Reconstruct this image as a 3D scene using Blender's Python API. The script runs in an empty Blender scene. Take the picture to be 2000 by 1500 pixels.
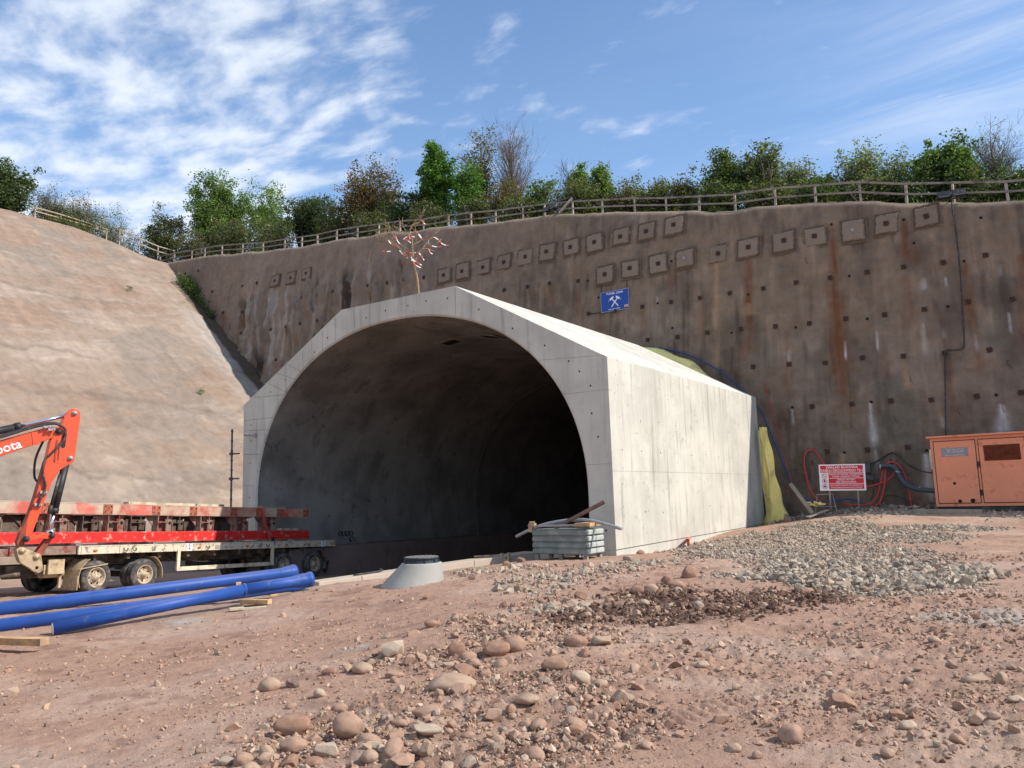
import bpy, math, random
import numpy as np
from mathutils import Vector, Matrix

R_ = math.radians
random.seed(7)
rng = np.random.default_rng(11)
SC = bpy.context.scene
COL = SC.collection

# ------------------------------------------------------------------ camera
CAM = np.array([15.7509, -17.7124, 1.5979])
YAW, PITCH, ROLL, FPX = 0.5807, 0.1354, -0.0316, 1550.0
_f = np.array([-math.sin(YAW) * math.cos(PITCH), math.cos(YAW) * math.cos(PITCH), math.sin(PITCH)])
_r = np.array([math.cos(YAW), math.sin(YAW), 0.0])
_u = np.cross(_r, _f)
_c, _s = math.cos(ROLL), math.sin(ROLL)
CR, CU, CF = _c * _r + _s * _u, -_s * _r + _c * _u, _f
FH = np.array([-math.sin(YAW), math.cos(YAW)])
RH = np.array([math.cos(YAW), math.sin(YAW)])
cam_d = bpy.data.cameras.new("camera")
cam = bpy.data.objects.new("camera", cam_d)
COL.objects.link(cam)
cam.matrix_world = Matrix(((CR[0], CU[0], -CF[0], CAM[0]), (CR[1], CU[1], -CF[1], CAM[1]),
                           (CR[2], CU[2], -CF[2], CAM[2]), (0, 0, 0, 1)))
cam_d.sensor_width = 36.0
cam_d.lens = 36.0 * FPX / 2000.0
cam_d.clip_start = 0.1
cam_d.clip_end = 2000.0
SC.camera = cam

# ------------------------------------------------------------------ sun and sky
SUN = Vector((0.715, 0.27, 0.645)).normalized()
sd = bpy.data.lights.new("sun", 'SUN')
sd.energy = 4.75
sd.angle = R_(0.53)
sd.color = (1.0, 0.94, 0.85)
so = bpy.data.objects.new("sun", sd)
COL.objects.link(so)
so.rotation_euler = (-SUN).to_track_quat('-Z', 'Y').to_euler()

SC.view_settings.view_transform = 'Standard'
SC.view_settings.look = 'None'
SC.view_settings.exposure = 0.22
SC.view_settings.gamma = 1.0

world = bpy.data.worlds.new("World")
SC.world = world
world.use_nodes = True


class NT:
    """small helper to write node trees"""
    def __init__(self, tree):
        self.t = tree
        self.n = tree.nodes
        self.l = tree.links

    def new(self, typ, **kw):
        nd = self.n.new(typ)
        for k, v in kw.items():
            setattr(nd, k, v)
        return nd

    def put(self, sock, v):
        if v is None:
            return
        if isinstance(v, (int, float)):
            sock.default_value = v
        elif isinstance(v, (tuple, list)):
            v = tuple(v)
            if sock.type == 'RGBA' and len(v) == 3:
                v = v + (1.0,)
            sock.default_value = v
        else:
            self.l.new(v, sock)

    def math(self, op, a, b=None, c=None, clamp=False):
        nd = self.new('ShaderNodeMath', operation=op)
        nd.use_clamp = clamp
        for i, v in enumerate((a, b, c)):
            if v is not None:
                self.put(nd.inputs[i], v)
        return nd.outputs[0]

    def vmath(self, op, a, b=None):
        nd = self.new('ShaderNodeVectorMath', operation=op)
        self.put(nd.inputs[0], a)
        if b is not None:
            self.put(nd.inputs[1], b)
        return nd.outputs['Value'] if op in ('DOT_PRODUCT', 'LENGTH') else nd.outputs[0]

    def noise(self, vec, scale, detail=4.0, rough=0.55, dist=0.0, col=False):
        nd = self.new('ShaderNodeTexNoise')
        self.put(nd.inputs['Vector'], vec)
        nd.inputs['Scale'].default_value = scale
        nd.inputs['Detail'].default_value = detail
        nd.inputs['Roughness'].default_value = rough
        nd.inputs['Distortion'].default_value = dist
        return nd.outputs['Color' if col else 0]

    def voro(self, vec, scale, feature='F1', out='Distance'):
        nd = self.new('ShaderNodeTexVoronoi', feature=feature)
        self.put(nd.inputs['Vector'], vec)
        nd.inputs['Scale'].default_value = scale
        return nd.outputs[out]

    def ramp(self, fac, stops):
        nd = self.new('ShaderNodeValToRGB')
        cr = nd.color_ramp
        while len(cr.elements) > len(stops):
            cr.elements.remove(cr.elements[-1])
        while len(cr.elements) < len(stops):
            cr.elements.new(0.5)
        for e, (p, c) in zip(cr.elements, stops):
            e.position = p
            if isinstance(c, (int, float)):
                c = (c, c, c)
            e.color = tuple(c) + (1.0,)
        self.put(nd.inputs[0], fac)
        return nd.outputs[0]

    def smooth(self, v, lo, hi):
        nd = self.new('ShaderNodeMapRange', interpolation_type='SMOOTHSTEP')
        self.put(nd.inputs[0], v)
        nd.inputs[1].default_value = lo
        nd.inputs[2].default_value = hi
        nd.inputs[3].default_value = 0.0
        nd.inputs[4].default_value = 1.0
        return nd.outputs[0]

    def mix(self, fac, a, b, typ='MIX'):
        nd = self.new('ShaderNodeMix', data_type='RGBA', blend_type=typ)
        self.put(nd.inputs[0], fac)
        self.put(nd.inputs[6], a)
        self.put(nd.inputs[7], b)
        return nd.outputs[2]

    def mapping(self, vec, scale=(1, 1, 1), rot=(0, 0, 0), loc=(0, 0, 0)):
        nd = self.new('ShaderNodeMapping')
        self.put(nd.inputs[0], vec)
        nd.inputs['Scale'].default_value = scale
        nd.inputs['Rotation'].default_value = rot
        nd.inputs['Location'].default_value = loc
        return nd.outputs[0]

    def coord(self, which='Object'):
        return self.new('ShaderNodeTexCoord').outputs[which]

    def bump(self, h, strength=0.5, dist=0.02, normal=None):
        nd = self.new('ShaderNodeBump')
        nd.inputs['Strength'].default_value = strength
        nd.inputs['Distance'].default_value = dist
        self.put(nd.inputs['Height'], h)
        if normal is not None:
            self.put(nd.inputs['Normal'], normal)
        return nd.outputs[0]

    def attr(self, name):
        return self.new('ShaderNodeAttribute', attribute_name=name)


def build_world():
    w = NT(world.node_tree)
    bg = w.n.get('Background') or w.new('ShaderNodeBackground')
    out = w.n.get('World Output') or w.new('ShaderNodeOutputWorld')
    w.l.new(bg.outputs[0], out.inputs[0])
    sky = w.new('ShaderNodeTexSky', sky_type='NISHITA')
    sky.sun_disc = False
    sky.sun_elevation = math.asin(SUN.z)
    sky.sun_rotation = math.atan2(SUN.x, SUN.y)
    sky.altitude = 450.0
    sky.air_density = 1.0
    sky.dust_density = 0.3
    sky.ozone_density = 2.2
    d = w.coord('Generated')
    sep = w.new('ShaderNodeSeparateXYZ')
    w.put(sep.inputs[0], d)
    zz = w.math('MAXIMUM', sep.outputs[2], 0.02)
    px = w.math('DIVIDE', sep.outputs[0], w.math('ADD', zz, 0.12))
    py = w.math('DIVIDE', sep.outputs[1], w.math('ADD', zz, 0.12))
    cmb = w.new('ShaderNodeCombineXYZ')
    w.put(cmb.inputs[0], px)
    w.put(cmb.inputs[1], py)
    p = cmb.outputs[0]
    lat = w.vmath('DOT_PRODUCT', d, (float(RH[0]), float(RH[1]), 0.0))
    fwd = w.vmath('DOT_PRODUCT', d, (float(FH[0]), float(FH[1]), 0.0))
    az = w.math('DIVIDE', lat, w.math('MAXIMUM', fwd, 0.15))      # compass direction, 0 = towards the portal
    # rows of small flaky clouds on the west side
    pw = w.vmath('ADD', p, w.vmath('MULTIPLY', w.noise(p, 1.6, 3.0, 0.5, 0, True), (0.22, 0.22, 0.0)))
    pr = w.mapping(pw, scale=(1.0, 1.55, 1.0), rot=(0, 0, R_(-28)))
    big = w.noise(p, 1.5, 4.0, 0.5)
    flk = w.noise(pr, 7.4, 8.0, 0.54, 0.0)
    wsum = w.math('ADD', w.math('MULTIPLY', flk, 0.80), w.math('MULTIPLY', big, 0.26))
    west = w.smooth(w.math('MULTIPLY', az, -1.0), -0.12, 0.42)
    thr = w.math('SUBTRACT', wsum, w.math('MULTIPLY', w.math('SUBTRACT', 1.0, west), 0.20))
    c1 = w.smooth(thr, 0.36, 0.70)
    # thin combed cirrus on the east side
    pc = w.mapping(pw, scale=(0.55, 3.2, 1.0), rot=(0, 0, R_(62)))
    cir = w.noise(pc, 1.5, 9.0, 0.62, 0.5)
    east = w.math('MULTIPLY', w.smooth(az, 0.02, 0.4), w.smooth(w.noise(p, 0.55, 2.0, 0.5), 0.38, 0.60))
    c2 = w.math('MULTIPLY', w.smooth(cir, 0.36, 0.78), w.math('MULTIPLY', east, 0.75))
    cl = w.math('MAXIMUM', w.math('MULTIPLY', c1, 0.80), c2)
    skyc = w.mix(1.0, sky.outputs[0], (0.93, 1.10, 1.28), 'MULTIPLY')
    skyc = w.mix(w.math('ADD', 0.13, w.math('MULTIPLY', w.smooth(sep.outputs[2], 0.62, 0.08), 0.45)), skyc, (3.3, 4.9, 7.2))
    col = w.mix(cl, skyc, (6.6, 7.0, 7.6))
    w.put(bg.inputs[0], col)
    bg.inputs[1].default_value = 0.13


build_world()


# ------------------------------------------------------------------ numeric noise
def _hash(ix, iy, iz, seed):
    h = (ix.astype(np.int64) * 374761393 + iy.astype(np.int64) * 668265263 + iz.astype(np.int64) * 2147483647 + seed * 974711) & 0xFFFFFFFF
    h = ((h ^ (h >> 13)) * 1274126177) & 0xFFFFFFFF
    h = ((h ^ (h >> 15)) * 2246822519) & 0xFFFFFFFF
    return ((h ^ (h >> 16)) & 0xFFFF) / 65535.0 * 2 - 1


def vnoise(x, y, z=0.0, seed=0):
    x, y, z = np.broadcast_arrays(np.asarray(x, float), np.asarray(y, float), np.asarray(z, float))
    ix, iy, iz = np.floor(x), np.floor(y), np.floor(z)
    fx, fy, fz = x - ix, y - iy, z - iz
    ux, uy, uz = (q * q * q * (q * (q * 6 - 15) + 10) for q in (fx, fy, fz))
    flat = not np.any(z)
    def c(a, b, d):
        return _hash(ix + a, iy + b, iz + d, seed)
    def layer(d):
        a = c(0, 0, d) * (1 - ux) + c(1, 0, d) * ux
        b = c(0, 1, d) * (1 - ux) + c(1, 1, d) * ux
        return a * (1 - uy) + b * uy
    if flat:
        return layer(0)
    return layer(0) * (1 - uz) + layer(1) * uz


def fbm(x, y, z=0.0, seed=0, oct=4, gain=0.5, lac=2.03):
    t, a, n = 0.0, 1.0, 0.0
    for i in range(oct):
        t = t + a * vnoise(np.asarray(x) * lac ** i, np.asarray(y) * lac ** i, np.asarray(z) * lac ** i, seed + i * 17)
        n += a
        a *= gain
    return t / n


def sstep(v, lo, hi):
    t = np.clip((np.asarray(v, float) - lo) / (hi - lo), 0, 1)
    return t * t * (3 - 2 * t)


# ------------------------------------------------------------------ camera rays for laying out (ground and wall positions)
def ray(px, py):
    return (px - 1000) / FPX * CR - (py - 750) / FPX * CU + CF


def on_y(px, py, y0, b=0.0):
    d = ray(px, py)
    t = (y0 + b * CAM[2] - CAM[1]) / (d[1] - b * d[2])
    return CAM + t * d


def on_x(px, py, x):
    d = ray(px, py)
    return CAM + (x - CAM[0]) / d[0] * d


def on_z(px, py, z):
    d = ray(px, py)
    return CAM + (z - CAM[2]) / d[2] * d


# ------------------------------------------------------------------ object helpers
def tag(o, label=None, cat=None, group=None, kind=None):
    if label:
        o['label'] = label
    if cat:
        o['category'] = cat
    if group:
        o['group'] = group
    if kind:
        o['kind'] = kind
    return o


def empty(name, loc=(0, 0, 0), rot=(0, 0, 0), label=None, cat=None, group=None):
    o = bpy.data.objects.new(name, None)
    o.empty_display_size = 0.3
    o.location = loc
    o.rotation_euler = rot
    COL.objects.link(o)
    return tag(o, label, cat, group)


def np_mesh(name, verts, faces, mats=(), smooth=True, col=None, midx=None):
    """verts (n,3), faces (m,3|4) arrays -> mesh"""
    verts = np.asarray(verts, np.float32)
    faces = np.asarray(faces, np.int32)
    me = bpy.data.meshes.new(name)
    k = faces.shape[1]
    me.vertices.add(len(verts))
    me.vertices.foreach_set('co', verts.ravel())
    me.loops.add(faces.size)
    me.loops.foreach_set('vertex_index', faces.ravel())
    me.polygons.add(len(faces))
    me.polygons.foreach_set('loop_start', np.arange(0, faces.size, k, dtype=np.int32))
    me.polygons.foreach_set('loop_total', np.full(len(faces), k, np.int32))
    me.polygons.foreach_set('use_smooth', np.full(len(faces), bool(smooth)))
    for m in mats:
        me.materials.append(m)
    if midx is not None:
        me.polygons.foreach_set('material_index', np.asarray(midx, np.int32))
    me.update(calc_edges=True)
    if col is not None:
        a = me.color_attributes.new('Col', 'FLOAT_COLOR', 'POINT')
        c4 = np.ones((len(verts), 4), np.float32)
        c4[:, :3] = col
        a.data.foreach_set('color', c4.ravel())
    return me


def link(name, me, parent=None, loc=(0, 0, 0), rot=(0, 0, 0)):
    o = bpy.data.objects.new(name, me)
    o.location = loc
    o.rotation_euler = rot
    COL.objects.link(o)
    if parent is not None:
        o.parent = parent
    return o


def grid_faces(nu, nv, wrap_u=False):
    u = np.arange(nu if wrap_u else nu - 1)
    v = np.arange(nv - 1)
    U, V = np.meshgrid(u, v, indexing='ij')
    U2 = (U + 1) % nu
    return np.stack([U * nv + V, U2 * nv + V, U2 * nv + V + 1, U * nv + V + 1], -1).reshape(-1, 4)


class MB:
    """collects shapes, links them as ONE mesh object"""
    def __init__(self):
        self.v, self.f, self.m, self.s = [], [], [], []

    def add(self, v, f, mi=0, smooth=False):
        o = len(self.v)
        self.v += [tuple(map(float, p)) for p in v]
        for q in f:
            self.f.append(tuple(i + o for i in q))
            self.m.append(mi)
            self.s.append(smooth)
        return self

    def box(self, c, size, rot=None, mi=0, ax=None):
        """box of full size about c; rot euler, or ax = three axis vectors"""
        h = [s / 2 for s in size]
        pts = [Vector((sx * h[0], sy * h[1], sz * h[2])) for sx in (-1, 1) for sy in (-1, 1) for sz in (-1, 1)]
        if ax is not None:
            A = [Vector(a) for a in ax]
            pts = [A[0] * p.x + A[1] * p.y + A[2] * p.z for p in pts]
        elif rot is not None:
            M = Matrix.Rotation(rot[2], 3, 'Z') @ Matrix.Rotation(rot[1], 3, 'Y') @ Matrix.Rotation(rot[0], 3, 'X')
            pts = [M @ p for p in pts]
        pts = [p + Vector(c) for p in pts]
        return self.add(pts, [(0, 1, 3, 2), (4, 6, 7, 5), (0, 4, 5, 1), (2, 3, 7, 6), (0, 2, 6, 4), (1, 5, 7, 3)], mi)

    def bar(self, a, b, w, h, up=(0, 0, 1), mi=0):
        a, b = Vector(a), Vector(b)
        x = (b - a)
        L = x.length
        x.normalize()
        y = Vector(up).cross(x)
        if y.length < 1e-4:
            y = Vector((0, 1, 0)).cross(x)
        y.normalize()
        z = x.cross(y)
        return self.box((a + b) / 2, (L, w, h), ax=(x, y, z), mi=mi)

    def tube(self, pts, r, n=10, caps=True, mi=0, smooth=True):
        P = [Vector(p) for p in pts]
        rs = r if isinstance(r, (list, tuple)) else [r] * len(P)
        vs, fs = [], []
        prev = None
        for i, p in enumerate(P):
            t = (P[min(i + 1, len(P) - 1)] - P[max(i - 1, 0)])
            if t.length < 1e-9:
                t = Vector((0, 0, 1))
            t.normalize()
            if prev is None:
                a = Vector((0, 0, 1)) if abs(t.z) < 0.9 else Vector((1, 0, 0))
                nrm = (a - t * a.dot(t)).normalized()
            else:
                nrm = (prev - t * prev.dot(t))
                nrm = nrm.normalized() if nrm.length > 1e-6 else t.orthogonal().normalized()
            prev = nrm
            b = t.cross(nrm)
            for k in range(n):
                an = 2 * math.pi * k / n
                vs.append(p + (nrm * math.cos(an) + b * math.sin(an)) * rs[i])
        for i in range(len(P) - 1):
            for k in range(n):
                k2 = (k + 1) % n
                fs.append((i * n + k, i * n + k2, (i + 1) * n + k2, (i + 1) * n + k))
        self.add(vs, fs, mi, smooth)
        if caps:
            o = len(self.v) - len(vs)
            self.f.append(tuple(o + k for k in range(n))[::-1])
            self.f.append(tuple(o + (len(P) - 1) * n + k for k in range(n)))
            self.m += [mi, mi]
            self.s += [False, False]
        return self

    def lathe(self, prof, c=(0, 0, 0), axis='Z', n=24, mi=0, smooth=True, seg=None):
        """profile [(r, h)] about an axis"""
        vs, fs = [], []
        for (r, h) in prof:
            for k in range(n):
                a = 2 * math.pi * k / n
                x, y = r * math.cos(a), r * math.sin(a)
                p = {'Z': (x, y, h), 'Y': (x, h, y), 'X': (h, x, y)}[axis]
                vs.append((p[0] + c[0], p[1] + c[1], p[2] + c[2]))
        for i in range(len(prof) - 1):
            for k in range(n):
                k2 = (k + 1) % n
                fs.append((i * n + k, i * n + k2, (i + 1) * n + k2, (i + 1) * n + k))
        return self.add(vs, fs, mi, smooth)

    def prism(self, poly, y0, y1, mi=0, fn=None):
        """polygon in (x,z) pushed from y0 to y1; fn maps (x,y,z)"""
        fn = fn or (lambda x, y, z: (x, y, z))
        n = len(poly)
        vs = [fn(x, y0, z) for x, z in poly] + [fn(x, y1, z) for x, z in poly]
        fs = [tuple(range(n))[::-1], tuple(range(n, 2 * n))]
        fs += [(i, (i + 1) % n, n + (i + 1) % n, n + i) for i in range(n)]
        return self.add(vs, fs, mi)

    def build(self, name, mats, parent=None, loc=(0, 0, 0), rot=(0, 0, 0), bevel=0.0, seg=2):
        me = bpy.data.meshes.new(name)
        me.from_pydata(self.v, [], self.f)
        for m in (mats if isinstance(mats, (list, tuple)) else [mats]):
            me.materials.append(m)
        me.polygons.foreach_set('material_index', self.m)
        me.polygons.foreach_set('use_smooth', self.s)
        me.update()
        o = link(name, me, parent, loc, rot)
        if bevel > 0:
            b = o.modifiers.new('bevel', 'BEVEL')
            b.width = bevel
            b.segments = seg
            b.limit_method = 'ANGLE'
            b.angle_limit = R_(40)
        return o


def text(name, body, size, mat, parent, loc, rot, align='CENTER', extrude=0.001, sx=1.0):
    cu = bpy.data.curves.new(name, 'FONT')
    cu.body = body
    cu.size = size
    cu.align_x = align
    cu.align_y = 'CENTER'
    cu.extrude = extrude
    cu.resolution_u = 3
    cu.materials.append(mat)
    o = bpy.data.objects.new(name, cu)
    o.location = loc
    o.rotation_euler = rot
    cu.offset = size * 0.012
    me = bpy.data.meshes.new_from_object(o)
    bpy.data.objects.remove(o)
    o = link(name, me, parent, loc, rot)
    o.scale = (sx, 1, 1)
    return o


def smooth_path(pts, n=8):
    """Catmull-Rom through points"""
    P = [np.array(p, float) for p in pts]
    P = [2 * P[0] - P[1]] + P + [2 * P[-1] - P[-2]]
    out = []
    for i in range(1, len(P) - 2):
        for k in range(n):
            t = k / n
            a, b, c, d = P[i - 1], P[i], P[i + 1], P[i + 2]
            out.append(0.5 * ((2 * b) + (c - a) * t + (2 * a - 5 * b + 4 * c - d) * t * t + (3 * b - a - 3 * c + d) * t ** 3))
    out.append(P[-2])
    return [tuple(q) for q in out]


# ------------------------------------------------------------------ materials
def base_mat(name):
    m = bpy.data.materials.new(name)
    m.use_nodes = True
    w = NT(m.node_tree)
    bsdf = w.n.get('Principled BSDF')
    return m, w, bsdf


def solid(name, col, rough=0.6, var=0.15, scale=3.0, dirt=None, dirt_amt=0.4, dirt_scale=2.0, metal=0.0, bump=0.1,
          bscale=30.0, bdist=0.004, spec=0.4, stretch=(1, 1, 1), coat=0.0, dust=None, dust_amt=0.7):
    """coloured surface with uneven tone, optional patches of dirt / wear of a second colour, and fine relief"""
    m, w, b = base_mat(name)
    co = w.coord('Object')
    cs = w.mapping(co, scale=stretch)
    n1 = w.noise(cs, scale, 6.0, 0.6)
    c = w.mix(w.smooth(n1, 0.25, 0.75), tuple(x * (1 - var) for x in col), tuple(min(1, x * (1 + var)) for x in col))
    if dirt is not None:
        n2 = w.noise(cs, dirt_scale, 8.0, 0.65, 0.4)
        c = w.mix(w.smooth(n2, 0.62 - dirt_amt * 0.35, 0.72 - dirt_amt * 0.15), c, dirt)
    if dust is not None:                                  # dust settled on the faces that lie flat
        gn = w.new('ShaderNodeNewGeometry').outputs['Normal']
        up = w.vmath('DOT_PRODUCT', gn, (0.0, 0.0, 1.0))
        dn = w.noise(co, 7.0, 5.0, 0.65)
        c = w.mix(w.math('MULTIPLY', w.smooth(w.math('ADD', up, w.math('MULTIPLY', dn, 0.5)), 0.85, 1.15), dust_amt), c, dust)
    w.put(b.inputs['Base Color'], c)
    rr = w.math('ADD', rough - 0.08, w.math('MULTIPLY', n1, 0.16))
    w.put(b.inputs['Roughness'], rr)
    b.inputs['Metallic'].default_value = metal
    b.inputs['Specular IOR Level'].default_value = spec
    b.inputs['Coat Weight'].default_value = coat
    if bump > 0:
        w.put(b.inputs['Normal'], w.bump(w.noise(co, bscale, 4.0, 0.6), bump, bdist))
    return m


def concrete(name, col, streak=0.2, stain=(0.3, 0.27, 0.2), stain_amt=0.3, blot=0.2, zs=(5.0, 5.0, 0.35)):
    """cast concrete: cloudy tone, vertical run marks, blotches, pinholes"""
    m, w, b = base_mat(name)
    co = w.coord('Object')
    cl = w.noise(co, 0.55, 6.0, 0.6, 0.3)
    v = w.noise(w.mapping(co, scale=zs), 1.0, 6.0, 0.6)
    bl = w.noise(co, 2.3, 7.0, 0.68, 0.6)
    c = w.mix(w.smooth(cl, 0.3, 0.7), tuple(x * (1 - blot) for x in col), tuple(min(x * (1 + blot * 0.6), 0.9) for x in col))
    c = w.mix(w.math('MULTIPLY', w.smooth(v, 0.52, 0.72), streak), c, tuple(x * 0.45 for x in col))
    c = w.mix(w.math('MULTIPLY', w.smooth(v, 0.48, 0.25), streak * 0.6), c, tuple(min(x * 1.25, 0.92) for x in col))
    c = w.mix(w.math('MULTIPLY', w.smooth(bl, 0.56, 0.74), stain_amt), c, stain)
    ph = w.voro(co, 9.0)
    pin = w.math('MULTIPLY', w.smooth(ph, 0.085, 0.04), w.smooth(w.noise(co, 1.4, 3.0), 0.45, 0.6))
    c = w.mix(w.math('MULTIPLY', pin, 0.7), c, tuple(x * 0.3 for x in col))
    w.put(b.inputs['Base Color'], c)
    b.inputs['Roughness'].default_value = 0.85
    b.inputs['Specular IOR Level'].default_value = 0.25
    h = w.math('ADD', w.math('MULTIPLY', w.noise(co, 14.0, 6.0, 0.7), 0.6), w.math('MULTIPLY', bl, 0.6))
    w.put(b.inputs['Normal'], w.bump(h, 0.22, 0.012))
    return m


def vcol_mat(name, rough=0.9, var=0.25, nscale=6.0, fine=45.0, bump=0.5, bdist=0.02, trans=0.0, stretch=(1, 1, 1), bumpscale=None):
    """surface whose own colour is stored per vertex in Col, with noise on top"""
    m, w, b = base_mat(name)
    co = w.coord('Object')
    a = w.attr('Col').outputs['Color']
    n1 = w.noise(w.mapping(co, scale=stretch), nscale, 8.0, 0.68)
    n2 = w.noise(co, fine, 5.0, 0.7)
    f = w.math('ADD', w.math('MULTIPLY', n1, 0.65), w.math('MULTIPLY', n2, 0.35))
    g = w.math('ADD', 1.0 - var * 2.2, w.math('MULTIPLY', f, var * 4.4))
    cc = w.new('ShaderNodeVectorMath', operation='SCALE')
    w.put(cc.inputs[0], a)
    w.put(cc.inputs[3], g)
    w.put(b.inputs['Base Color'], cc.outputs[0])
    b.inputs['Roughness'].default_value = rough
    b.inputs['Specular IOR Level'].default_value = 0.2
    if bump > 0:
        h = w.math('ADD', n1, w.math('MULTIPLY', n2, 0.5))
        w.put(b.inputs['Normal'], w.bump(h, bump, bdist))
    return m


def leaf_mat(name):
    m = bpy.data.materials.new(name)
    m.use_nodes = True
    w = NT(m.node_tree)
    w.n.clear()
    out = w.new('ShaderNodeOutputMaterial')
    a = w.attr('Col').outputs['Color']
    d = w.new('ShaderNodeBsdfDiffuse')
    t = w.new('ShaderNodeBsdfTranslucent')
    w.put(d.inputs[0], a)
    w.put(t.inputs[0], w.mix(1.0, a, (1.25, 1.35, 0.6), 'MULTIPLY'))
    g = w.new('ShaderNodeBsdfGlossy')
    g.inputs['Roughness'].default_value = 0.45
    g.inputs[0].default_value = (0.6, 0.65, 0.6, 1)
    mx = w.new('ShaderNodeMixShader')
    mx.inputs[0].default_value = 0.42
    w.l.new(d.outputs[0], mx.inputs[1])
    w.l.new(t.outputs[0], mx.inputs[2])
    m2 = w.new('ShaderNodeMixShader')
    m2.inputs[0].default_value = 0.04
    w.l.new(mx.outputs[0], m2.inputs[1])
    w.l.new(g.outputs[0], m2.inputs[2])
    w.l.new(m2.outputs[0], out.inputs[0])
    return m


M = {}
M['wall'] = vcol_mat('sprayed_concrete', 0.92, 0.26, 2.6, 24.0, 1.0, 0.07)
M['slope'] = vcol_mat('sprayed_slope', 0.95, 0.20, 2.0, 15.0, 0.9, 0.08)
M['ground'] = vcol_mat('dirt', 0.95, 0.30, 6.0, 55.0, 1.0, 0.03)
M['hill'] = vcol_mat('hill_soil', 0.95, 0.2, 2.0, 20.0, 0.5, 0.05)
M['stone'] = vcol_mat('stone', 0.88, 0.14, 9.0, 60.0, 0.35, 0.008)
M['leaf'] = leaf_mat('leaf')
M['bark'] = vcol_mat('bark', 0.9, 0.2, 8.0, 40.0, 0.4, 0.01)
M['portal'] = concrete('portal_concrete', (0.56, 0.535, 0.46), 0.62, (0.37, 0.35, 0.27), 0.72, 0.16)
M['bore'] = concrete('depth_shaded_lining', (0.205, 0.19, 0.17), 0.4, (0.02, 0.018, 0.016), 0.6, 0.3, (1.5, 0.5, 0.5))  # shade deep in the tunnel put into a darker colour past the portal
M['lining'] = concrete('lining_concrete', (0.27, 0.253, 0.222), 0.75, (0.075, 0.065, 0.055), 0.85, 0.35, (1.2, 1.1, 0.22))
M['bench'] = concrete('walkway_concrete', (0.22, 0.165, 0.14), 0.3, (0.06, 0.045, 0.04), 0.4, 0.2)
M['kerb'] = concrete('kerb_concrete', (0.50, 0.415, 0.33), 0.1, (0.4, 0.3, 0.24), 0.35, 0.12)
M['cone'] = concrete('precast_concrete', (0.38, 0.37, 0.33), 0.1, (0.3, 0.28, 0.24), 0.3, 0.12)
M['joint'] = solid('casting_joint_dark', (0.12, 0.115, 0.11), 0.9)  # dark grey of the casting joints and small pits
M['hole'] = solid('dark_hole', (0.012, 0.011, 0.01), 0.95, bump=0)
M['pad'] = vcol_mat('pad_concrete', 0.92, 0.14, 5.0, 30.0, 0.5, 0.015)
M['rust'] = solid('rusty_steel', (0.045, 0.022, 0.014), 0.8, 0.4, 9.0, (0.10, 0.04, 0.02), 0.4, 12.0)
M['wood'] = solid('weathered_timber', (0.36, 0.31, 0.265), 0.85, 0.3, 4.0, (0.13, 0.11, 0.095), 0.4, 3.0, bscale=25, stretch=(1, 1, 1))
M['rail'] = solid('grey_rail_timber', (0.25, 0.21, 0.175), 0.88, 0.25, 3.0, (0.11, 0.09, 0.075), 0.4, 2.0)
M['timber'] = solid('sawn_timber', (0.56, 0.36, 0.17), 0.8, 0.2, 5.0, (0.33, 0.23, 0.14), 0.5, 3.0)
M['plank'] = solid('pale_timber', (0.55, 0.47, 0.33), 0.8, 0.2, 5.0, (0.35, 0.29, 0.2), 0.5, 3.0)
M['bluepipe'] = solid('blue_pipe_paint', (0.016, 0.070, 0.30), 0.52, 0.15, 2.0, (0.07, 0.12, 0.30), 0.06, 3.0, bump=0.12, bscale=60, bdist=0.002, dust=(0.20, 0.20, 0.27), dust_amt=0.35)
M['cement'] = solid('cement_inside', (0.55, 0.53, 0.48), 0.9)
M['orange'] = solid('orange_paint', (0.78, 0.085, 0.025), 0.4, 0.06, 1.5, (0.40, 0.07, 0.03), 0.10, 5.0, bump=0.03, coat=0.25)
M['orangedk'] = solid('dirty_shaded_orange', (0.36, 0.06, 0.03), 0.6, 0.2, 4.0, (0.12, 0.05, 0.03), 0.6, 6.0)  # darker orange: painted shade on the stick underside, dirty ribs and link
M['mud'] = solid('muddy_steel', (0.48, 0.36, 0.22), 0.85, 0.2, 6.0, (0.25, 0.17, 0.1), 0.4, 5.0)
M['dark'] = solid('black_steel', (0.022, 0.022, 0.024), 0.5, 0.3, 5.0, (0.10, 0.085, 0.07), 0.25, 4.0)
M['chrome'] = solid('chrome_rod', (0.75, 0.76, 0.8), 0.18, 0.03, 5.0, metal=1.0, bump=0)
M['hose'] = solid('black_hose', (0.03, 0.028, 0.027), 0.55, 0.3, 8.0, (0.12, 0.10, 0.08), 0.35, 6.0)
M['white'] = solid('white_paint', (0.80, 0.80, 0.79), 0.5, 0.04, 3.0)
M['cream'] = solid('cream_paint', (0.72, 0.60, 0.42), 0.6, 0.12, 3.0, (0.28, 0.20, 0.13), 0.38, 4.0)
M['creamw'] = solid('worn_cream_paint', (0.66, 0.57, 0.42), 0.65, 0.12, 3.0, (0.22, 0.165, 0.12), 0.42, 6.0, dust=(0.46, 0.36, 0.26))
M['red'] = solid('red_paint', (0.62, 0.026, 0.022), 0.5, 0.12, 2.0, (0.55, 0.40, 0.30), 0.22, 6.0, dust=(0.46, 0.36, 0.26))
M['redworn'] = solid('worn_red_paint', (0.50, 0.10, 0.075), 0.65, 0.25, 1.2, (0.50, 0.40, 0.29), 0.75, 1.4, dust=(0.46, 0.36, 0.26))
M['rustplate'] = solid('rust_plate', (0.42, 0.13, 0.07), 0.8, 0.3, 8.0, (0.2, 0.07, 0.04), 0.5, 14.0)
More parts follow.
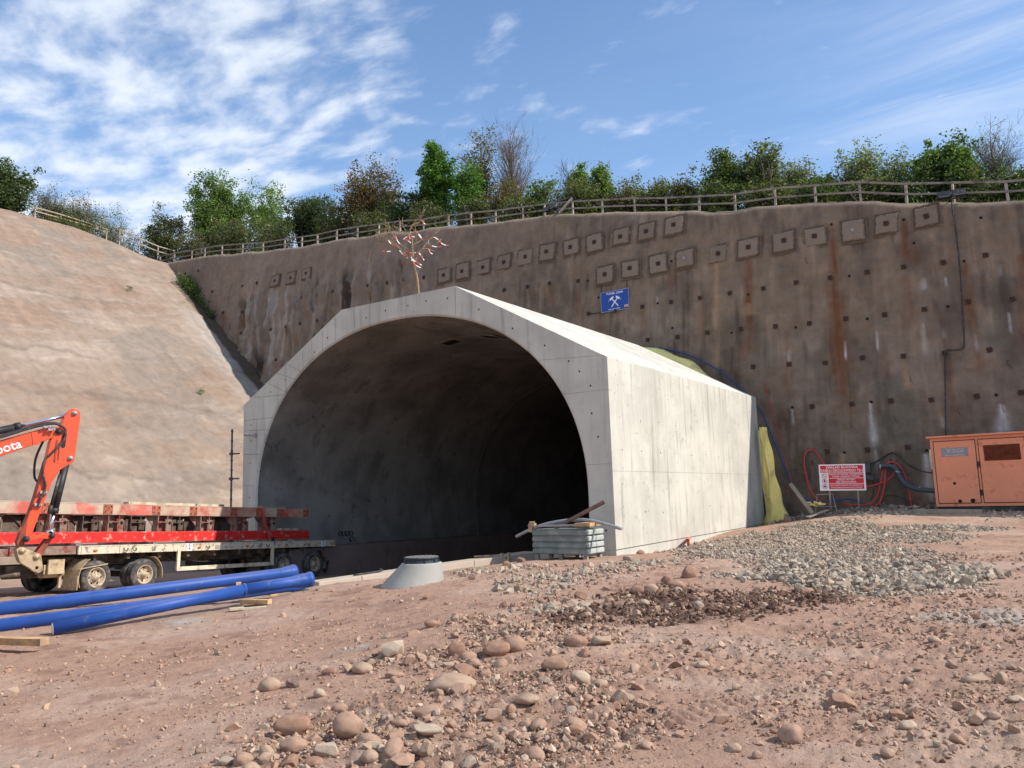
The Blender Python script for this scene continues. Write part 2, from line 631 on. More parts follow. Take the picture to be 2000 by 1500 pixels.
M['brack'] = solid('muddy_red_bracket', (0.22, 0.045, 0.036), 0.75, 0.2, 5.0, (0.26, 0.21, 0.155), 0.7, 5.0)
M['brackdk'] = solid('muddy_shade_bracket', (0.10, 0.05, 0.04), 0.85, 0.2, 5.0, (0.13, 0.11, 0.085), 0.7, 5.0)  # muddy, and coloured darker to stand for shade behind the near frame
M['chassis'] = solid('muddy_chassis', (0.10, 0.075, 0.055), 0.85, 0.3, 3.0, (0.25, 0.19, 0.13), 0.5, 3.0)
M['tyre'] = solid('dusty_tyre', (0.055, 0.052, 0.05), 0.85, 0.3, 6.0, (0.17, 0.15, 0.125), 0.5, 6.0, bscale=20, bump=0.2)
M['rim'] = solid('dusty_rim', (0.50, 0.40, 0.28), 0.75, 0.2, 5.0, (0.22, 0.16, 0.11), 0.5, 7.0)
M['strap'] = solid('red_strap', (0.55, 0.06, 0.045), 0.8)
M['amber'] = solid('amber_reflector', (0.55, 0.14, 0.03), 0.3)
M['trayd'] = solid('grey_green_sheet', (0.20, 0.225, 0.205), 0.6, 0.2, 3.0, (0.30, 0.31, 0.28), 0.3, 3.0)
M['galv'] = solid('galvanised_steel', (0.36, 0.36, 0.35), 0.5, 0.15, 5.0, (0.2, 0.17, 0.14), 0.3, 5.0, metal=0.2)
M['yellow'] = solid('yellow_fleece', (0.92, 0.78, 0.27), 0.9, 0.12, 2.0, (0.66, 0.55, 0.24), 0.3, 2.2, bscale=8, bump=0.5, bdist=0.03)
M['hoseblue'] = solid('blue_hose', (0.01, 0.06, 0.20), 0.45)
M['hosered'] = solid('red_hose', (0.50, 0.05, 0.045), 0.55, 0.15)
M['orangecable'] = solid('orange_plastic', (0.80, 0.15, 0.10), 0.55, 0.15)
M['genset'] = solid('salmon_paint', (0.72, 0.27, 0.15), 0.6, 0.07, 1.5, (0.50, 0.17, 0.09), 0.22, 3.0, bump=0.05)
M['gap'] = solid('panel_gap', (0.06, 0.03, 0.02), 0.9)
M['rustvent'] = solid('rusty_vent', (0.20, 0.045, 0.016), 0.85, 0.4, 6.0, (0.10, 0.03, 0.015), 0.5, 6.0)
M['rustbar'] = solid('rusty_bar', (0.22, 0.15, 0.115), 0.8, 0.3, 9.0, (0.16, 0.06, 0.035), 0.4, 9.0)
M['ringjoint'] = solid('mortar_ring', (0.17, 0.16, 0.145), 0.9)
M['signred'] = solid('sign_red', (0.60, 0.02, 0.04), 0.5, 0.05)
M['signblue'] = solid('sign_blue', (0.012, 0.06, 0.32), 0.45, 0.05)
M['logo'] = solid('pale_orange_print', (0.75, 0.42, 0.25), 0.6)
M['plate'] = solid('grey_plate', (0.26, 0.24, 0.25), 0.5)
M['platetext'] = solid('plate_letters', (0.45, 0.42, 0.42), 0.5)
M['black'] = solid('black_print', (0.015, 0.015, 0.016), 0.5)
M['iron'] = solid('cast_iron', (0.035, 0.045, 0.06), 0.55, 0.2)
M['irontop'] = solid('dusty_iron', (0.20, 0.185, 0.165), 0.8, 0.25, 12.0)
M['lens'] = solid('lamp_glass', (0.25, 0.27, 0.28), 0.15)
M['ribbon_r'] = solid('red_tape', (0.62, 0.07, 0.06), 0.5)
M['grass'] = M['leaf']
M['rubber'] = solid('rubber', (0.03, 0.03, 0.03), 0.8)
M['duct'] = solid('grey_duct', (0.06, 0.075, 0.095), 0.6)
M['slab'] = solid('grey_slab', (0.30, 0.26, 0.20), 0.9, 0.2)
M['glassdk'] = solid('dark_glass', (0.02, 0.025, 0.03), 0.08, bump=0)

# ================================================================== LAND
WX = np.array([-60, -36.3, -31.9, -26.3, -21.2, -16.75, -12.7, -9.0, -5.65, -2.6, 0.2, 2.8, 5.2, 7.4, 9.4, 10.9, 13.1, 14.7, 16.2, 22, 40])
WZ = np.array([19.8, 19.3, 18.8, 18.0, 17.45, 17.05, 16.55, 16.05, 15.65, 15.2, 14.6, 14.0, 13.5, 13.15, 12.8, 12.5, 12.0, 11.5, 11.2, 10.6, 9.5])
BAT, WY0 = 0.16, 12.9                       # batter of the retaining wall and its foot line
BNRM = Vector((0, -1, BAT)).normalized()    # outward normal of its face


def wall_top(x):
    return np.interp(x, WX, WZ) + 0.10 * vnoise(np.asarray(x) * 0.55, 3.3, 0, 5)


def wall_y(z):
    return WY0 + BAT * z


# kerb line (right edge of the sunken roadway)
K0, K1 = np.array([2.75, -5.6]), np.array([4.55, 0.35])


def road_z(x, y):
    return -0.57 - 0.056 * (np.clip(y, -30, 3) + 6.7) - 0.02 * np.clip(y - 3, 0, 60)


_cp = [(500, 1490, 0.0), (1000, 1490, 0.0), (1500, 1490, .02), (1990, 1490, .05), (20, 1490, -.15), (20, 1350, -.38),
       (250, 1350, -.22), (20, 1262, -.56), (300, 1235, -.5), (480, 1185, -.42), (620, 1165, -.3), (700, 1150, -.2),
       (810, 1142, -.09), (900, 1120, -.06), (1045, 1095, -.02), (1120, 1093, -.01), (1202, 1086, 0.0), (1000, 1300, .03),
       (700, 1300, -.02), (1000, 1190, .06), (860, 1215, .0), (760, 1230, -.12), (1300, 1200, .06), (1600, 1300, .05), (1990, 1300, .1),
       (1990, 1160, .2), (1700, 1150, .16), (1480, 1110, .12), (1360, 1085, .05)]
_pts = [tuple(on_z(*c)) for c in _cp]
_pts += [(7, 3, -.11), (7, 5.4, -.06), (7, 7.2, .05), (7, 9.2, .09), (7, 12.4, .12), (8.5, 12.6, .28), (10, 12.6, .55), (14, 12.2, .62),
         (18, 11, .64), (11.4, 9.5, .5), (14.3, 8.5, .34), (18, 8, .38), (20, 0, .25), (24, 10, .6), (25, -10, .15), (30, 12, .7),
         (15.75, -17.7, 0), (15, -25, 0), (25, -25, .1), (4, -18, -.25), (5, -28, -.2), (8.7, 5.0, .12), (9.5, 7.5, .3)]
for yy in (-20, -14, -10, -6.7, -3, 0):
    for xx in (-11, -7, -3.5, -0.5):
        _pts.append((xx, yy, float(road_z(xx, yy)) if yy > -12 else -0.3 + 0.02 * (yy + 12)))
for _k in range(7):
    _q = K0 + (K1 - K0) * _k / 6 + np.array([.28, -.09])
    _pts.append((_q[0], _q[1], -.17 + .20 * _k / 6 - (.03 + .15 * _k / 6)))
_pts.append((2.6, -6.3, -.24))
_pts = np.array(_pts)


def _tps(d2):
    return np.where(d2 > 1e-12, d2 * np.log(np.maximum(d2, 1e-12)), 0.0)


_n = len(_pts)
_A = np.zeros((_n + 3, _n + 3))
_d2 = ((_pts[:, None, :2] - _pts[None, :, :2]) ** 2).sum(-1)
_A[:_n, :_n] = _tps(_d2) + np.eye(_n) * 0.12
_A[:_n, _n] = 1
_A[:_n, _n + 1:] = _pts[:, :2]
_A[_n:, :_n] = _A[:_n, _n:].T
_w = np.linalg.solve(_A, np.r_[_pts[:, 2], 0, 0, 0])


def base_z(x, y):
    x = np.asarray(x, float)
    y = np.asarray(y, float)
    sh = x.shape
    xf = np.clip(x.ravel(), -12, 30)
    yf = np.clip(y.ravel(), -28, 13)
    o = np.empty(xf.size)
    for i in range(0, xf.size, 40000):
        a, b = xf[i:i + 40000], yf[i:i + 40000]
        d = (a[:, None] - _pts[None, :, 0]) ** 2 + (b[:, None] - _pts[None, :, 1]) ** 2
        o[i:i + 40000] = _tps(d) @ _w[:_n] + _w[_n] + _w[_n + 1] * a + _w[_n + 2] * b
    z = o.reshape(sh)
    # roadway: sunk to the left of the kerb, and inside the tunnel
    k = (K1 - K0) / np.linalg.norm(K1 - K0)
    dx, dy = x - K0[0], y - K0[1]
    along = dx * k[0] + dy * k[1]
    side = dx * k[1] - dy * k[0]                     # + = dirt side
    soft = 0.16 + np.clip(-along, 0, 30) * 0.9
    wr = sstep(side + 0.25, -soft, soft)
    inside = sstep(y, -0.2, 0.3) * sstep(6.6 - np.abs(x), -0.2, 0.3)
    wr = wr * (1 - inside)
    wr = np.where(along < -6, 1.0, wr)
    fade = sstep(along, -6.0, -1.0)
    wr = 1 - (1 - wr) * np.maximum(fade, inside)
    return z * wr + road_z(x, y) * (1 - wr)


def px_xy(px, py, z=0.0):
    p = on_z(px, py, z)
    for _ in range(6):
        p = on_z(px, py, float(base_z(p[0], p[1])))
    return p


def blob(x, y, lst, soft=0.5, seed=31, wob=0.5):
    """soft-edged union of discs (cx, cy, r) with a ragged rim"""
    n = 0.6 * fbm(x * 0.9, y * 0.9, 0, seed, 4) + 0.4 * fbm(x * 4.0, y * 4.0, 0, seed + 5, 3)
    o = np.zeros_like(x)
    for (cx, cy, r) in lst:
        d = np.hypot(x - cx, y - cy) / r + n * wob * 2
        o = np.maximum(o, 1 - sstep(d, 1 - soft, 1 + soft * 0.4))
    return o


def disc(px, py, r):
    p = px_xy(px, py)
    return (p[0], p[1], r)


GRAVEL = [disc(1330, 1068, 1.1), disc(1420, 1068, 1.7), disc(1520, 1075, 2.0), disc(1620, 1085, 2.0), disc(1700, 1108, 1.6),
          disc(1790, 1110, 1.1), disc(1560, 1045, 2.2), disc(1700, 1050, 2.2), disc(1840, 1035, 1.4),
          disc(1560, 1120, 1.1), disc(1660, 1130, 1.2), disc(1760, 1140, 1.1), disc(1620, 1024, 1.3), disc(1720, 1018, 1.6), disc(1830, 1014, 1.8), disc(1940, 1012, 1.8)]
BERM = [(9.5, 12, 1.2), (11, 12.2, 1.6), (13, 12, 1.8), (15, 11.5, 2.0), (18, 11, 2.5), (21, 11, 2.5), (11.5, 10.8, 1.2)]
COARSE = [disc(1570, 1130, 0.75), disc(1650, 1135, 0.9), disc(1740, 1135, 0.9), disc(1820, 1130, 0.8), disc(1600, 1110, 0.7), disc(1720, 1110, 0.9)]
WET = [disc(1290, 1160, 0.7), disc(1380, 1168, 0.8), disc(1470, 1165, 0.8), disc(1550, 1170, 0.6), disc(1200, 1190, 0.45), disc(1330, 1200, 0.7), disc(1120, 1210, 0.45),
       disc(1430, 1190, 0.7)]
COBBLE = [disc(620, 1440, .55), disc(720, 1420, .75), disc(860, 1400, .85), disc(960, 1350, .9), disc(900, 1290, .7), disc(760, 1290, .45),
          disc(1000, 1250, .8), disc(1100, 1330, .7), disc(1080, 1440, .5), disc(560, 1470, .4), disc(820, 1480, .5), disc(960, 1470, .5),
          disc(1130, 1240, .6), disc(900, 1220, .5), disc(1250, 1150, .7), disc(1060, 1180, .6), disc(1180, 1380, .4)]
GREYISH = [disc(1950, 1212, .5), disc(1870, 1205, .4), disc(360, 1215, .5), disc(690, 1265, .3)]
FINE = [disc(1700, 1420, .6), disc(1850, 1440, .6), disc(1950, 1350, .6), disc(1500, 1290, 1.0), disc(1650, 1330, .9), disc(1800, 1250, 1.2), disc(1900, 1180, 1.4),
        disc(1100, 1130, 1.0), disc(980, 1125, .8), disc(1200, 1115, .8), disc(1920, 1090, 2.0), disc(1330, 1290, .7)]
# tracks pressed by a tracked machine
TRACKS = [(px_xy(900, 1490)[:2], px_xy(1560, 1335)[:2], 0.26), (px_xy(1350, 1440)[:2], px_xy(1640, 1290)[:2], 0.22), (px_xy(1440, 1500)[:2], px_xy(1500, 1340)[:2], 0.2),
          (px_xy(1700, 1215)[:2], px_xy(1990, 1200)[:2], 0.4)]


def ground_z(x, y, micro=True):
    x = np.asarray(x, float)
    y = np.asarray(y, float)
    z = base_z(x, y)
    z = z + 0.05 * fbm(x * 0.7, y * 0.7, 0, 3, 3)
    if micro:
        d = np.hypot(x - CAM[0], y - CAM[1])
        cob = blob(x, y, COBBLE, 0.6)
        wet = blob(x, y, WET, 0.6)
        rough = 0.35 + 0.9 * cob + 1.1 * wet + 0.5 * blob(x, y, FINE, 0.7)
        road = ((x < 2.6) & (y > -14))
        rough = np.where(road, 0.3, rough)
        z = z + rough * (0.040 * fbm(x * 2.2, y * 2.2, 0, 9, 3) + 0.045 * np.abs(fbm(x * 6, y * 6, 0, 21, 3)) + 0.024 * fbm(x * 15, y * 15, 0, 33, 3))
        for (a, b, wd) in TRACKS:
            ax = np.array(b) - np.array(a)
            L = np.linalg.norm(ax)
            ax /= L
            u = (x - a[0]) * ax[0] + (y - a[1]) * ax[1]
            v = (x - a[0]) * ax[1] - (y - a[1]) * ax[0]
            m = (1 - sstep(np.abs(v), wd * 0.75, wd)) * sstep(u, 0, .2) * (1 - sstep(u, L - .3, L)) * sstep(fbm(x * 1.6, y * 1.6, 0, 77, 2), -.35, .1)
            z = z * 1.0 + m * (-0.020 + 0.030 * np.abs(np.sin((u + 0.25 * np.abs(v)) * math.pi / 0.10)))
        z = z + 0.05 * blob(x, y, COARSE, 0.9)
    return z


def gz(x, y):
    return float(ground_z(np.array([x]), np.array([y]))[0])


def px_ground(px, py):
    p = px_xy(px, py)
    for _ in range(3):
        p = on_z(px, py, gz(p[0], p[1]))
    return p


def build_ground():
    # one sheet sampled in rings about the photographer, finer where one stands
    r = [0.6]
    while r[-1] < 42:
        r.append(r[-1] * 1.0068 + (0.02 if r[-1] < 3 else 0))
    r += [48, 60, 80, 120, 200, 400, 700]
    r = np.array(r)
    h0 = math.atan2(FH[1], FH[0])
    a = np.concatenate([np.linspace(-0.72, 0.72, 800), np.linspace(0.72, 2 * math.pi - 0.72, 90)[1:-1]]) + h0
    Rr, Aa = np.meshgrid(r, a, indexing='ij')
    x = CAM[0] + Rr * np.cos(Aa)
    y = CAM[1] + Rr * np.sin(Aa)
    z = ground_z(x, y)
    z = np.where((y > 14.2) & (np.abs(x) > 7), -1.6, z)
    z = np.where(x < -14, np.minimum(z, -0.8), z)
    # own colours: reddish loam, gravel, damp soil, dusty grey
    n = fbm(x * 0.6, y * 0.6, 0, 50, 4)
    n2 = fbm(x * 2.6, y * 2.6, 0, 57, 4)
    c = np.empty(x.shape + (3,))
    c[:] = (0.40, 0.246, 0.165)
    c = c + (np.array([0.47, 0.315, 0.22]) - c) * sstep(n, -.05, .4)[..., None] * 0.8
    c = c + (np.array([0.265, 0.155, 0.104]) - c) * sstep(n2, .12, .5)[..., None] * 0.7
    pale = sstep(fbm(x * 0.45, y * 1.0, 0, 63, 3), .05, .4)
    c = c + (np.array([0.46, 0.33, 0.24]) - c) * pale[..., None] * 0.5
    road = (1 - sstep(x, 2.0, 4.0)) * sstep(y, -11, -8)
    c = c + (np.array([0.36, 0.245, 0.18]) - c) * road[..., None] * 0.6
    g = blob(x, y, GRAVEL + BERM, 0.6)
    c = c + (np.array([0.36, 0.29, 0.225]) - c) * g[..., None] * 0.7
    c = c + (np.array([0.40, 0.36, 0.30]) - c) * blob(x, y, GREYISH, 0.8)[..., None] * 0.7
    wt = blob(x, y, WET, 0.5)
    wt2 = blob(x, y, [(a_, b_, r_ * 1.15) for a_, b_, r_ in WET], 0.8)
    c = c + (np.array([0.125, 0.066, 0.044]) - c) * (np.maximum(wt, wt2 * .8) * sstep(n2 + 0.5 * n, -.6, .1))[..., None] * 0.95
    c = c + (np.array([0.215, 0.128, 0.088]) - c) * (blob(x, y, COBBLE, 0.6) * sstep(n2 + .6 * fbm(x * 9, y * 9, 0, 58, 2), -.35, .2))[..., None] * 0.8
    c = c * np.array((0.985, 1.0, 1.05))
    faces = grid_faces(len(r), len(a))
    # close the ring
    i = np.arange(len(r) - 1)
    k = len(a) - 1
    seam = np.stack([i * len(a) + k, (i + 1) * len(a) + k, (i + 1) * len(a), i * len(a)], -1)
    faces = np.concatenate([faces, seam])
    me = np_mesh('ground', np.stack([x, y, z], -1).reshape(-1, 3), faces[:, ::-1] if False else faces, [M['ground']], True, c.reshape(-1, 3))
    o = link('ground', me)
    tag(o, 'reddish-brown stony earth of the building site', None, None, 'structure')
    return o


build_ground()


# ------------------------------------------------------------------ hill above the cut
def hill_z(x, y):
    t = wall_top(x)
    yt = wall_y(t)
    t = t + 1.55 * sstep(-np.asarray(x), 36.6, 38.4) * (1 - sstep(y, 9.5, 15.5))
    return t + 0.10 * np.maximum(0, np.asarray(y) - yt - 1.5) + 0.18 * fbm(np.asarray(x) * .3, np.asarray(y) * .3, 0, 91, 3)


def build_hill():
    xs = np.concatenate([np.arange(-120, -42, 3.0), np.arange(-42, 34, 0.5), np.arange(34, 90, 4.0)])
    ys = np.concatenate([np.arange(-60, 10, 2.0), np.arange(10, 28, 0.4), np.arange(28, 140, 4.0)])
    X, Y = np.meshgrid(xs, ys, indexing='ij')
    Z = hill_z(X, Y) - 0.06
    f = grid_faces(len(xs), len(ys))
    cx = X.ravel()[f].mean(1)
    cy = Y.ravel()[f].mean(1)
    yt = wall_y(wall_top(cx))
    keep = (cx < -37.6 - 1.9 * (1 - sstep(cy, 9.5, 15.5))) | (cy > yt + 0.9)
    f = f[keep]
    n = fbm(X * .4, Y * .4, 0, 12, 4)
    c = np.empty(X.shape + (3,))
    c[:] = (0.15, 0.125, 0.07)
    c = c + (np.array([0.085, 0.12, 0.035]) - c) * sstep(n, -.2, .3)[..., None]
    me = np_mesh('hill', np.stack([X, Y, Z], -1).reshape(-1, 3), f, [M['hill']], True, c.reshape(-1, 3))
    tag(link('hill', me), 'grassy hilltop above the tunnel cut', None, None, 'structure')


build_hill()

# ------------------------------------------------------------------ retaining wall of sprayed concrete
PLATES = [(-1.61, 11.43), (1.75, 9.57), (0.4, 9.61), (-0.96, 9.67), (3.09, 9.58), (4.39, 9.55), (5.7, 9.53), (7.08, 9.51), (8.38, 9.54), (9.68, 9.49), (11.02, 9.47),
          (12.27, 9.46), (13.58, 9.38), (14.91, 9.38), (6.13, 7.9), (7.51, 7.84), (8.82, 7.75), (10.16, 7.74), (11.51, 7.71), (12.84, 7.68), (14.23, 7.75), (15.56, 7.62),
          (4.71, 7.96), (3.4, 7.94), (2.04, 7.99), (6.59, 6.27), (8.01, 6.19), (9.33, 6.11), (10.66, 6.14), (12.04, 6.03), (13.36, 5.99), (14.72, 5.92), (8.78, 4.46),
          (10.2, 4.42), (11.52, 4.43), (12.81, 4.35), (14.2, 4.35), (15.49, 4.35), (10.64, 2.7), (11.95, 2.72), (9.25, 2.72)]
MOUND = [(-16.66, 13.63), (-15.34, 13.57), (-13.95, 13.53), (-12.53, 13.41), (-11.23, 13.35), (-18.0, 13.6), (-19.38, 13.69), (-26.95, 15.62), (-25.43, 15.55),
         (-32.08, 17.65), (-33.7, 17.75), (-34.85, 17.7), (-31.63, 15.86), (-30.11, 15.78), (-4.36, 11.56), (-5.73, 11.62), (-3.1, 11.51), (-20.55, 12.04),
         (-21.88, 12.02), (-23.42, 12.12), (-24.77, 12.07), (-26.13, 12.21), (-20.64, 13.65), (-19.02, 11.96), (-22.58, 10.08), (-28.63, 14.04), (-26.57, 13.77)]
PADS_UP = [(-9.81, 13.2), (-8.54, 13.2), (-7.24, 13.2), (-5.96, 13.22), (-4.69, 13.24), (-3.37, 13.22), (-2.01, 13.2), (-.73, 13.15), (.63, 13.2), (1.91, 13.16), (3.25, 13.14)]
PADS_LO = [(-.14, 11.43), (1.15, 11.46), (2.5, 11.46), (3.77, 11.44), (5.2, 11.41), (6.52, 11.4), (7.97, 11.37), (9.21, 11.32), (10.63, 11.27), (11.82, 11.28), (13.18, 11.26)]
PADS_OLD = [(-23.78, 15.45), (-22.3, 15.38), (-20.89, 15.38)]
HOLES = [(9.83, 11.73), (12.41, 11.3), (12.69, 10.31), (14.89, 10.82), (14.23, 9.29), (10.38, 9.43), (6.46, 9.36), (3.11, 11.47), (-1.1, 11.36), (2.46, 9.63), (-0.49, 10.4),
         (3.16, 8.38), (5.75, 7.8), (8.29, 7.69), (13.59, 7.68), (10.91, 7.63), (10.86, 4.45), (8.05, 4.49), (9.85, 2.65), (12.53, 2.59), (14.77, 4.34)]
# (x, z top, z bottom, width, strength): rust runs, tan runs, lime runs
RUST = [(9.85, 11.7, 4.5, .42, .75), (9.95, 9.0, 3.5, .6, .5), (7.9, 7.6, 4.5, .5, .35), (12.3, 9.2, 7.0, .4, .4), (13.4, 5.9, 3.2, .4, .4), (4.4, 9.4, 7.4, .4, .3), (1.8, 9.4, 7.9, .4, .35), (16.0, 4.2, 2.0, .4, .4), (-3.1, 11.4, 10.3, .35, .35), (-.3, 9.6, 8.6, .3, .3), (12.42, 11.3, 9.6, .22, .8), (12.72, 10.2, 9.4, .25, .5), (6.5, 11.2, 8.5, .26, .85), (6.5, 9.3, 6.6, .3, .6), (3.1, 11.4, 9.9, .22, .55),
        (14.25, 9.2, 6.8, .3, .7), (14.3, 7.3, 4.9, .35, .45), (15.9, 9.2, 5.5, .4, .6), (-1.6, 11.2, 9.5, .3, .4), (16.4, 7, 4, .4, .5), (6.2, 7.8, 5.5, .35, .35), (11.5, 6.6, 5.0, .3, .25),
        (7.4, 6.2, 3.0, .5, .3), (-12.9, 13.2, 11.8, .3, .3), (-10.3, 13.0, 12.2, .2, .4), (-28.6, 14.2, 12.8, .7, .6), (-26.6, 13.8, 12.6, .5, .4), (-29.8, 15.2, 13.4, .6, .35)]
TAN = [(5.1, 11.1, 7.6, .22, 1.0), (5.1, 8.0, 6.2, .3, .5), (12.06, 5.8, 4.8, .16, 1.0), (9.85, 2.6, 1.6, .22, .9), (13.0, 4.3, 3.0, .18, .4), (6.5, 9.0, 8.4, .35, .5)]
LIME = [(10.86, 4.40, 2.75, .17, 1.1), (8.05, 4.42, 3.8, .07, .8), (12.53, 2.5, .7, .24, 1.0), (14.85, 4.0, 2.9, .28, 1.0), (13.1, 3.7, 3.3, .1, .7), (11.2, 7.1, 6.3, .06, .8),
        (10.1, 6.9, 6.1, .05, .9), (12.75, 7.2, 5.9, .10, 1.0), (13.4, 7.0, 6.5, .05, .9), (14.35, 6.6, 5.9, .06, .9), (15.4, 7.2, 6.4, .05, .7), (15.3, 9.0, 8.5, .07, .8), (12.9, 8.9, 8.4, .2, .45),
        (13.6, 8.8, 8.4, .05, .8), (9.4, 8.7, 8.3, .05, .6), (8.0, 6.8, 6.3, .07, .9), (5.1, 9.6, 8.0, .03, .8), (2.45, 10.0, 9.5, .04, .7), (10.9, 2.7, 1.9, .1, .4), (11.1, 2.1, 1.5, .06, .5)]


def flow_mask(x, z):
    return sstep(x, -30, -25) * (1 - sstep(x, -13, -9)) * (1 - sstep(z, 14.2, 15.6)) * 1.0


def wall_disp(x, z):
    d = 0.07 * fbm(x * .55, z * .55, 0, 40, 3) + 0.055 * fbm(x * 2.1, z * 2.1, 0, 44, 3) + 0.028 * fbm(x * 6, z * 6, 0, 47, 2)
    fm = flow_mask(x, z)
    wx = x + 0.25 * fbm(x * .8, z * .5, 0, 66, 2) + 0.06 * z
    rid = 1 - np.abs(fbm(wx * 1.5, z * .22, 0, 70, 3)) * 2.2
    d = d + fm * (0.34 * np.clip(rid, -0.4, 1) ** 2 + 0.24 * fbm(x * 1.2, z * .6, 0, 72, 3) - 0.08)
    for (mx, mz) in MOUND:
        q = np.hypot(x - mx, (z - mz + .08)) / 0.42
        d = d + 0.15 * np.exp(-q ** 2 * 1.4)
    return d


def wall_pt(x, z, off=0.0):
    d = float(wall_disp(np.array([x]), np.array([z]))[0]) + off
    return Vector((x, wall_y(z), z)) + BNRM * d


WALL = empty('retaining_wall', (0, WY0, 0), label='tall brown sprayed-concrete retaining wall with anchor plates and rust runs behind the tunnel portal', cat='retaining wall')


def build_wall():
    xs = np.concatenate([np.arange(-40.5, -8, 0.085), np.arange(-8, 20, 0.075), np.arange(20, 36, 0.3)])
    zt = wall_top(xs)
    nv = 190
    v = np.linspace(0, 1, nv)
    X = np.repeat(xs[:, None], nv, 1)
    z0 = -1.8
    Z = z0 + (zt[:, None] - 0.3 - z0) * v[None, :]
    d = wall_disp(X, Z)
    fade = 1 - 0.7 * sstep(Z - (zt[:, None] - 1.0), 0, 0.8)
    d = d * fade
    P = np.stack([X, wall_y(Z) - d * 0.987, Z + d * 0.158], -1)
    # rolled crest and apron running back to the hill
    lip = []
    yb = wall_y(zt - 0.3)
    for (dy, dz) in [(0.05, 0.16), (0.16, 0.26), (0.34, 0.32), (0.6, 0.335), (1.0, 0.33), (1.5, 0.25), (2.2, 0.05)]:
        w = 0.05 * fbm(xs * 1.7, dy * 3 + 0 * xs, 0, 81, 3)
        lip.append(np.stack([xs, yb + dy - d[:, -1] * .98 * max(0, 1 - dy), zt - 0.3 + dz + w], -1))
    P = np.concatenate([P, np.stack(lip, 1)], 1)
    n = P.shape[1]
    X, Z = P[..., 0], P[..., 2]
    # own colour with stains
    c = np.empty(X.shape + (3,))
    c[:] = (0.25, 0.178, 0.125)
    n1 = fbm(X * .35, Z * .35, 0, 100, 4)
    n2 = fbm(X * 1.1, Z * .5, 0, 104, 4)
    c = c + (np.array([0.33, 0.25, 0.185]) - c) * sstep(n1, 0.0, .4)[..., None] * 0.7
    c = c + (np.array([0.155, 0.113, 0.086]) - c) * sstep(n2, .05, .4)[..., None] * 0.65
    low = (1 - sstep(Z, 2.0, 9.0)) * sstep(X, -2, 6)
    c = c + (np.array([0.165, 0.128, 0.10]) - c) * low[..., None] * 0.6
    rt = sstep(X, 12.5, 17) * sstep(n2 + n1, -.1, .5)
    c = c + (np.array([0.115, 0.098, 0.086]) - c) * rt[..., None] * 0.6
    n5 = fbm(X * 1.9, Z * 1.6, 0, 107, 4)
    c = c * (.93 + .24 * n5)[..., None]
    n6 = fbm(X * 5.5, Z * .45, 0, 141, 3)
    c = c * (1 - .30 * sstep(n6, .2, .5) * sstep(n2, -.3, .1) + .16 * sstep(-n6, .25, .5))[..., None]
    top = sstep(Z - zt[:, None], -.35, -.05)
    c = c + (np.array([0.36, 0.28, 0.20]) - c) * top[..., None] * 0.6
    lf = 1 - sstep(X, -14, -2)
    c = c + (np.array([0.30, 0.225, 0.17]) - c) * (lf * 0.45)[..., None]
    fm = flow_mask(X, Z)
    g = sstep(fbm(X * 2.6 + .3 * Z, Z * .35, 0, 110, 3), .1, .45) * fm
    c = c + (np.array([0.40, 0.35, 0.30]) - c) * g[..., None] * 0.7
    k = sstep(fbm(X * 2.2 + .25 * Z, Z * .3, 0, 117, 3), .22, .36) * fm * sstep(fbm(X * .5, Z * .5, 0, 119, 2), -.3, .1)
    c = c + (np.array([0.055, 0.04, 0.033]) - c) * k[..., None] * 0.9
    grn = sstep(fbm(X * .6, Z * .6, 0, 123, 3), .22, .5) * sstep(X, 4, 8) * (1 - sstep(Z, 6, 9))
    c = c + (np.array([0.10, 0.125, 0.10]) - c) * grn[..., None] * 0.3
    wob = 0.10 * fbm(X * 1.0, Z * .7, 0, 130, 3)
    rag = 0.55 + 0.6 * (fbm(X * 9, Z * 1.3, 0, 133, 3) + .3)
    for lst, colr in ((RUST, (0.17, 0.062, 0.026)), (TAN, (0.36, 0.235, 0.14)), (LIME, (0.66, 0.63, 0.60))):
        for (sx, zt_, zb_, w, s) in lst:
            t = np.clip((zt_ - Z) / (zt_ - zb_), 0, 1)
            ww = w * (0.25 + 0.75 * np.sqrt(t)) if lst is not TAN else w * (0.5 + 0.5 * t)
            m = np.exp(-((X + wob * (0.4 if w < .12 else 1) - sx) / ww) ** 2 * 1.6) * (Z < zt_) * (1 - sstep(zt_ - Z, 0.72 * (zt_ - zb_), 1.05 * (zt_ - zb_)))
            m = np.clip(m * rag * s * (0.85 if lst is LIME else 1.2), 0, 0.95)
            c = c + (np.array(colr) - c) * m[..., None]
    f = grid_faces(len(xs), n)
    cx = X.ravel()[f].mean(1)
    cz = Z.ravel()[f].mean(1)
    bore = np.hypot(cx, cz - 0.5) < 7.1
    bore |= (np.abs(cx) < 7.0) & (cz < 0.5)
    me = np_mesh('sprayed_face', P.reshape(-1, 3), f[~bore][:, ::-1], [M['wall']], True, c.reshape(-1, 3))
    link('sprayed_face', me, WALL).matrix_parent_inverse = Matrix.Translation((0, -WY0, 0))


build_wall()
WINV = Matrix.Translation((0, -WY0, 0))
TILT = math.atan(BAT)


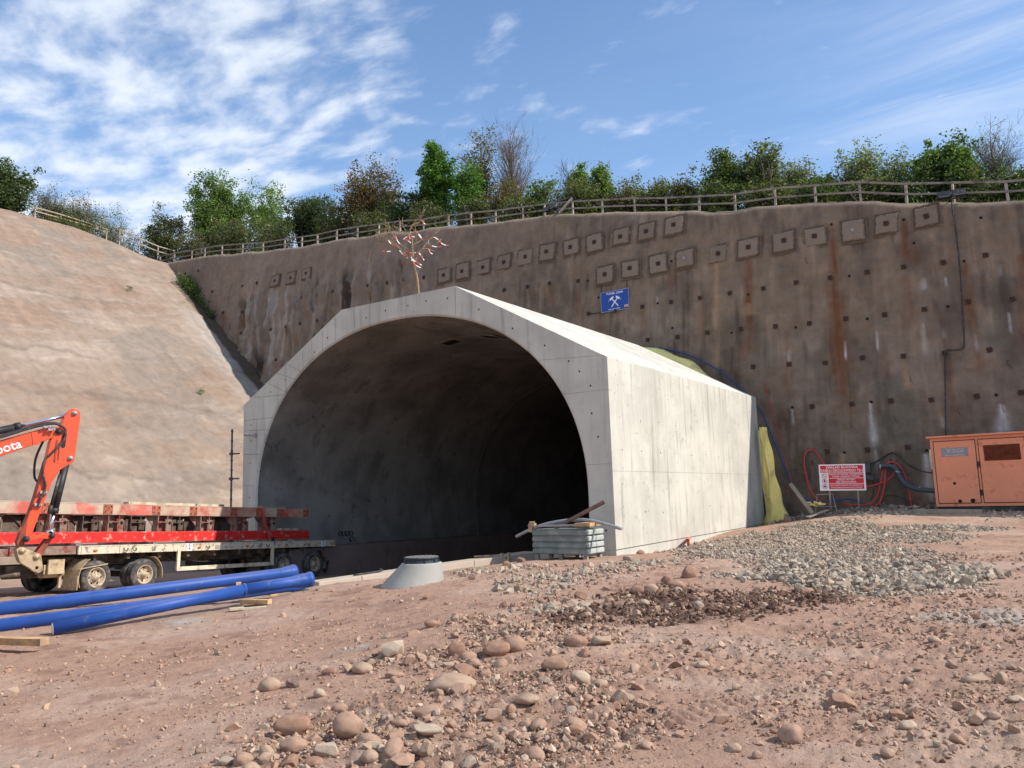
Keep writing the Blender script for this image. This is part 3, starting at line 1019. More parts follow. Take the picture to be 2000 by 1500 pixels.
def pad_mesh(seed):
    """square sprayed pad with a trowelled groove round it"""
    r = np.random.default_rng(seed)
    n = 15
    s = np.linspace(-1, 1, n)
    A, B = np.meshgrid(s, s, indexing='ij')
    hw, hh = 0.36 + r.uniform(-.02, .02), 0.36 + r.uniform(-.03, .03)
    sk = r.uniform(-.10, .10)
    x = A * hw * 1.3 + sk * B * hh + 0.012 * r.standard_normal(A.shape)
    z = B * hh * 1.28 + 0.012 * r.standard_normal(A.shape)
    rim = np.maximum(np.abs(A), np.abs(B))
    h = np.where(rim < 0.76, 0.085, np.where(rim < 0.98, 0.012, 0.03)) + 0.006 * r.standard_normal(A.shape)
    c = np.empty(A.shape + (3,))
    t = r.uniform(.9, 1.12)
    c[:] = (0.232 * t, 0.172 * t, 0.126 * t)
    c[(rim > 0.72) & (rim < 0.99)] = (0.095, 0.066, 0.048)
    c[rim >= 0.99] = (0.19, 0.135, 0.097)
    f = grid_faces(n, n)
    return np_mesh('anchor_pad', np.stack([x, -h, z], -1).reshape(-1, 3), f, [M['pad']], False, c.reshape(-1, 3))


def plate_mesh():
    b = MB()
    b.box((0, -.012, 0), (.17, .03, .17))
    b.lathe([(.0, -.085), (.02, -.085), (.02, -.03), (.036, -.03), (.036, -.01)], axis='Y', n=8)
    me = bpy.data.meshes.new('anchor_plate')
    me.from_pydata(b.v, [], b.f)
    me.materials.append(M['rust'])
    return me


PLATE_ME = plate_mesh()
PAD_ME = [pad_mesh(s) for s in range(6)]


def wall_child(name, me, x, z, off=0.0, roll=0.0, sc=(1, 1, 1)):
    o = link(name, me, WALL)
    p = wall_pt(x, z, off)
    o.location = p - Vector((0, WY0, 0))
    o.rotation_euler = (-TILT, roll, 0)
    o.scale = sc
    return o


for i, (x, z) in enumerate(PADS_UP + PADS_LO + PADS_OLD):
    o = wall_child('anchor_pad', PAD_ME[i % 6], x, z, 0.02, random.uniform(-.05, .05), (.95 if i > 21 else 1.08, 1, .95 if i > 21 else 1.08))
    if i not in (11 + 3, 11 + 8):
        q = link('anchor_plate', PLATE_ME, o, (random.uniform(-.03, .03), -.09, random.uniform(-.03, .03)), (0, random.uniform(-.15, .15), 0))
    else:
        b = MB()
        b.tube([(0, -.05, 0), (0.01, -.16, .01)], .022, 6)
        b.box((0, -.1, 0), (.11, .03, .11), rot=(0, .4, 0))
        b.build('anchor_stub', M['galv'], o)
for (x, z) in PLATES:
    wall_child('anchor_plate', PLATE_ME, x, z, 0.025, random.uniform(-.2, .2))
for (x, z) in MOUND:
    wall_child('anchor_plate', PLATE_ME, x, z, 0.02, random.uniform(-.25, .25), (.95, 1, 1.1))
hb = MB()
hb.lathe([(0, -.02), (.045, -.02), (.055, .01), (.055, .03)], axis='Y', n=10)
hm = bpy.data.meshes.new('drain_hole')
hm.from_pydata(hb.v, [], hb.f)
hm.materials.append(M['hole'])
for (x, z) in HOLES:
    wall_child('drain_hole', hm, x, z, 0.012)
# hooked tie wires left in the face
for (x, z) in [(5.0, 5.0), (9.2, 4.0), (10.1, 3.7), (11.6, 3.8), (13.6, 3.9), (14.9, 3.9), (3.0, 7.3), (0.9, 8.6), (7.2, 5.2), (12.2, 5.2), (15.2, 5.4), (-20.0, 10.6), (-6.0, 12.3), (8.8, 10.4)]:
    b = MB()
    b.tube(smooth_path([(0, 0, .1), (.0, -.05, 0), (.03, -.06, -.12), (.08, -.03, -.16)], 4), .008, 5)
    o = b.build('tie_wire', M['rust'], WALL)
    o.location = wall_pt(x, z, .0) - Vector((0, WY0, 0))


# ------------------------------------------------------------------ sprayed slope on the west side
def slope_z(x):
    return -10.2 - 0.805 * x


def build_slope():
    s = np.linspace(0, 1, 330)
    ys = np.concatenate([np.arange(-60, -22, 1.0), np.arange(-22, 17.2, 0.10)])
    XL, XR = -36.4, -9.6
    xl = XL - 1.95 * (1 - sstep(ys, 9.5, 15.5))
    X = XR + (xl[None, :] - XR) * s[:, None]
    Y = np.repeat(ys[None, :], len(s), 0)
    Z = slope_z(X)
    t = (X - XR) / (XL - XR) * 33.0                 #                 # metres up the slope
    wl = 1.3 * fbm(Y * .16, t * .1, 0, 200, 3) + 0.5 * fbm(Y * .9, t * .6, 0, 203, 3)
    d = 0.16 * fbm(Y * .22, t * .22, 0, 205, 3) + 0.075 * fbm(Y * 1.0 + .5 * t, t * .8, 0, 208, 4) + 0.022 * fbm(Y * 3.5, t * 3.5, 0, 210, 3)
    edge = np.zeros_like(X)
    for (lv, am) in ((7.6, .07), (13.6, .08), (17.5, .05), (24.0, .06)):
        q = t + wl - lv
        pres = sstep(fbm(Y * .3, 0 * Y + lv, 0, 215, 2), -.45, -.05)
        d = d + am * sstep(q, 0, .10) * pres * (1 - 0.55 * sstep(q, .2, 3.5))
        edge = np.maximum(edge, np.exp(-(q / .13) ** 2) * pres)
    nx, nz = 0.805 / 1.284, 1 / 1.284
    P = np.stack([X + d * nx, Y, Z + d * nz], -1)
    # rounded crest
    lip = []
    for (dx, dz) in [(-.25, .14), (-.6, .24), (-1.0, .27), (-1.6, .22), (-2.4, .0)]:
        lip.append(np.stack([xl + dx, ys, slope_z(xl) + dz + .07 * fbm(ys * .8, dx + 0 * ys, 0, 219, 3)], -1))
    P = np.concatenate([P, np.stack(lip, 0)], 0)
    full = P.shape[0]
    tt = np.concatenate([t, np.full((5, len(ys)), 33.5)])
    YY = P[..., 1]
    ee = np.concatenate([edge, np.zeros((5, len(ys)))])
    # skewed cloudy bands as the spray nozzle left them
    u = YY * .9 + tt * .35
    v = tt * .95 - YY * .18
    n1 = fbm(u * .13, v * .55, 0, 230, 5)
    n2 = fbm(u * .5, v * 1.2, 0, 236, 4)
    n3 = fbm(YY * .25, tt * .25, 0, 240, 3)
    c = np.empty(P.shape)
    c[:] = (0.30, 0.23, 0.168)
    c = c + (np.array([0.275, 0.19, 0.132]) - c) * sstep(n1, .0, .34)[..., None] * 0.75
    c = c + (np.array([0.365, 0.293, 0.222]) - c) * sstep(-n1 + n2 * .5, .05, .5)[..., None] * 0.75
    c = c + (np.array([0.235, 0.20, 0.16]) - c) * sstep(n3 + .3 * n2, .05, .4)[..., None] * 0.7
    lowg = (1 - sstep(tt, 6.5, 9.5)) * sstep(n3 + n2 * .5, -.35, .15)
    c = c + (np.array([0.25, 0.208, 0.165]) - c) * lowg[..., None] * 0.7
    c = c + (np.array([0.20, 0.165, 0.13]) - c) * (ee * .7)[..., None]
    sp = sstep(fbm(u * .7, v * 2.4, 0, 250, 4), .30, .55)
    c = c + (np.array([0.56, 0.50, 0.43]) - c) * sp[..., None] * .16
    dk = sstep(fbm(YY * 2.4, tt * 3.2, 0, 255, 3), .56, .66)
    c = c + (np.array([0.17, 0.14, 0.11]) - c) * dk[..., None] * .4
    # damp gutter at the foot of the retaining wall
    gut = wall_y(P[..., 2]) - YY + .14 * fbm(YY * 1.3, tt * 1.3, 0, 260, 3)
    wetg = (1 - sstep(gut, .95, 1.25)) * (1 - sstep(tt, 27, 30))
    c = c + (np.array([0.085, 0.058, 0.038]) - c) * wetg[..., None] * .9
    ash = (1 - sstep(gut, 1.6, 3.6)) * (1 - wetg) * (1 - sstep(tt, 24, 27))
    c = c + (np.array([0.36, 0.325, 0.275]) - c) * ash[..., None] * .7
    rill = fbm(YY * 2.2 + .4 * n2, tt * .22, 0, 270, 4)
    grit = fbm(YY * 4.5, tt * 4.5, 0, 275, 3)
    c = c * (1.07 + .16 * rill + .15 * grit)[..., None]
    c = c * np.array((0.93, 0.905, 0.93))
    f = grid_faces(full, len(ys))
    me = np_mesh('slope', P.reshape(-1, 3), f, [M['slope']], True, c.reshape(-1, 3))
    tag(link('slope', me), 'pale pinkish sprayed-concrete slope on the left of the tunnel', None, None, 'structure')


build_slope()

# ================================================================== TUNNEL PORTAL
PORTAL = empty('tunnel_portal', (0, 0, 0), label='pale cast-concrete tunnel portal with octagonal front and round dark bore', cat='tunnel portal')
OUT = [(7.0, -4.5), (7.0, 4.88), (2.27, 7.52), (-2.27, 7.52), (-7.0, 4.88), (-7.0, -4.5)]
CZ, PZ, LEN = 0.5, 1.5, 12.5
GRADE = -0.02


def prof_pt(th, grow=0.0):
    """point of the bore outline: a slightly squared oval that draws in towards its feet"""
    c_, s_ = math.cos(th), math.sin(th)
    x = 6.28 * math.copysign(abs(c_) ** (2 / 2.15), c_)
    z = (5.37 if s_ > 0 else 8.0) * math.copysign(abs(s_) ** (2 / 2.15), s_)
    r = math.hypot(x, z)
    return (x * (1 + grow / r), PZ + z * (1 + grow / r))


_TH = np.linspace(R_(-26), R_(206), 400)
_PP = np.array([prof_pt(t) for t in _TH])
_PA = np.arctan2(_PP[:, 1] - PZ, _PP[:, 0])
_PA = np.where(_PA < -2, _PA + 2 * math.pi, _PA)
_PR = np.hypot(_PP[:, 0], _PP[:, 1] - PZ)


def prof_r(a):
    a = a + 2 * math.pi if a < -2 else a
    return float(np.interp(a, _PA, _PR))


def hit_bore(px, py, inset=.02, start=18.0):
    """where a sight line meets the bore surface"""
    d = ray(px, py)
    for t in np.arange(start, 60, .01):
        q = CAM + t * d
        if q[1] < .1:
            continue
        z = q[2] - PZ - GRADE * q[1]
        if math.hypot(q[0], z) > prof_r(math.atan2(z, q[0])) - inset:
            return q, math.atan2(z, q[0])
    return q, 0.0


def out_at(a):
    dx, dz = math.cos(a), math.sin(a)
    best = None
    for i in range(5):
        (x1, z1), (x2, z2) = OUT[i], OUT[i + 1]
        ex, ez = x2 - x1, z2 - z1
        den = dx * ez - dz * ex
        if abs(den) < 1e-9:
            continue
        t = (x1 * ez - (z1 - PZ) * ex) / den
        u = (x1 * dz - (z1 - PZ) * dx) / den
        if t > 0 and -1e-6 <= u <= 1 + 1e-6:
            best = t if best is None else min(best, t)
    return (dx * best, PZ + dz * best)


def build_portal():
    a0 = R_(-23.5)
    ths = list(np.linspace(a0, math.pi - a0, 131))
    for (x, z) in OUT[1:5]:                              # let the outline's corners fall on a spoke
        w = math.atan2(z - PZ, x)
        ths.append(float(np.interp(w, _PA, _TH)))
    ths = sorted(ths)
    ang = [math.atan2(prof_pt(t)[1] - PZ, prof_pt(t)[0]) for t in ths]
    b = MB()
    n = len(ang)
    bv = 0.05
    inner = [prof_pt(t) for t in ths]
    innb = [prof_pt(t, bv) for t in ths]
    outer = [out_at(a) for a in ang]
    # front face, chamfered rim of the bore
    vs = [(x, 0, z) for x, z in outer] + [(x, 0, z) for x, z in innb] + [(x, bv, z) for x, z in inner]
    fs = []
    for i in range(n - 1):
        fs.append((i, n + i, n + i + 1, i + 1))
        fs.append((n + i, 2 * n + i, 2 * n + i + 1, n + i + 1))
    b.add(vs, fs)
    # outside walls and roof slopes, subdivided
    cr = [(x, z) for (x, z) in OUT]
    for i in range(5):
        (x1, z1), (x2, z2) = cr[i], cr[i + 1]
        b.add([(x1, 0, z1), (x1, LEN, z1), (x2, LEN, z2), (x2, 0, z2)], [(0, 1, 2, 3)])
    # rear face
    vs = [(x, LEN, z) for x, z in outer] + [(x, LEN, z) for x, z in inner]
    b.add(vs, [(i, i + 1, n + i + 1, n + i) for i in range(n - 1)])
    # casting joints (thin recess fillers), tie holes
    def joint(p, q, w=0.014, ax='f', mi=1):
        if ax == 'f':
            (x1, z1), (x2, z2) = p, q
            b.bar((x1, -.0015, z1), (x2, -.0015, z2), .003, w, up=(0, 1, 0), mi=mi) if False else None
            d = Vector((x2 - x1, 0, z2 - z1)).normalized()
            nn = Vector((-d.z, 0, d.x)) * (w / 2)
            P1, P2 = Vector((x1, -.003, z1)), Vector((x2, -.003, z2))
            b.add([P1 - nn, P2 - nn, P2 + nn, P1 + nn], [(0, 1, 2, 3)], mi)
        else:
            (y1, z1), (y2, z2) = p, q
            d = Vector((0, y2 - y1, z2 - z1)).normalized()
            nn = Vector((0, -d.z, d.y)) * (w / 2)
            P1, P2 = Vector((7.003, y1, z1)), Vector((7.003, y2, z2))
            b.add([P1 - nn, P2 - nn, P2 + nn, P1 + nn], [(0, 1, 2, 3)], mi)
    for p, q in [((-6.98, 4.33), (-5.50, 4.33)), ((-6.98, 3.97), (-5.76, 3.94)), ((-6.98, 3.16), (-6.08, 3.13)), ((-6.98, 2.10), (-6.40, 2.08)), ((-6.42, 5.08), (-4.86, 5.05)),
                 ((-5.72, 5.50), (-4.50, 4.98)), ((-5.30, 5.80), (-4.25, 5.45)), ((-4.80, 6.05), (-4.10, 5.72)), ((-4.05, 6.45), (-4.05, 5.72)), ((-3.13, 6.98), (-3.13, 6.28)),
                 ((-2.55, 7.30), (-2.55, 6.58)), ((-1.73, 7.50), (-1.71, 6.86)), ((2.28, 7.45), (2.28, 6.68)), ((-3.65, 6.70), (-3.6, 6.05))]:
        joint(p, q, 0.010)
    for p, q in [((5.0, 5.03), (6.98, 4.93)), ((5.72, 4.06), (6.98, 4.06)), ((6.30, 2.22), (6.98, 2.22)), ((6.3, .12), (6.98, .12))]:
        joint(p, q, 0.005)
    for p, q, w in [((0, .13), (12.5, .13), .022), ((0, 2.04), (12.5, 1.96), .004), ((11.3, 4.86), (11.35, -1), .02), ((8.9, 4.86), (8.9, 2.0), .003), ((5.1, 4.86), (5.1, .13), .003),
                    ((2.6, 4.86), (2.6, 2.0), .005), ((7.0, 2.0), (7.0, .13), .003), ((10.2, 2.0), (10.2, .13), .003)]:
        joint(p, q, w, 's')
    rr = random.Random(4)
    for y in np.arange(.55, 12.3, 1.22):
        for z in (.95, 1.75, 2.55, 3.4, 4.25):
            y2, z2, s = y + rr.uniform(-.05, .05), z + rr.uniform(-.04, .04), rr.uniform(.010, .022)
            b.add([(7.004, y2 + s * math.cos(k), z2 + 1.2 * s * math.sin(k)) for k in np.linspace(0, 2 * math.pi, 9)[:-1]], [tuple(range(8))], 2)
    for _ in range(150):
        y2, z2, s = rr.uniform(.2, 12), rr.uniform(.3, 4.7), rr.uniform(.006, .014)
        b.add([(7.0035, y2 + s * math.cos(k), z2 + 1.6 * s * math.sin(k)) for k in np.linspace(0, 2 * math.pi, 7)[:-1]], [tuple(range(6))], 1)
    for (x, z) in [(-6.6, 4.15), (-6.6, 3.6), (-6.63, 2.85), (-6.64, 1.7), (-6.65, 1.0), (-5.6, 5.2), (-4.9, 5.55), (-3.5, 6.3), (-2.9, 6.7), (-1.2, 7.1), (-.4, 7.2), (.5, 7.22), (1.2, 7.25), (2.0, 7.2),
                   (3.1, 6.7), (4.2, 6.0), (5.2, 5.4), (6.2, 4.6), (6.5, 3.5), (6.65, 2.9), (6.7, 1.3), (6.75, .6), (6.5, 4.2), (5.9, 4.9)]:
        s = .024
        b.add([(x + s * math.cos(k), -.004, z + 1.15 * s * math.sin(k)) for k in np.linspace(0, 2 * math.pi, 9)[:-1]], [tuple(range(8))], 2)
    b.build('portal_block', [M['portal'], M['joint'], M['hole']], PORTAL)
    # bore
    L = 46.0
    na, ny = 121, 60
    aa = np.linspace(a0, math.pi - a0, na)
    yy = np.linspace(bv, L, ny)
    A, Yg = np.meshgrid(aa, yy, indexing='ij')
    ringd = np.zeros_like(Yg)
    PX = np.array([prof_pt(t) for t in aa])
    P = np.stack([PX[:, :1] + 0 * Yg, Yg, PX[:, 1:] + GRADE * Yg], -1)
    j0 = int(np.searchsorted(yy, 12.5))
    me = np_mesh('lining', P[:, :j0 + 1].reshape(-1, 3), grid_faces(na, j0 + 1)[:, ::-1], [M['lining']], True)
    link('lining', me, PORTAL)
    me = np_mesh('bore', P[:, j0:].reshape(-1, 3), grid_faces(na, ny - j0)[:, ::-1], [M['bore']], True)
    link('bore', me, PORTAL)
    # casting ring joints in the bore, and its blind end
    for y in (12.5, 24.5, 36.5):
        b = MB()
        pts = [(prof_pt(t, -.012)[0], y, prof_pt(t, -.012)[1] + GRADE * y) for t in aa]
        b.tube(pts, .014, 5)
        b.build('ring_joint', M['ringjoint'], PORTAL)
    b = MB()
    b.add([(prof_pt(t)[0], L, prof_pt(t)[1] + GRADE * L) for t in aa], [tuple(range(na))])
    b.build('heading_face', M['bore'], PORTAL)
    # raised walkway on the far side with its duct openings
    b = MB()
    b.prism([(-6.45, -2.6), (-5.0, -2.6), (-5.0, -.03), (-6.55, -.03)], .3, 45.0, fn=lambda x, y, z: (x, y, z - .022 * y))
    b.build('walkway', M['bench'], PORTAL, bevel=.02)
    for (px, py, r) in [(664, 1042, .09), (671, 1042, .09), (678, 1042, .09), (685, 1041, .09), (687, 1053, .10)]:
        q, ang_ = hit_bore(px, py)
        b = MB()
        b.lathe([(0, -.03), (r * .8, -.03), (r * .8, -.04), (r, -.04), (r, .03)], axis='X', n=12)
        b.build('duct_opening', M['hole'], PORTAL, tuple(q), (0, -(ang_ - math.pi), 0))
    for (px, py) in [(881, 668), (956, 657)]:
        q, ang_ = hit_bore(px, py, .01)
        b = MB()
        b.box((0, 0, 0), (.85, .75, .03))
        b.box((0, 0, -.012), (.5, .42, .03), mi=1)
        b.build('ceiling_niche', [M['lining'], M['hole']], PORTAL, tuple(q), (0, -(ang_ - math.pi / 2), 0))
    # bracket rod sticking out of the left shoulder
    b = MB()
    b.tube([(-6.96, -.02, 3.84), (-6.35, -.05, 3.78)], .018, 6)
    b.box((-6.33, -.05, 3.78), (.05, .05, .16))
    b.build('bracket_rod', M['galv'], PORTAL)


build_portal()

# kerb beside the roadway: block beam lying along the dirt edge
KERB = empty('kerb_beam', (float(K1[0]), float(K1[1]), 0), label='long low pinkish concrete kerb beam beside the sunken road, running to the tunnel mouth', cat='kerb')
kb = MB()
kd = (K1 - K0) / np.linalg.norm(K1 - K0)
kn = np.array([kd[1], -kd[0]])
Lk = float(np.linalg.norm(K1 - K0))
seg = 6
for i in range(seg):
    s0, s1 = Lk * i / seg, Lk * (i + 1) / seg - .012
    A = K0 + kd * s0
    B = K0 + kd * s1
    za, zb = -.17 + .20 * s0 / Lk, -.17 + .20 * s1 / Lk
    c0 = [(A - kn * .5), (A - kn * .02), (B - kn * .02), (B - kn * .5)]
    vs = [(p[0], p[1], -1.6) for p in c0] + [(c0[0][0], c0[0][1], za), (c0[1][0], c0[1][1], za), (c0[2][0], c0[2][1], zb), (c0[3][0], c0[3][1], zb)]
    kb.add(vs, [(3, 2, 1, 0), (4, 5, 6, 7), (0, 1, 5, 4), (1, 2, 6, 5), (2, 3, 7, 6), (3, 0, 4, 7)])
o = kb.build('kerb_block', M['kerb'], KERB, bevel=.012)
o.matrix_parent_inverse = Matrix.Translation((-float(K1[0]), -float(K1[1]), 0))
kb = MB()
kb.box((5.15, .55, -.35), (1.5, .42, .78))
o = kb.build('end_block', M['kerb'], KERB, bevel=.012)
o.matrix_parent_inverse = Matrix.Translation((-float(K1[0]), -float(K1[1]), 0))

# ================================================================== TRAILER
TDIR = Vector((-0.11, 1.0, -0.052)).normalized()
TLEFT = Vector((-1.0, -0.11, 0)).normalized()
TUP = TDIR.cross(TLEFT).normalized()
TROT = Matrix((TDIR, TLEFT, TUP)).transposed().to_euler()
TORG = Vector((-3.9, -6.7, -0.57))


def at_trailer(p):
    return TORG + TDIR * p[0] + TLEFT * p[1] + TUP * p[2]


def wheel_meshes(R=0.405, W=0.245):
    t = MB()
    prof = [(.245, W / 2 - .02), (.27, W / 2), (.33, W / 2), (.375, W / 2 - .012), (R - .012, W / 2 - .03), (R, W / 2 - .055)]
    for k in range(4):                                   # circumferential grooves
        y = W / 2 - .075 - k * .03
        prof += [(R, y), (R - .014, y - .004), (R - .014, y - .012), (R, y - .016)]
    prof += [(R, -W / 2 + .055), (R - .012, -W / 2 + .03), (.375, -W / 2 + .012), (.33, -W / 2), (.27, -W / 2), (.245, -W / 2 + .02)]
    t.lathe(prof, axis='Y', n=40)
    tm = bpy.data.meshes.new('wheel')
    tm.from_pydata(t.v, [], t.f)
    tm.materials.append(M['tyre'])
    tm.polygons.foreach_set('use_smooth', [True] * len(tm.polygons))
    r = MB()
    h = W / 2
    r.lathe([(.247, -h + .03), (.247, -h + .012), (.225, -h + .01), (.215, -h + .05), (.195, -h + .085), (.10, -h + .10), (.095, -h + .06), (.075, -h + .055), (.07, -h + .0), (.0, -h - .005)], axis='Y', n=32)
    for k in range(8):
        a = 2 * math.pi * k / 8
        r.lathe([(.0, -h + .068), (.014, -h + .068), (.016, -h + .10)], c=(.085 * 1.0 * math.cos(a) * 1.55, 0, .085 * 1.55 * math.sin(a)), axis='Y', n=6)
    for k in range(6):
        a = 2 * math.pi * (k + .5) / 6
        c = (.165 * math.cos(a), -h + .0855, .165 * math.sin(a))
        r.add([(c[0] + .026 * math.cos(q), c[1] + (.0), c[2] + .026 * math.sin(q)) for q in np.linspace(0, 2 * math.pi, 11)[:-1]], [tuple(range(10))], 1)
    rm = bpy.data.meshes.new('rim')
    rm.from_pydata(r.v, [], r.f)
    rm.materials.append(M['rim'])
    rm.materials.append(M['hole'])
    rm.polygons.foreach_set('material_index', r.m)
    rm.polygons.foreach_set('use_smooth', [s for s in r.s])
    return tm, rm


TYRE_ME, RIM_ME = wheel_meshes()


def build_trailer():
    T = empty('flatbed_trailer', TORG, TROT, 'muddy cream four-axle flatbed trailer loaded with red steel beams, backed to the tunnel', 'trailer')
    R = .405
    # deck and painted side rails
    b = MB()
    b.box((4.2, 1.25, 1.13), (9.4, 2.36, .10))
    b.build('deck', M['wood'], T, bevel=.008)
    for v, nm in ((.06, 'side_rail'), (2.44, 'side_rail')):
        b = MB()
        b.box((4.23, v, 1.075), (9.54, .06, .205))
        b.box((4.23, v - .012, 1.165), (9.54, .05, .03))
        b.box((4.23, v - .012, .985), (9.54, .05, .025))
        for s in (-.45, .6, 6.9, 8.9):
            b.box((s, v - .04, 1.07), (.05, .02, .2))
        rail = b.build(nm, M['creamw'], T, bevel=.006)
        if v < 1:
            for s in (-.1, 3.1, 4.9, 6.6):
                c = MB()
                c.box((s, v - .05, 1.06), (.10, .02, .045))
                c.build('reflector', M['amber'], rail, bevel=.004)
            for s, w in ((1.6, .10), (3.75, .12), (5.4, .08)):
                c = MB()
                c.box((s, v - .041, 1.07), (w, .012, .11))
                c.build('plate', M['galv'], rail)
            for s in (2.75, 8.35):
                c = MB()
                c.box((s, v - .042, 1.07), (.20, .012, .19))
                c.build('number_plate', M['white'], rail)
                text('number', '2', .19, M['black'], rail, (s, v - .052, 1.075), (math.pi / 2, 0, 0), extrude=.001, sx=.8)
            for s in (.75, 1.0, 3.4, 5.75, 7.6, 8.8):
                c = MB()
                c.tube(smooth_path([(s - .06, v - .045, 1.11), (s - .05, v - .08, 1.04), (s + .03, v - .08, 1.03), (s + .06, v - .045, 1.10)], 4), .010, 6)
                c.build('lashing_ring', M['dark'], rail)
    # chassis beams
    b = MB()
    for v in (.75, 1.75):
        b.box((4.2, v, .88), (9.0, .14, .38))
        b.box((4.2, v, 1.06), (9.0, .22, .03))
        b.box((4.2, v, .70), (9.0, .22, .03))
    for s in np.arange(0, 8.6, .95):
        b.box((s, 1.25, .93), (.08, 2.2, .22))
    b.build('chassis', M['chassis'], T, bevel=.006)
    # front part: dark bolster and turntable over the dolly
    b = MB()
    b.box((-1.35, 1.25, 1.08), (1.6, 2.3, .20))
    b.box((-2.9, 1.25, 1.06), (1.7, 2.2, .17))
    b.build('front_bolster', M['brack'], T, bevel=.01)
    b = MB()
    b.lathe([(0, .80), (.62, .80), (.66, .84), (.66, .90), (.60, .93), (0, .93)], c=(-.35, 1.25, 0), n=32)
    b.box((-.2, 1.25, .66), (3.1, .9, .16))
    b.box((-1.3, .95, .58), (.9, .12, .30))
    b.box((-1.3, 1.55, .58), (.9, .12, .30))
    b.tube([(-1.6, .55, .55), (-4.2, 1.25, .5)], .06, 8)
    b.tube([(-1.6, 1.95, .55), (-4.2, 1.25, .5)], .06, 8)
    b.build('turntable', M['chassis'], T, bevel=.008)
    b = MB()
    b.box((-.95, .45, .64), (.5, .34, .22))
    b.box((-.95, .22, .7), (.4, .05, .34))
    b.box((-.78, .3, .5), (.06, .06, .6))
    b.tube([(-1.2, .42, .55), (-.65, .42, .55)], .11, 14)
    b.build('brake_chamber', M['mud'], T, bevel=.006)
    # axles and wheels: two at the dolly, two at the rear; twin tyres each side
    for s in (0.0, 1.38, 6.52, 7.98):
        b = MB()
        b.tube([(s, .3, R), (s, 2.2, R)], .075, 10)
        b.box((s, .72, .62), (1.0, .09, .05))
        b.box((s, .72, .56), (.7, .09, .04))
        b.box((s, 1.78, .62), (1.0, .09, .05))
        b.box((s, .72, .5), (.14, .14, .2))
        b.box((s, 1.78, .5), (.14, .14, .2))
        b.build('axle', M['chassis'], T)
        for v, side in ((.135, 0), (.40, 0), (2.10, 1), (2.365, 1)):
            w = link('wheel', TYRE_ME, T, (s, v, R), (0, random.uniform(0, 6), math.pi if side else 0))
            if v in (.135, 2.365):
                link('rim', RIM_ME, w)
    # mudguards
    def guard(s, a0, a1, nm='mudguard', mat=M['mud']):
        b = MB()
        n = 9
        vs, fs = [], []
        for i in range(n + 1):
            a = a0 + (a1 - a0) * i / n
            for rr in (.50, .515):
                for v in (-.02, .56):
                    vs.append((s + rr * math.cos(a), v, R + rr * math.sin(a)))
        for i in range(n):
            o, p = i * 4, i * 4 + 4
            fs += [(o, p, p + 1, o + 1), (o + 2, o + 3, p + 3, p + 2), (o, o + 2, p + 2, p), (o + 1, p + 1, p + 3, o + 3)]
        fs += [(0, 1, 3, 2), (n * 4, n * 4 + 2, n * 4 + 3, n * 4 + 1)]
        b.add(vs, fs)
        return b.build(nm, mat, T)
    guard(0.0, R_(118), R_(205))
    guard(1.38, R_(-12), R_(62))
    guard(7.98, R_(-20), R_(60), mat=M['chassis'])
    b = MB()
    b.box((-.52, .27, .30), (.02, .56, .34))
    b.tube([(-.5, .0, .62), (.25, .0, .72)], .018, 6)
    b.build('mud_flap', M['mud'], T)
    b = MB()
    b.box((8.62, .27, .30), (.02, .5, .4), rot=(0, .25, 0))
    b.build('mud_flap', M['rubber'], T)
    # side underrun frame
    b = MB()
    b.box((4.2, .02, .50), (3.66, .05, .11))
    b.box((2.41, .03, .75), (.10, .06, .56))
    b.box((5.98, .03, .75), (.10, .06, .56))
    b.build('underrun_guard', M['cream'], T, bevel=.006)
    b = MB()
    b.tube(smooth_path([(2.5, .4, .82), (3.4, .35, .66), (4.5, .35, .68), (5.4, .38, .74), (6.2, .5, .86)], 5), .014, 6)
    b.tube([(3.6, 1.0, .62), (5.0, 1.0, .62)], .14, 14)
    b.tube([(2.4, .55, .9), (2.8, .3, .55), (3.0, .3, .5)], .02, 6)
    b.build('air_line', M['hose'], T)
    return T


build_trailer()


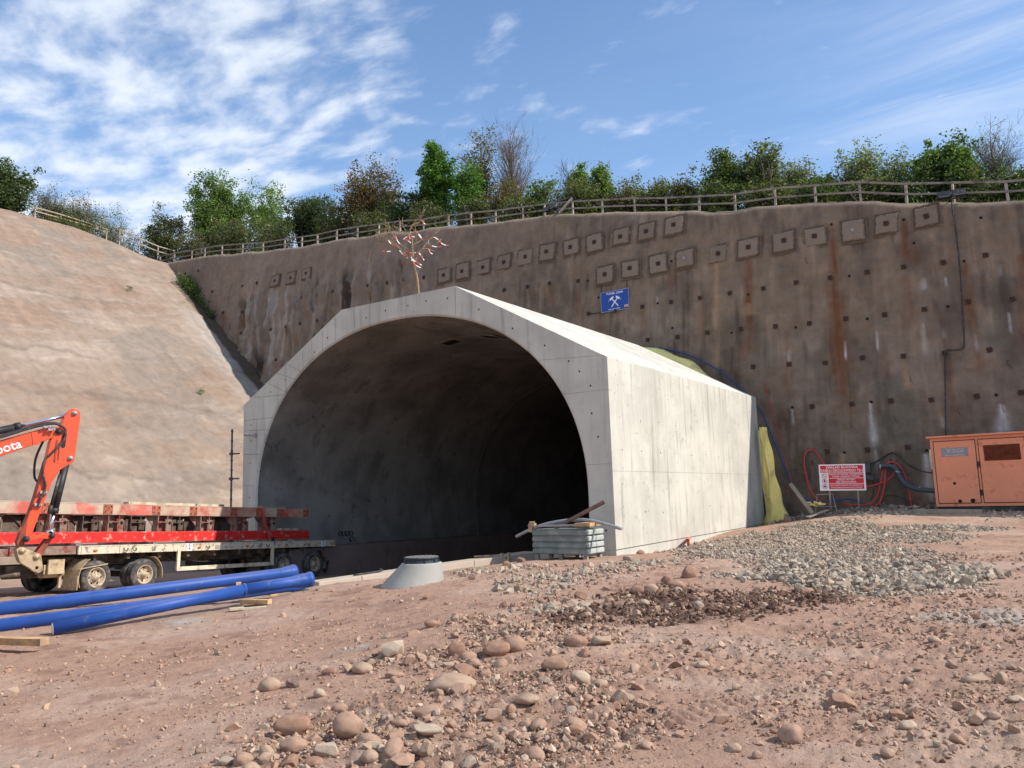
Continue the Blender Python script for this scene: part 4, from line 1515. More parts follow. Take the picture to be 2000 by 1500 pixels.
def build_cargo():
    def frame(v, s0, s1, name, label, bm='brack', um='redworn'):
        G = empty(name, at_trailer((s0, v, 1.24)), TROT, label, 'steel frame', None)
        L = s1 - s0
        def ibeam(b, z0, z1, a, c, w=.26):
            b.box(((a + c) / 2, 0, z1 - .012), (c - a, w, .024))
            b.box(((a + c) / 2, 0, z0 + .012), (c - a, w, .024))
            b.box(((a + c) / 2, -w / 2 + .014, (z0 + z1) / 2), (c - a, .024, z1 - z0 - .05))
            b.box(((a + c) / 2, w / 2 - .014, (z0 + z1) / 2), (c - a, .024, z1 - z0 - .05))
        b = MB()
        ibeam(b, 0, .275, 0, L)
        lo = b.build('lower_beam', M['red'], G, bevel=.006)
        c = MB()
        c.box((L - .55, -.135, .14), (.02, .012, .27))
        c.box((L - .02, -.135, .14), (.03, .012, .29))
        c.build('end_stiffener', M['brack'], lo)
        b = MB()
        ibeam(b, .70, .985, 0, L - .05)
        up = b.build('upper_beam', M[um], G, bevel=.006)
        for s in np.arange(L - 5.95, L, .98) if L > 6 else []:
            pass
        for k, s in enumerate([L - .22, L - 1.45, L - 2.35, L - 3.4, L - 4.9, L - 6.15, L - 7.6, L - 9.2, L - 10.8]):
            if s < .2:
                continue
            c = MB()
            c.box((s, -.137, .84), (.26, .014, .24))
            for dx in (-.08, .08):
                for dz in (-.07, .07):
                    c.lathe([(0, -.155), (.018, -.155), (.02, -.144)], c=(s + dx, 0, .84 + dz), axis='Y', n=6, mi=1)
            c.build('joint_plate', [M['rustplate'], M['hole']], up)
        for k, s in enumerate([L - 1.75, L - 2.95, L - 4.3, L - 5.75, L - 7.25, L - 8.8, L - 10.4]):
            if s < .3:
                continue
            c = MB()
            # upright with two flanges, and a rounded lug plate with a pin hole
            c.box((s - .30, .0, .4875), (.03, .24, .425))
            c.box((s + .02, .0, .4875), (.025, .20, .425))
            c.box((s - .14, .05, .4875), (.30, .02, .425))
            c.box((s - .13, -.06, .52), (.30, .12, .02))
            lug = [(s - .02, .276), (s + .18, .276), (s + .18, .52)]
            for q in np.linspace(0, math.pi / 2, 6):
                lug.append((s + .10 + .08 * math.cos(q), .52 + .08 * math.sin(q)))
            lug += [(s - .05, .60), (s - .05, .56), (s - .02, .5)]
            c.prism(lug, -.09, -.05)
            c.box((s + .175, -.07, .42), (.02, .10, .29))
            c.prism([(s - .62, .70), (s - .32, .70), (s - .32, .40)], .04, .07)
            c.prism([(s + .05, .70), (s + .40, .70), (s + .05, .50)], .06, .08)
            br = c.build('bracket', M[bm], G, bevel=.004)
            d = MB()
            d.lathe([(0, -.012), (.038, -.012), (.045, 0)], axis='Y', n=12)
            d.build('pin_hole', M['hole'], br, (s + .10, -.091, .50))
        if bm == 'brackdk':  # plates added to darken the gaps between the brackets
            for s in np.arange(.8, L - .6, 1.1):
                c = MB()
                c.box((s, random.uniform(-.05, .1), .49), (random.uniform(.5, .95), .02, .43))
                c.build('added_gap_plate', M['brackdk'], G)
        return G
    frame(.42, -5.6, 7.95, 'formwork_frame', 'long red and worn white steel formwork frame strapped on the near side of the trailer')
    frame(1.65, -5.2, 6.6, 'formwork_frame', 'second muddy, shade-darkened steel formwork frame on the trailer, half hidden behind the near one', 'brackdk', 'brackdk')
    # dunnage
    for i, (s, lab) in enumerate([(-.5, 'timber bearer under the frames above the front trailer wheels'), (1.7, 'timber bearer under the frames above the second trailer axle'),
                                  (4.7, 'timber bearer under the frames at the middle of the trailer deck'), (7.0, 'timber bearer under the frames near the rear of the trailer deck')]):
        b = MB()
        b.box((0, 0, 0), (.14, 2.3, .06))
        b.build('timber_bearer', M['wood'], None, at_trailer((s, 1.25, 1.21)), TROT, .006)
        tag(COL.objects[-1], lab, 'timber', 'bearers under the steel frames')
    for (s0, s1, v, z, m, lab) in [(1.1, 3.3, .62, 2.26, 'plank', 'cream plank lying on top of the near steel frame, behind the excavator stick'),
                                   (3.35, 4.35, .60, 2.262, 'plank', 'short cream plank on top of the near steel frame in the middle of the trailer'),
                                   (6.0, 7.1, .70, 2.26, 'slab', 'grey board on top of the near steel frame close to the tunnel jamb'),
                                   (6.9, 7.7, .66, 1.555, 'plank', 'pale plank lying on the red lower beam at its tunnel end')]:
        b = MB()
        b.box(((s1 - s0) / 2, 0, 0), (s1 - s0, .22, .075))
        o = b.build('plank', M[m], None, at_trailer((s0, v, z)), TROT, .005)
        tag(o, lab, 'plank', 'planks on the trailer load')
    # ratchet strap over the near frame
    pts = [(6.05, .05, 1.17), (5.98, .20, 1.30), (5.96, .26, 1.5), (5.62, .265, 2.22), (5.6, .30, 2.245), (5.6, .56, 2.245)]
    b = MB()
    for a, c in zip(pts[:-1], pts[1:]):
        b.bar(a, c, .075, .008, up=(0, 1, 0) if abs(a[1] - c[1]) < .1 else (0, 0, 1))
    S = b.build('lashing_strap', M['strap'], None, TORG, TROT)
    tag(S, 'red lashing strap pulled down over the steel beams to the trailer side rail', 'strap')
    b = MB()
    b.box((6.02, .06, 1.24), (.08, .05, .16), rot=(0, .2, 0))
    b.tube([(6.05, .02, 1.2), (6.04, .01, 1.06)], .012, 6)
    b.build('ratchet', M['dark'], S)
    # pile of small steel pieces behind: a crumpled dark tarp lump and a hi-vis bundle
    b = MB()
    b.lathe([(0, 0), (.10, .0), (.13, .05), (.11, .12), (.05, .16), (0, .17)], n=10)
    o = b.build('safety_vest', M['leafy'], None, at_trailer((1.05, .75, 1.53)), TROT)
    tag(o, 'small lime-green bundle tucked between the steel beams beside the excavator stick', 'vest')


M['leafy'] = solid('lime_cloth', (0.45, 0.70, 0.03), 0.8)
build_cargo()

# ================================================================== EXCAVATOR
EXP = Vector((4.11, -11.6, 0.0))
EXD = Vector((0.29, 0.957, 0)).normalized()          # from the cab towards the bucket end
EXN = Vector((EXD.y, -EXD.x, 0))                     # side facing the photographer
if EXN.dot(Vector((CAM[0], CAM[1], 0)) - EXP) < 0:
    EXN = -EXN
EROT = Matrix((EXD, -EXN, Vector((0, 0, 1)))).transposed().to_euler()


def build_excavator():
    X = empty('excavator', EXP, EROT, 'bright orange-red excavator reaching in from the left with its bucketless arm hanging over the trailer', 'excavator')
    # local x = along the arm plane (s), y = away from the viewer, z = height
    stick = [(-0.09, 2.955), (-0.05, 3.0), (-0.014, 3.012), (0.035, 3.0), (0.065, 2.954), (0.071, 2.864), (0.015, 2.246), (-0.005, 2.22), (-0.036, 2.205), (-0.163, 2.11), (-0.259, 1.937), (-0.465, 1.251), (-0.503, 1.188),
             (-0.56, 1.13), (-0.62, 1.17), (-0.609, 1.28), (-0.537, 1.45), (-0.459, 1.72), (-0.396, 2.0), (-0.345, 2.25), (-0.30, 2.53), (-0.224, 2.68), (-0.159, 2.80), (-0.128, 2.90)]
    b = MB()
    b.prism(stick, 0.0, 0.22)
    st = b.build('stick', M['orange'], X, bevel=.012)
    b = MB()
    # underside plate, shade of the turned-away side put into a darker orange
    low = [(-.62, 1.06), (-.645, 1.12), (-.60, 1.30), (-.535, 1.46), (-.463, 1.72), (-.401, 2.0), (-.35, 2.25), (-.345, 2.25), (-.396, 2.0), (-.459, 1.72), (-.53, 1.45), (-.55, 1.2), (-.56, 1.06)]
    b.prism(low, -.006, .226)
    b.build('underside_plate', M['orangedk'], st)
    # slot and stiffening ribs on the side
    b = MB()
    b.prism([(-.165, 2.45), (-.15, 2.43), (-.125, 2.43), (-.11, 2.45), (-.10, 2.62), (-.115, 2.64), (-.13, 2.64), (-.15, 2.60)], -.004, .02)
    b.build('slot', M['black'], st)
    b = MB()
    b.bar((-.235, -.006, 2.23), (-.215, -.006, 2.55), .02, .012, up=(0, 1, 0))
    b.bar((-.19, -.006, 2.26), (-.185, -.006, 2.50), .014, .010, up=(0, 1, 0))
    b.build('stiffener', M['orangedk'], st)
    def pin(s, z, r, mat, parent, y=-.03, nm='pin'):
        c = MB()
        c.lathe([(0, y - .012), (r * .45, y - .012), (r * .5, y), (r * .8, y + .003), (r, y + .012), (r, .26)], axis='Y', n=18)
        return c.build(nm, mat, parent, (s, 0, z))
    pin(-.008, 2.937, .036, M['galv'], st)
    pin(-.039, 2.283, .034, M['galv'], st)
    pin(-.199, 2.661, .045, M['dark'], st)
    # boom, running out of the picture to the machine
    boom = [(-.165, 2.705), (-.20, 2.735), (-.376, 2.715), (-0.943, 2.515), (-1.7, 2.22), (-2.35, 1.82), (-3.05, 1.02), (-3.2, .80), (-3.05, .70), (-2.9, .82), (-2.25, 1.42), (-1.6, 1.95), (-.933, 2.29), (-.344, 2.54), (-.20, 2.60), (-.155, 2.64)]
    b = MB()
    b.prism(boom, .02, .20)
    bm = b.build('boom', M['orange'], X, bevel=.012)
    text('lettering', 'kubota', .175, M['white'], bm, (-.655, .017, 2.487), (math.pi / 2, -R_(19.5), 0), align='RIGHT', extrude=.002, sx=1.0)
    b = MB()
    b.bar((-.47, .016, 2.47), (-.50, .016, 2.655), .075, .01, up=(0, 1, 0))
    b.build('weld_plate', M['orange'], bm)
    # arm cylinder above the boom
    def cyl(a, c, e, rb, rr, y, nm):
        g = MB()
        A, Cc, E = Vector((a[0], y, a[1])), Vector((c[0], y, c[1])), Vector((e[0], y, e[1]))
        g.tube([A, Cc], rb, 16)
        d = (Cc - A).normalized()
        g.tube([Cc - d * .06, Cc + d * .015], rb * 1.15, 16)
        o = g.build(nm, M['dark'], X)
        g = MB()
        g.tube([Cc, E], rr, 14)
        g.lathe([(rr * .9, -.05), (rr * 1.6, -.05), (rr * 1.6, .05), (rr * .9, .05)], c=(E.x, E.y, E.z), axis='Y', n=14)
        g.build('cylinder_rod', M['chrome'], o)
        return o
    cyl((-1.75, 2.43), (-.672, 2.735), (-.03, 2.93), .052, .025, .11, 'arm_cylinder')
    cy = cyl((-.085, 2.20), (-.205, 1.52), (-.243, 1.23), .052, .03, .06, 'bucket_cylinder')
    g = MB()
    g.tube([(-.16, -.01, 2.05), (-.255, -.01, 1.60)], .024, 8)
    g.tube([(-.255, -.01, 1.62), (-.27, -.01, 1.5)], .032, 8)
    g.build('feed_pipe', M['hose'], cy)
    # linkage and quick hitch
    g = MB()
    g.prism([(-.56, 1.165), (-.50, 1.20), (-.38, 1.225), (-.25, 1.225), (-.215, 1.20), (-.215, 1.16), (-.25, 1.15), (-.40, 1.165), (-.50, 1.14)], -.045, -.01)
    g.prism([(-.56, 1.165), (-.50, 1.20), (-.38, 1.225), (-.25, 1.225), (-.215, 1.20), (-.215, 1.16), (-.25, 1.15), (-.40, 1.165), (-.50, 1.14)], .23, .265)
    lk = g.build('link', M['orange'], X, bevel=.005)
    pin(-.544, 1.165, .042, M['dark'], lk, -.07)
    pin(-.233, 1.19, .04, M['dark'], lk, -.07)
    g = MB()
    g.prism([(-.205, 1.175), (-.25, 1.21), (-.44, .93), (-.40, .87), (-.36, .90)], .0, .05)
    g.prism([(-.205, 1.175), (-.25, 1.21), (-.44, .93), (-.40, .87), (-.36, .90)], .17, .22)
    g.build('rear_link', M['orangedk'], X, bevel=.005)
    g = MB()
    cp = [(-0.655, 1.03), (-0.62, 1.06), (-0.575, 1.055), (-0.375, 0.955), (-0.355, 0.93), (-0.322, 0.74), (-0.34, .705), (-0.383, 0.69), (-0.60, 0.85), (-.63, .93)]
    g.prism(cp, -.05, -.015)
    g.prism(cp, .235, .27)
    g.box((-.5, .11, .82), (.22, .25, .05), rot=(0, .65, 0))
    cpo = g.build('quick_hitch', M['mud'], X, bevel=.006)
    pin(-.585, 1.01, .042, M['mud'], cpo, -.075)
    pin(-.409, .915, .042, M['mud'], cpo, -.075)
    c = MB()
    c.lathe([(0, -.056), (.02, -.056), (.022, -.05)], axis='Y', n=10)
    c.build('hitch_hole', M['hole'], cpo, (-.40, 0, .77))
    # hoses
    g = MB()
    hp = [(-1.7, 2.30), (-0.913, 2.565), (-0.593, 2.69), (-0.344, 2.765), (-0.22, 2.765), (-0.125, 2.69), (-0.138, 2.54), (-0.26, 2.38), (-0.365, 2.246), (-0.383, 2.073), (-0.343, 1.90), (-0.385, 1.74), (-0.43, 1.61)]
    g.tube(smooth_path([(s, -.035, z) for s, z in hp], 6), .017, 8)
    g.tube(smooth_path([(s, .03, z + .025) for s, z in hp[:4]] + [(-.2, .02, 2.78), (-.14, .06, 2.72)], 6), .014, 8)
    g.tube(smooth_path([(-.33, .25, 2.6), (-.43, .26, 2.3), (-.44, .25, 2.05), (-.40, .23, 1.95)], 6), .016, 8)
    h = g.build('hydraulic_hose', M['hose'], X)
    g = MB()
    for (s, z, an) in [(-.36, 2.725, .3), (-.30, 2.69, .3), (-.36, 1.80, -.35), (-.42, 1.63, -.35)]:
        g.box((s, -.03, z), (.095, .03, .028), rot=(0, -an, 0))
        g.box((s - .035, -.045, z), (.02, .03, .03))
        g.box((s + .035, -.045, z), (.02, .03, .03))
    g.build('hose_clamp', M['galv'], h)
    # machine itself, standing left of the picture
    ox = -4.1
    zg = gz(*(EXP + EXD * ox)[:2])
    g = MB()
    g.box((ox - .1, .1, zg + .95), (2.1, 1.75, .55))
    g.box((ox - .95, .1, zg + 1.35), (.75, 1.7, .75))
    body = g.build('engine_housing', M['orange'], X, bevel=.08, seg=3)
    g = MB()
    g.box((ox + .35, .45, zg + 1.95), (1.15, .95, 1.55))
    cab = g.build('cab', M['glassdk'], X, bevel=.05)
    g = MB()
    for dx in (-.57, .57):
        for dy in (-.47, .47):
            g.box((ox + .35 + dx, .45 + dy, zg + 1.95), (.07, .07, 1.58))
    g.box((ox + .35, .45, zg + 2.76), (1.25, 1.05, .09))
    g.build('cab_frame', M['orange'], cab, bevel=.02)
    for dy in (-.72, .92):
        g = MB()
        pr = []
        for q in np.linspace(math.pi / 2, 3 * math.pi / 2, 9):
            pr.append((ox - .95 + .33 * math.cos(q), zg + .34 + .33 * math.sin(q)))
        for q in np.linspace(-math.pi / 2, math.pi / 2, 9):
            pr.append((ox + .95 + .33 * math.cos(q), zg + .34 + .33 * math.sin(q)))
        g.prism(pr, dy - .2, dy + .2)
        g.build('track', M['rubber'], X, bevel=.03)
    g = MB()
    g.box((ox - .05, .1, zg + .55), (1.2, 1.3, .35))
    g.box((ox + 1.5, .1, zg + .32), (.12, 1.9, .5))
    g.build('undercarriage', M['dark'], X, bevel=.02)
    g = MB()
    g.prism([(-3.3, .55), (-2.95, .62), (-2.9, .95), (-3.3, .85)], -.02, .24)
    g.build('swing_bracket', M['orange'], X, bevel=.01)


build_excavator()

# ================================================================== BLUE PIPES
def pipe(name, a, b, r, label, bell=True, cap=False):
    a, b = Vector(a), Vector(b)
    d = (b - a)
    L = d.length
    P = empty(name, a, (0, 0, 0), label, 'pipe', 'blue water pipes stacked beside the road')
    P.rotation_euler = d.to_track_quat('X', 'Z').to_euler()
    m = MB()
    prof = [(r * .88, .25), (r * .88, 0), (r, 0)]
    if bell:
        prof += [(r, L - .52), (r * 1.02, L - .42), (r * 1.22, L - .26), (r * 1.28, L - .20), (r * 1.28, L - .09), (r * 1.40, L - .07), (r * 1.40, L), (r * 1.08, L), (r * 1.02, L - .3)]
    else:
        prof += [(r, L), (r * .88, L)]
    m.lathe(prof, axis='X', n=36)
    m.build('barrel', M['bluepipe'], P)
    m = MB()
    m.lathe([(0, .26), (r * .875, .25), (r * .875, .003)], axis='X', n=28)
    m.build('cement_lining', M['cement'], P)
    if cap:
        m = MB()
        m.lathe([(0, -.012), (r * .8, -.010), (r * .93, -.004), (r * .93, .004)], axis='X', n=28)
        m.build('end_cap', M['white'], P)
    return P


def cam_pt(px, py, t):
    return CAM + t * ray(px, py)


pa, pb = cam_pt(-420, 1243, 12.2), cam_pt(574, 1117, 20.6)
pipe('blue_pipe', pa, pb, .137, 'rearmost blue pipe, nearest the trailer wheels, with its flared socket at the far end')
pa, pb = cam_pt(-260, 1257, 12.0), cam_pt(592, 1142, 18.6)
pipe('blue_pipe', pa, pb, .118, 'middle blue pipe of the stack, running out of sight under its neighbours')
pa, pb = cam_pt(103, 1228, 13.3), cam_pt(478, 1151, 15.35)
pipe('blue_pipe', pa, pb, .106, 'foremost blue pipe with its pale end cap towards the camera', bell=False, cap=True)
pc, pd = cam_pt(476, 1151.5, 15.35), cam_pt(608, 1131, 16.3)
pipe('blue_pipe', pc, pd, .110, 'short blue pipe length with wide socket, joined to the foremost pipe')
m = MB()
dv = Vector(pd - pc).normalized()
c0 = Vector(pc)
m.tube([c0 - dv * .03, c0 + dv * .03], .118, 30)
o = m.build('joint_collar', M['bluepipe'], None)
tag(o, 'narrow blue collar around the joint of the foremost pipe', 'pipe collar')


def baulk(px, py, t, L, w, h, yaw, label, mat='timber', pitch=0.0, roll=0.0, name='timber_bearer', group='timber bearers around the blue pipes'):
    c = cam_pt(px, py, t)
    m = MB()
    m.box((0, 0, 0), (L, w, h))
    o = m.build(name, M[mat], None, tuple(c), (roll, pitch, YAW + yaw), .004)
    return tag(o, label, 'timber', group)


baulk(38, 1252, 11.95, .95, .16, .105, R_(-16), 'sawn yellow timber baulk on the ground below the capped pipe end')
baulk(500, 1175, 15.2, .62, .14, .085, R_(-18), 'sawn timber baulk wedged under the joint of the foremost pipe')
baulk(515, 1187, 14.9, .95, .13, .05, R_(14), 'flat pale board lying on the ground under the pipe bearer', 'plank')
baulk(462, 1189, 14.75, .26, .12, .05, R_(25), 'short broken board end lying left of the pipe bearer', 'plank')
baulk(466, 1141, 16.4, .26, .10, .07, R_(-70), 'small timber wedge set between the rear and middle pipes', 'timber')

q_ = cam_pt(574, 1117, 20.6) * .9 + cam_pt(-420, 1243, 12.2) * .1
g_ = gz(q_[0], q_[1])
m = MB()
m.box((0, 0, (q_[2] - .137 - g_) / 2 - .02), (.8, .24, q_[2] - .137 - g_))
o = m.build('timber_bearer', M['timber'], None, (q_[0], q_[1], g_), (0, 0, R_(5)), .005)
tag(o, 'timber packing under the far end of the rearmost blue pipe', 'timber', 'timber bearers around the blue pipes')

# ================================================================== MANHOLE CONE
mc = px_ground(806, 1140)
MCZ = gz(mc[0], mc[1]) - .03
Cn = empty('manhole_cone', (mc[0], mc[1], MCZ), (0, 0, YAW), 'grey precast concrete manhole cone with black cast-iron cover standing on the dirt', 'manhole')


def oblique(profile, n=44):
    """rings (radius, height, x shift)"""
    vs, fs = [], []
    for (r, h, sx) in profile:
        for k in range(n):
            a = 2 * math.pi * k / n
            vs.append((sx + r * math.cos(a), r * math.sin(a), h))
    for i in range(len(profile) - 1):
        for k in range(n):
            k2 = (k + 1) % n
            fs.append((i * n + k, i * n + k2, (i + 1) * n + k2, (i + 1) * n + k))
    return vs, fs


m = MB()
Cn.scale = (1, 1, .83)
v_, f_ = oblique([(.62, 0, 0), (.615, .04, .005), (.40, .50, .175), (.395, .525, .18), (.375, .53, .18), (.30, .53, .18), (.30, .3, .1)])
m.add(v_, f_, 0, True)
m.build('cone_body', M['cone'], Cn)
m = MB()
v_, f_ = oblique([(.34, .53, .18), (.335, .56, .18), (.325, .625, .18), (.345, .635, .18), (.345, .655, .18), (.33, .66, .18)])
m.add(v_, f_, 0, True)
for k in range(10):
    a = 2 * math.pi * k / 10
    m.box((.18 + .34 * math.cos(a), .34 * math.sin(a), .575), (.03, .012, .07), rot=(0, 0, a))
fr = m.build('cover_frame', M['iron'], Cn)
m = MB()
v_, f_ = oblique([(.328, .655, .18), (.328, .668, .18), (.0, .668, .18)])
m.add(v_, f_, 0, False)
for r in (.06, .12, .18, .24, .30):
    nn = max(4, int(r * 62))
    for k in range(nn):
        a = 2 * math.pi * k / nn
        m.box((.18 + r * math.cos(a), r * math.sin(a), .671), (.022, .022, .010), rot=(0, 0, a))
m.build('lid', M['irontop'], Cn)

# ================================================================== STACK OF CORRUGATED SHEETS BY THE JAMB
tb = px_ground(1118, 1093)
TBX, TBY = 6.10, -.80
TBZ = gz(TBX, TBY)
TR = R_(-3)
TUB = empty('sheet_stack', (TBX, TBY, TBZ), (0, 0, TR), 'stack of grey-green ribbed metal cassettes on short legs in front of the right tunnel jamb', 'sheet stack')
m = MB()
W2, D2 = .76, .36
for k in range(4):
    z0 = .12 + k * .145
    prof = [(0, 0), (.02, .015), (.02, .085), (0, .10), (-.018, .115), (-.018, .13), (0, .145)]
    for (p, q) in zip(prof[:-1], prof[1:]):
        a, b_ = -D2 - p[0], -D2 - q[0]
        m.add([(-W2, a, z0 + p[1]), (W2, a, z0 + p[1]), (W2, b_, z0 + q[1]), (-W2, b_, z0 + q[1])], [(0, 1, 2, 3)])
    m.box((0, 0, z0 + .0725), (2 * W2 - .02, 2 * D2 - .04, .14))
m.build('ribbed_side', M['trayd'], TUB)
for yb, wdt in ((-.185, .33), (.17, .36)):
    for k in range(4):
        m = MB()
        z0 = .12 + k * .145 + .07
        m.box((W2 + .01, yb, z0), (.11, wdt, .118))
        m.build('end_bag', M['cement2'] if 'cement2' in M else M['trayd'], TUB, bevel=.03, seg=3) if False else None
        o = m.build('rounded_end', M['trayl'] if 'trayl' in M else M['white'], TUB, bevel=.028, seg=3)
for (x, y) in [(-.68, -.3), (.0, -.3), (.70, -.32), (.70, .30), (-.68, .3), (.1, .3)]:
    m = MB()
    m.box((x, y, .05), (.10, .08, .16))
    m.build('leg', M['wood'], TUB)
M['trayl'] = solid('sunlit_grey_sheet', (0.42, 0.45, 0.41), 0.65, 0.12, 4.0, (0.3, 0.31, 0.28), 0.3, 5.0)  # paler copy of the stack sheet, sunlight painted into its end
for o in bpy.data.objects:
    if o.name.startswith('rounded_end'):
        o.data.materials[0] = M['trayl']


def loose(name, shapes, mat, label, cat, group=None, bevel=0.0):
    m = MB()
    for s in shapes:
        s(m)
    o = m.build(name, mat, None, bevel=bevel)
    return tag(o, label, cat, group)


def tubw(x, y, z):
    c, s = math.cos(TR), math.sin(TR)
    return (TBX + c * x - s * y, TBY + s * x + c * y, TBZ + z)


GB = 'scrap bars on the sheet stack'
loose('flat_bar', [lambda m: [m.bar(a, b, .035, .085) for a, b in zip(bp[:-1], bp[1:])] if True else 0] if False else
      [lambda m: m.tube(smooth_path([tubw(-1.45, -.1, .50), tubw(-.95, -.05, .70), tubw(-.45, .0, .83), tubw(.2, .05, .90), tubw(.75, .0, .87), tubw(1.55, -.1, .70)], 6), .042, 8)],
      M['galv'], 'long bowed grey pipe lying across the ribbed stack and sticking out both ways', 'pipe', GB)
loose('angle_bar', [lambda m: m.bar(tubw(-.3, -.1, .72), tubw(1.0, .1, 1.32), .07, .012, (0, 1, 0)), lambda m: m.bar(tubw(-.3, -.07, .70), tubw(1.0, .13, 1.30), .012, .07),
                    lambda m: m.bar(tubw(.88, .07, 1.26), tubw(1.02, .11, 1.33), .09, .06)],
      M['rustbar'] if 'rustbar' in M else M['rust'], 'rusty angle bar propped up at a slant on the ribbed stack', 'bar', GB)
loose('flat_bar', [lambda m: m.bar(tubw(-.92, -.28, .77), tubw(.55, -.25, .79), .08, .045)], M['galv'], 'straight grey bar lying along the front edge of the ribbed stack', 'bar', GB)
loose('clamp', [lambda m: m.box(tubw(-.80, -.30, .80), (.17, .10, .07)), lambda m: [m.box(tubw(-.86 + .035 * k, -.32, .85), (.018, .018, .07)) for k in range(5)],
                lambda m: m.box(tubw(-.84, -.3, .70), (.10, .08, .14))], M['mud'], 'muddy clamp sitting on the left end of the ribbed stack', 'clamp')
loose('timber_block', [lambda m: m.box(tubw(.62, -.05, .80), (.42, .55, .085))], M['timber'], 'yellow timber block on top of the right end of the ribbed stack', 'timber', None, .006)

# U-shaped bracket on the kerb
kq = on_z(985, 1087, -.02)
loose('steel_bracket', [lambda m: m.bar((kq[0] - .55, kq[1] - .55, .02), (kq[0] - .05, kq[1] - .1, .03), .07, .03), lambda m: m.box((kq[0], kq[1] - .1, -.02), (.05, .10, .18)), lambda m: m.box((kq[0] + .16, kq[1] - .02, -.02), (.05, .1, .2)),
                        lambda m: m.box((kq[0] + .08, kq[1] - .03, -.10), (.2, .1, .03))], M['mud'], 'muddy steel bracket with a flat arm resting on the kerb beam', 'bracket')
cq = np.append(K0 + (K1 - K0) * .22 - kn * .22, -.17 + .20 * .22 + .02)
loose('curled_strip', [lambda m: m.tube(smooth_path([(cq[0] - .14, cq[1] - .4, cq[2] - .01), (cq[0], cq[1], cq[2] + .01), (cq[0] + .09, cq[1] + .28, cq[2] + .03), (cq[0] + .06, cq[1] + .22, cq[2] + .07)], 5), .02, 6)],
      M['dark'], 'dark curled strip lying on the kerb behind the manhole cone', 'strip')

M['greysteel'] = solid('dull_grey_steel', (0.10, 0.095, 0.09), 0.6, 0.2, 6.0)
# ladder-like scaffold pole at the left jamb
SCF = empty('scaffold_pole', (-7.28, -.25, -1.0), (0, 0, 0), 'thin dark scaffold pole with couplers standing against the left tunnel jamb', 'scaffold pole')
m = MB()
m.tube([(0, 0, 0), (0, 0, 5.05)], .032, 8)
m.build('pole', M['greysteel'], SCF)
for z in (2.3, 3.35, 4.2):
    m = MB()
    m.tube([(-.03, 0, z), (.28, .1, z)], .025, 6)
    m.box((.0, -.02, z), (.10, .09, .10))
    m.build('coupler', M['greysteel'], SCF)
for z in np.arange(2.0, 5.0, .33):
    m = MB()
    m.lathe([(.033, -.015), (.05, -.015), (.05, .015), (.033, .015)], c=(0, 0, z), n=10)
    m.build('rosette', M['greysteel'], SCF)

# ================================================================== YELLOW MEMBRANE, HOSES AND LITTER BETWEEN PORTAL AND WALL
def ring_pt(a, r, y):
    return (r * math.cos(a), y, CZ + r * math.sin(a))


def membrane():
    n, k = 90, 9
    vs = []
    for i in range(n):
        a = R_(-4) + (R_(186) - R_(-4)) * i / (n - 1)
        for j in range(k):
            t = j / (k - 1)
            y = LEN + .06 + t * .95
            r = 7.05 + .34 * t + .07 * math.sin(t * 5 + a * 9) * t + .05 * math.sin(a * 31 + t * 3) * t + .08 * max(0, math.sin(a * 5.5)) * t
            if i < 14:                                          # the loose foot of the sheet flares outwards
                q = (14 - i) / 14
                r += .42 * q * q * t
            vs.append(ring_pt(a, r, y))
    f = grid_faces(n, k)
    me = np_mesh('membrane_sheet', vs, f, [M['yellow']], True)
    o = link('membrane_sheet', me)
    sm = o.modifiers.new('thick', 'SOLIDIFY')
    sm.thickness = .035
    tag(o, 'crumpled yellow waterproofing fleece bulging out behind the portal block', 'membrane')
    # gathered foot hanging down at the right
    b = MB()
    v2 = []
    n2, k2 = 26, 10
    for i in range(n2):
        t = i / (n2 - 1)
        z = 3.7 * (1 - t) + .12 * t
        w = .10 + .24 * t + (.22 * max(0, t - .82) / .18)
        cx = 7.30 + .32 * t - .10 * max(0, t - .85) / .15
        for j in range(k2):
            s = j / (k2 - 1) * 2 - 1
            v2.append((cx + w * s + .03 * math.sin(t * 17 + s * 3), 12.15 - .18 * math.cos(s * 1.5) - .08 * math.sin(s * 6 + t * 4), z + .05 * s * math.sin(t * 9)))
    me = np_mesh('fleece_tail', v2, grid_faces(n2, k2), [M['yellow']], True)
    o = link('fleece_tail', me)
    sm = o.modifiers.new('thick', 'SOLIDIFY')
    sm.thickness = .03
    tag(o, 'yellow fleece tail hanging to the ground beside the right rear corner of the portal', 'membrane')


membrane()


def hose(name, pts, r, mat, label, cat='hose', group=None, n=8):
    m = MB()
    m.tube(smooth_path(pts, 8), r, n)
    o = m.build(name, mat)
    return tag(o, label, cat, group)


def wl(px, py, off=.1):
    """a point just in front of the retaining wall"""
    p = on_y(px, py, WY0 - off, BAT)
    return tuple(p)


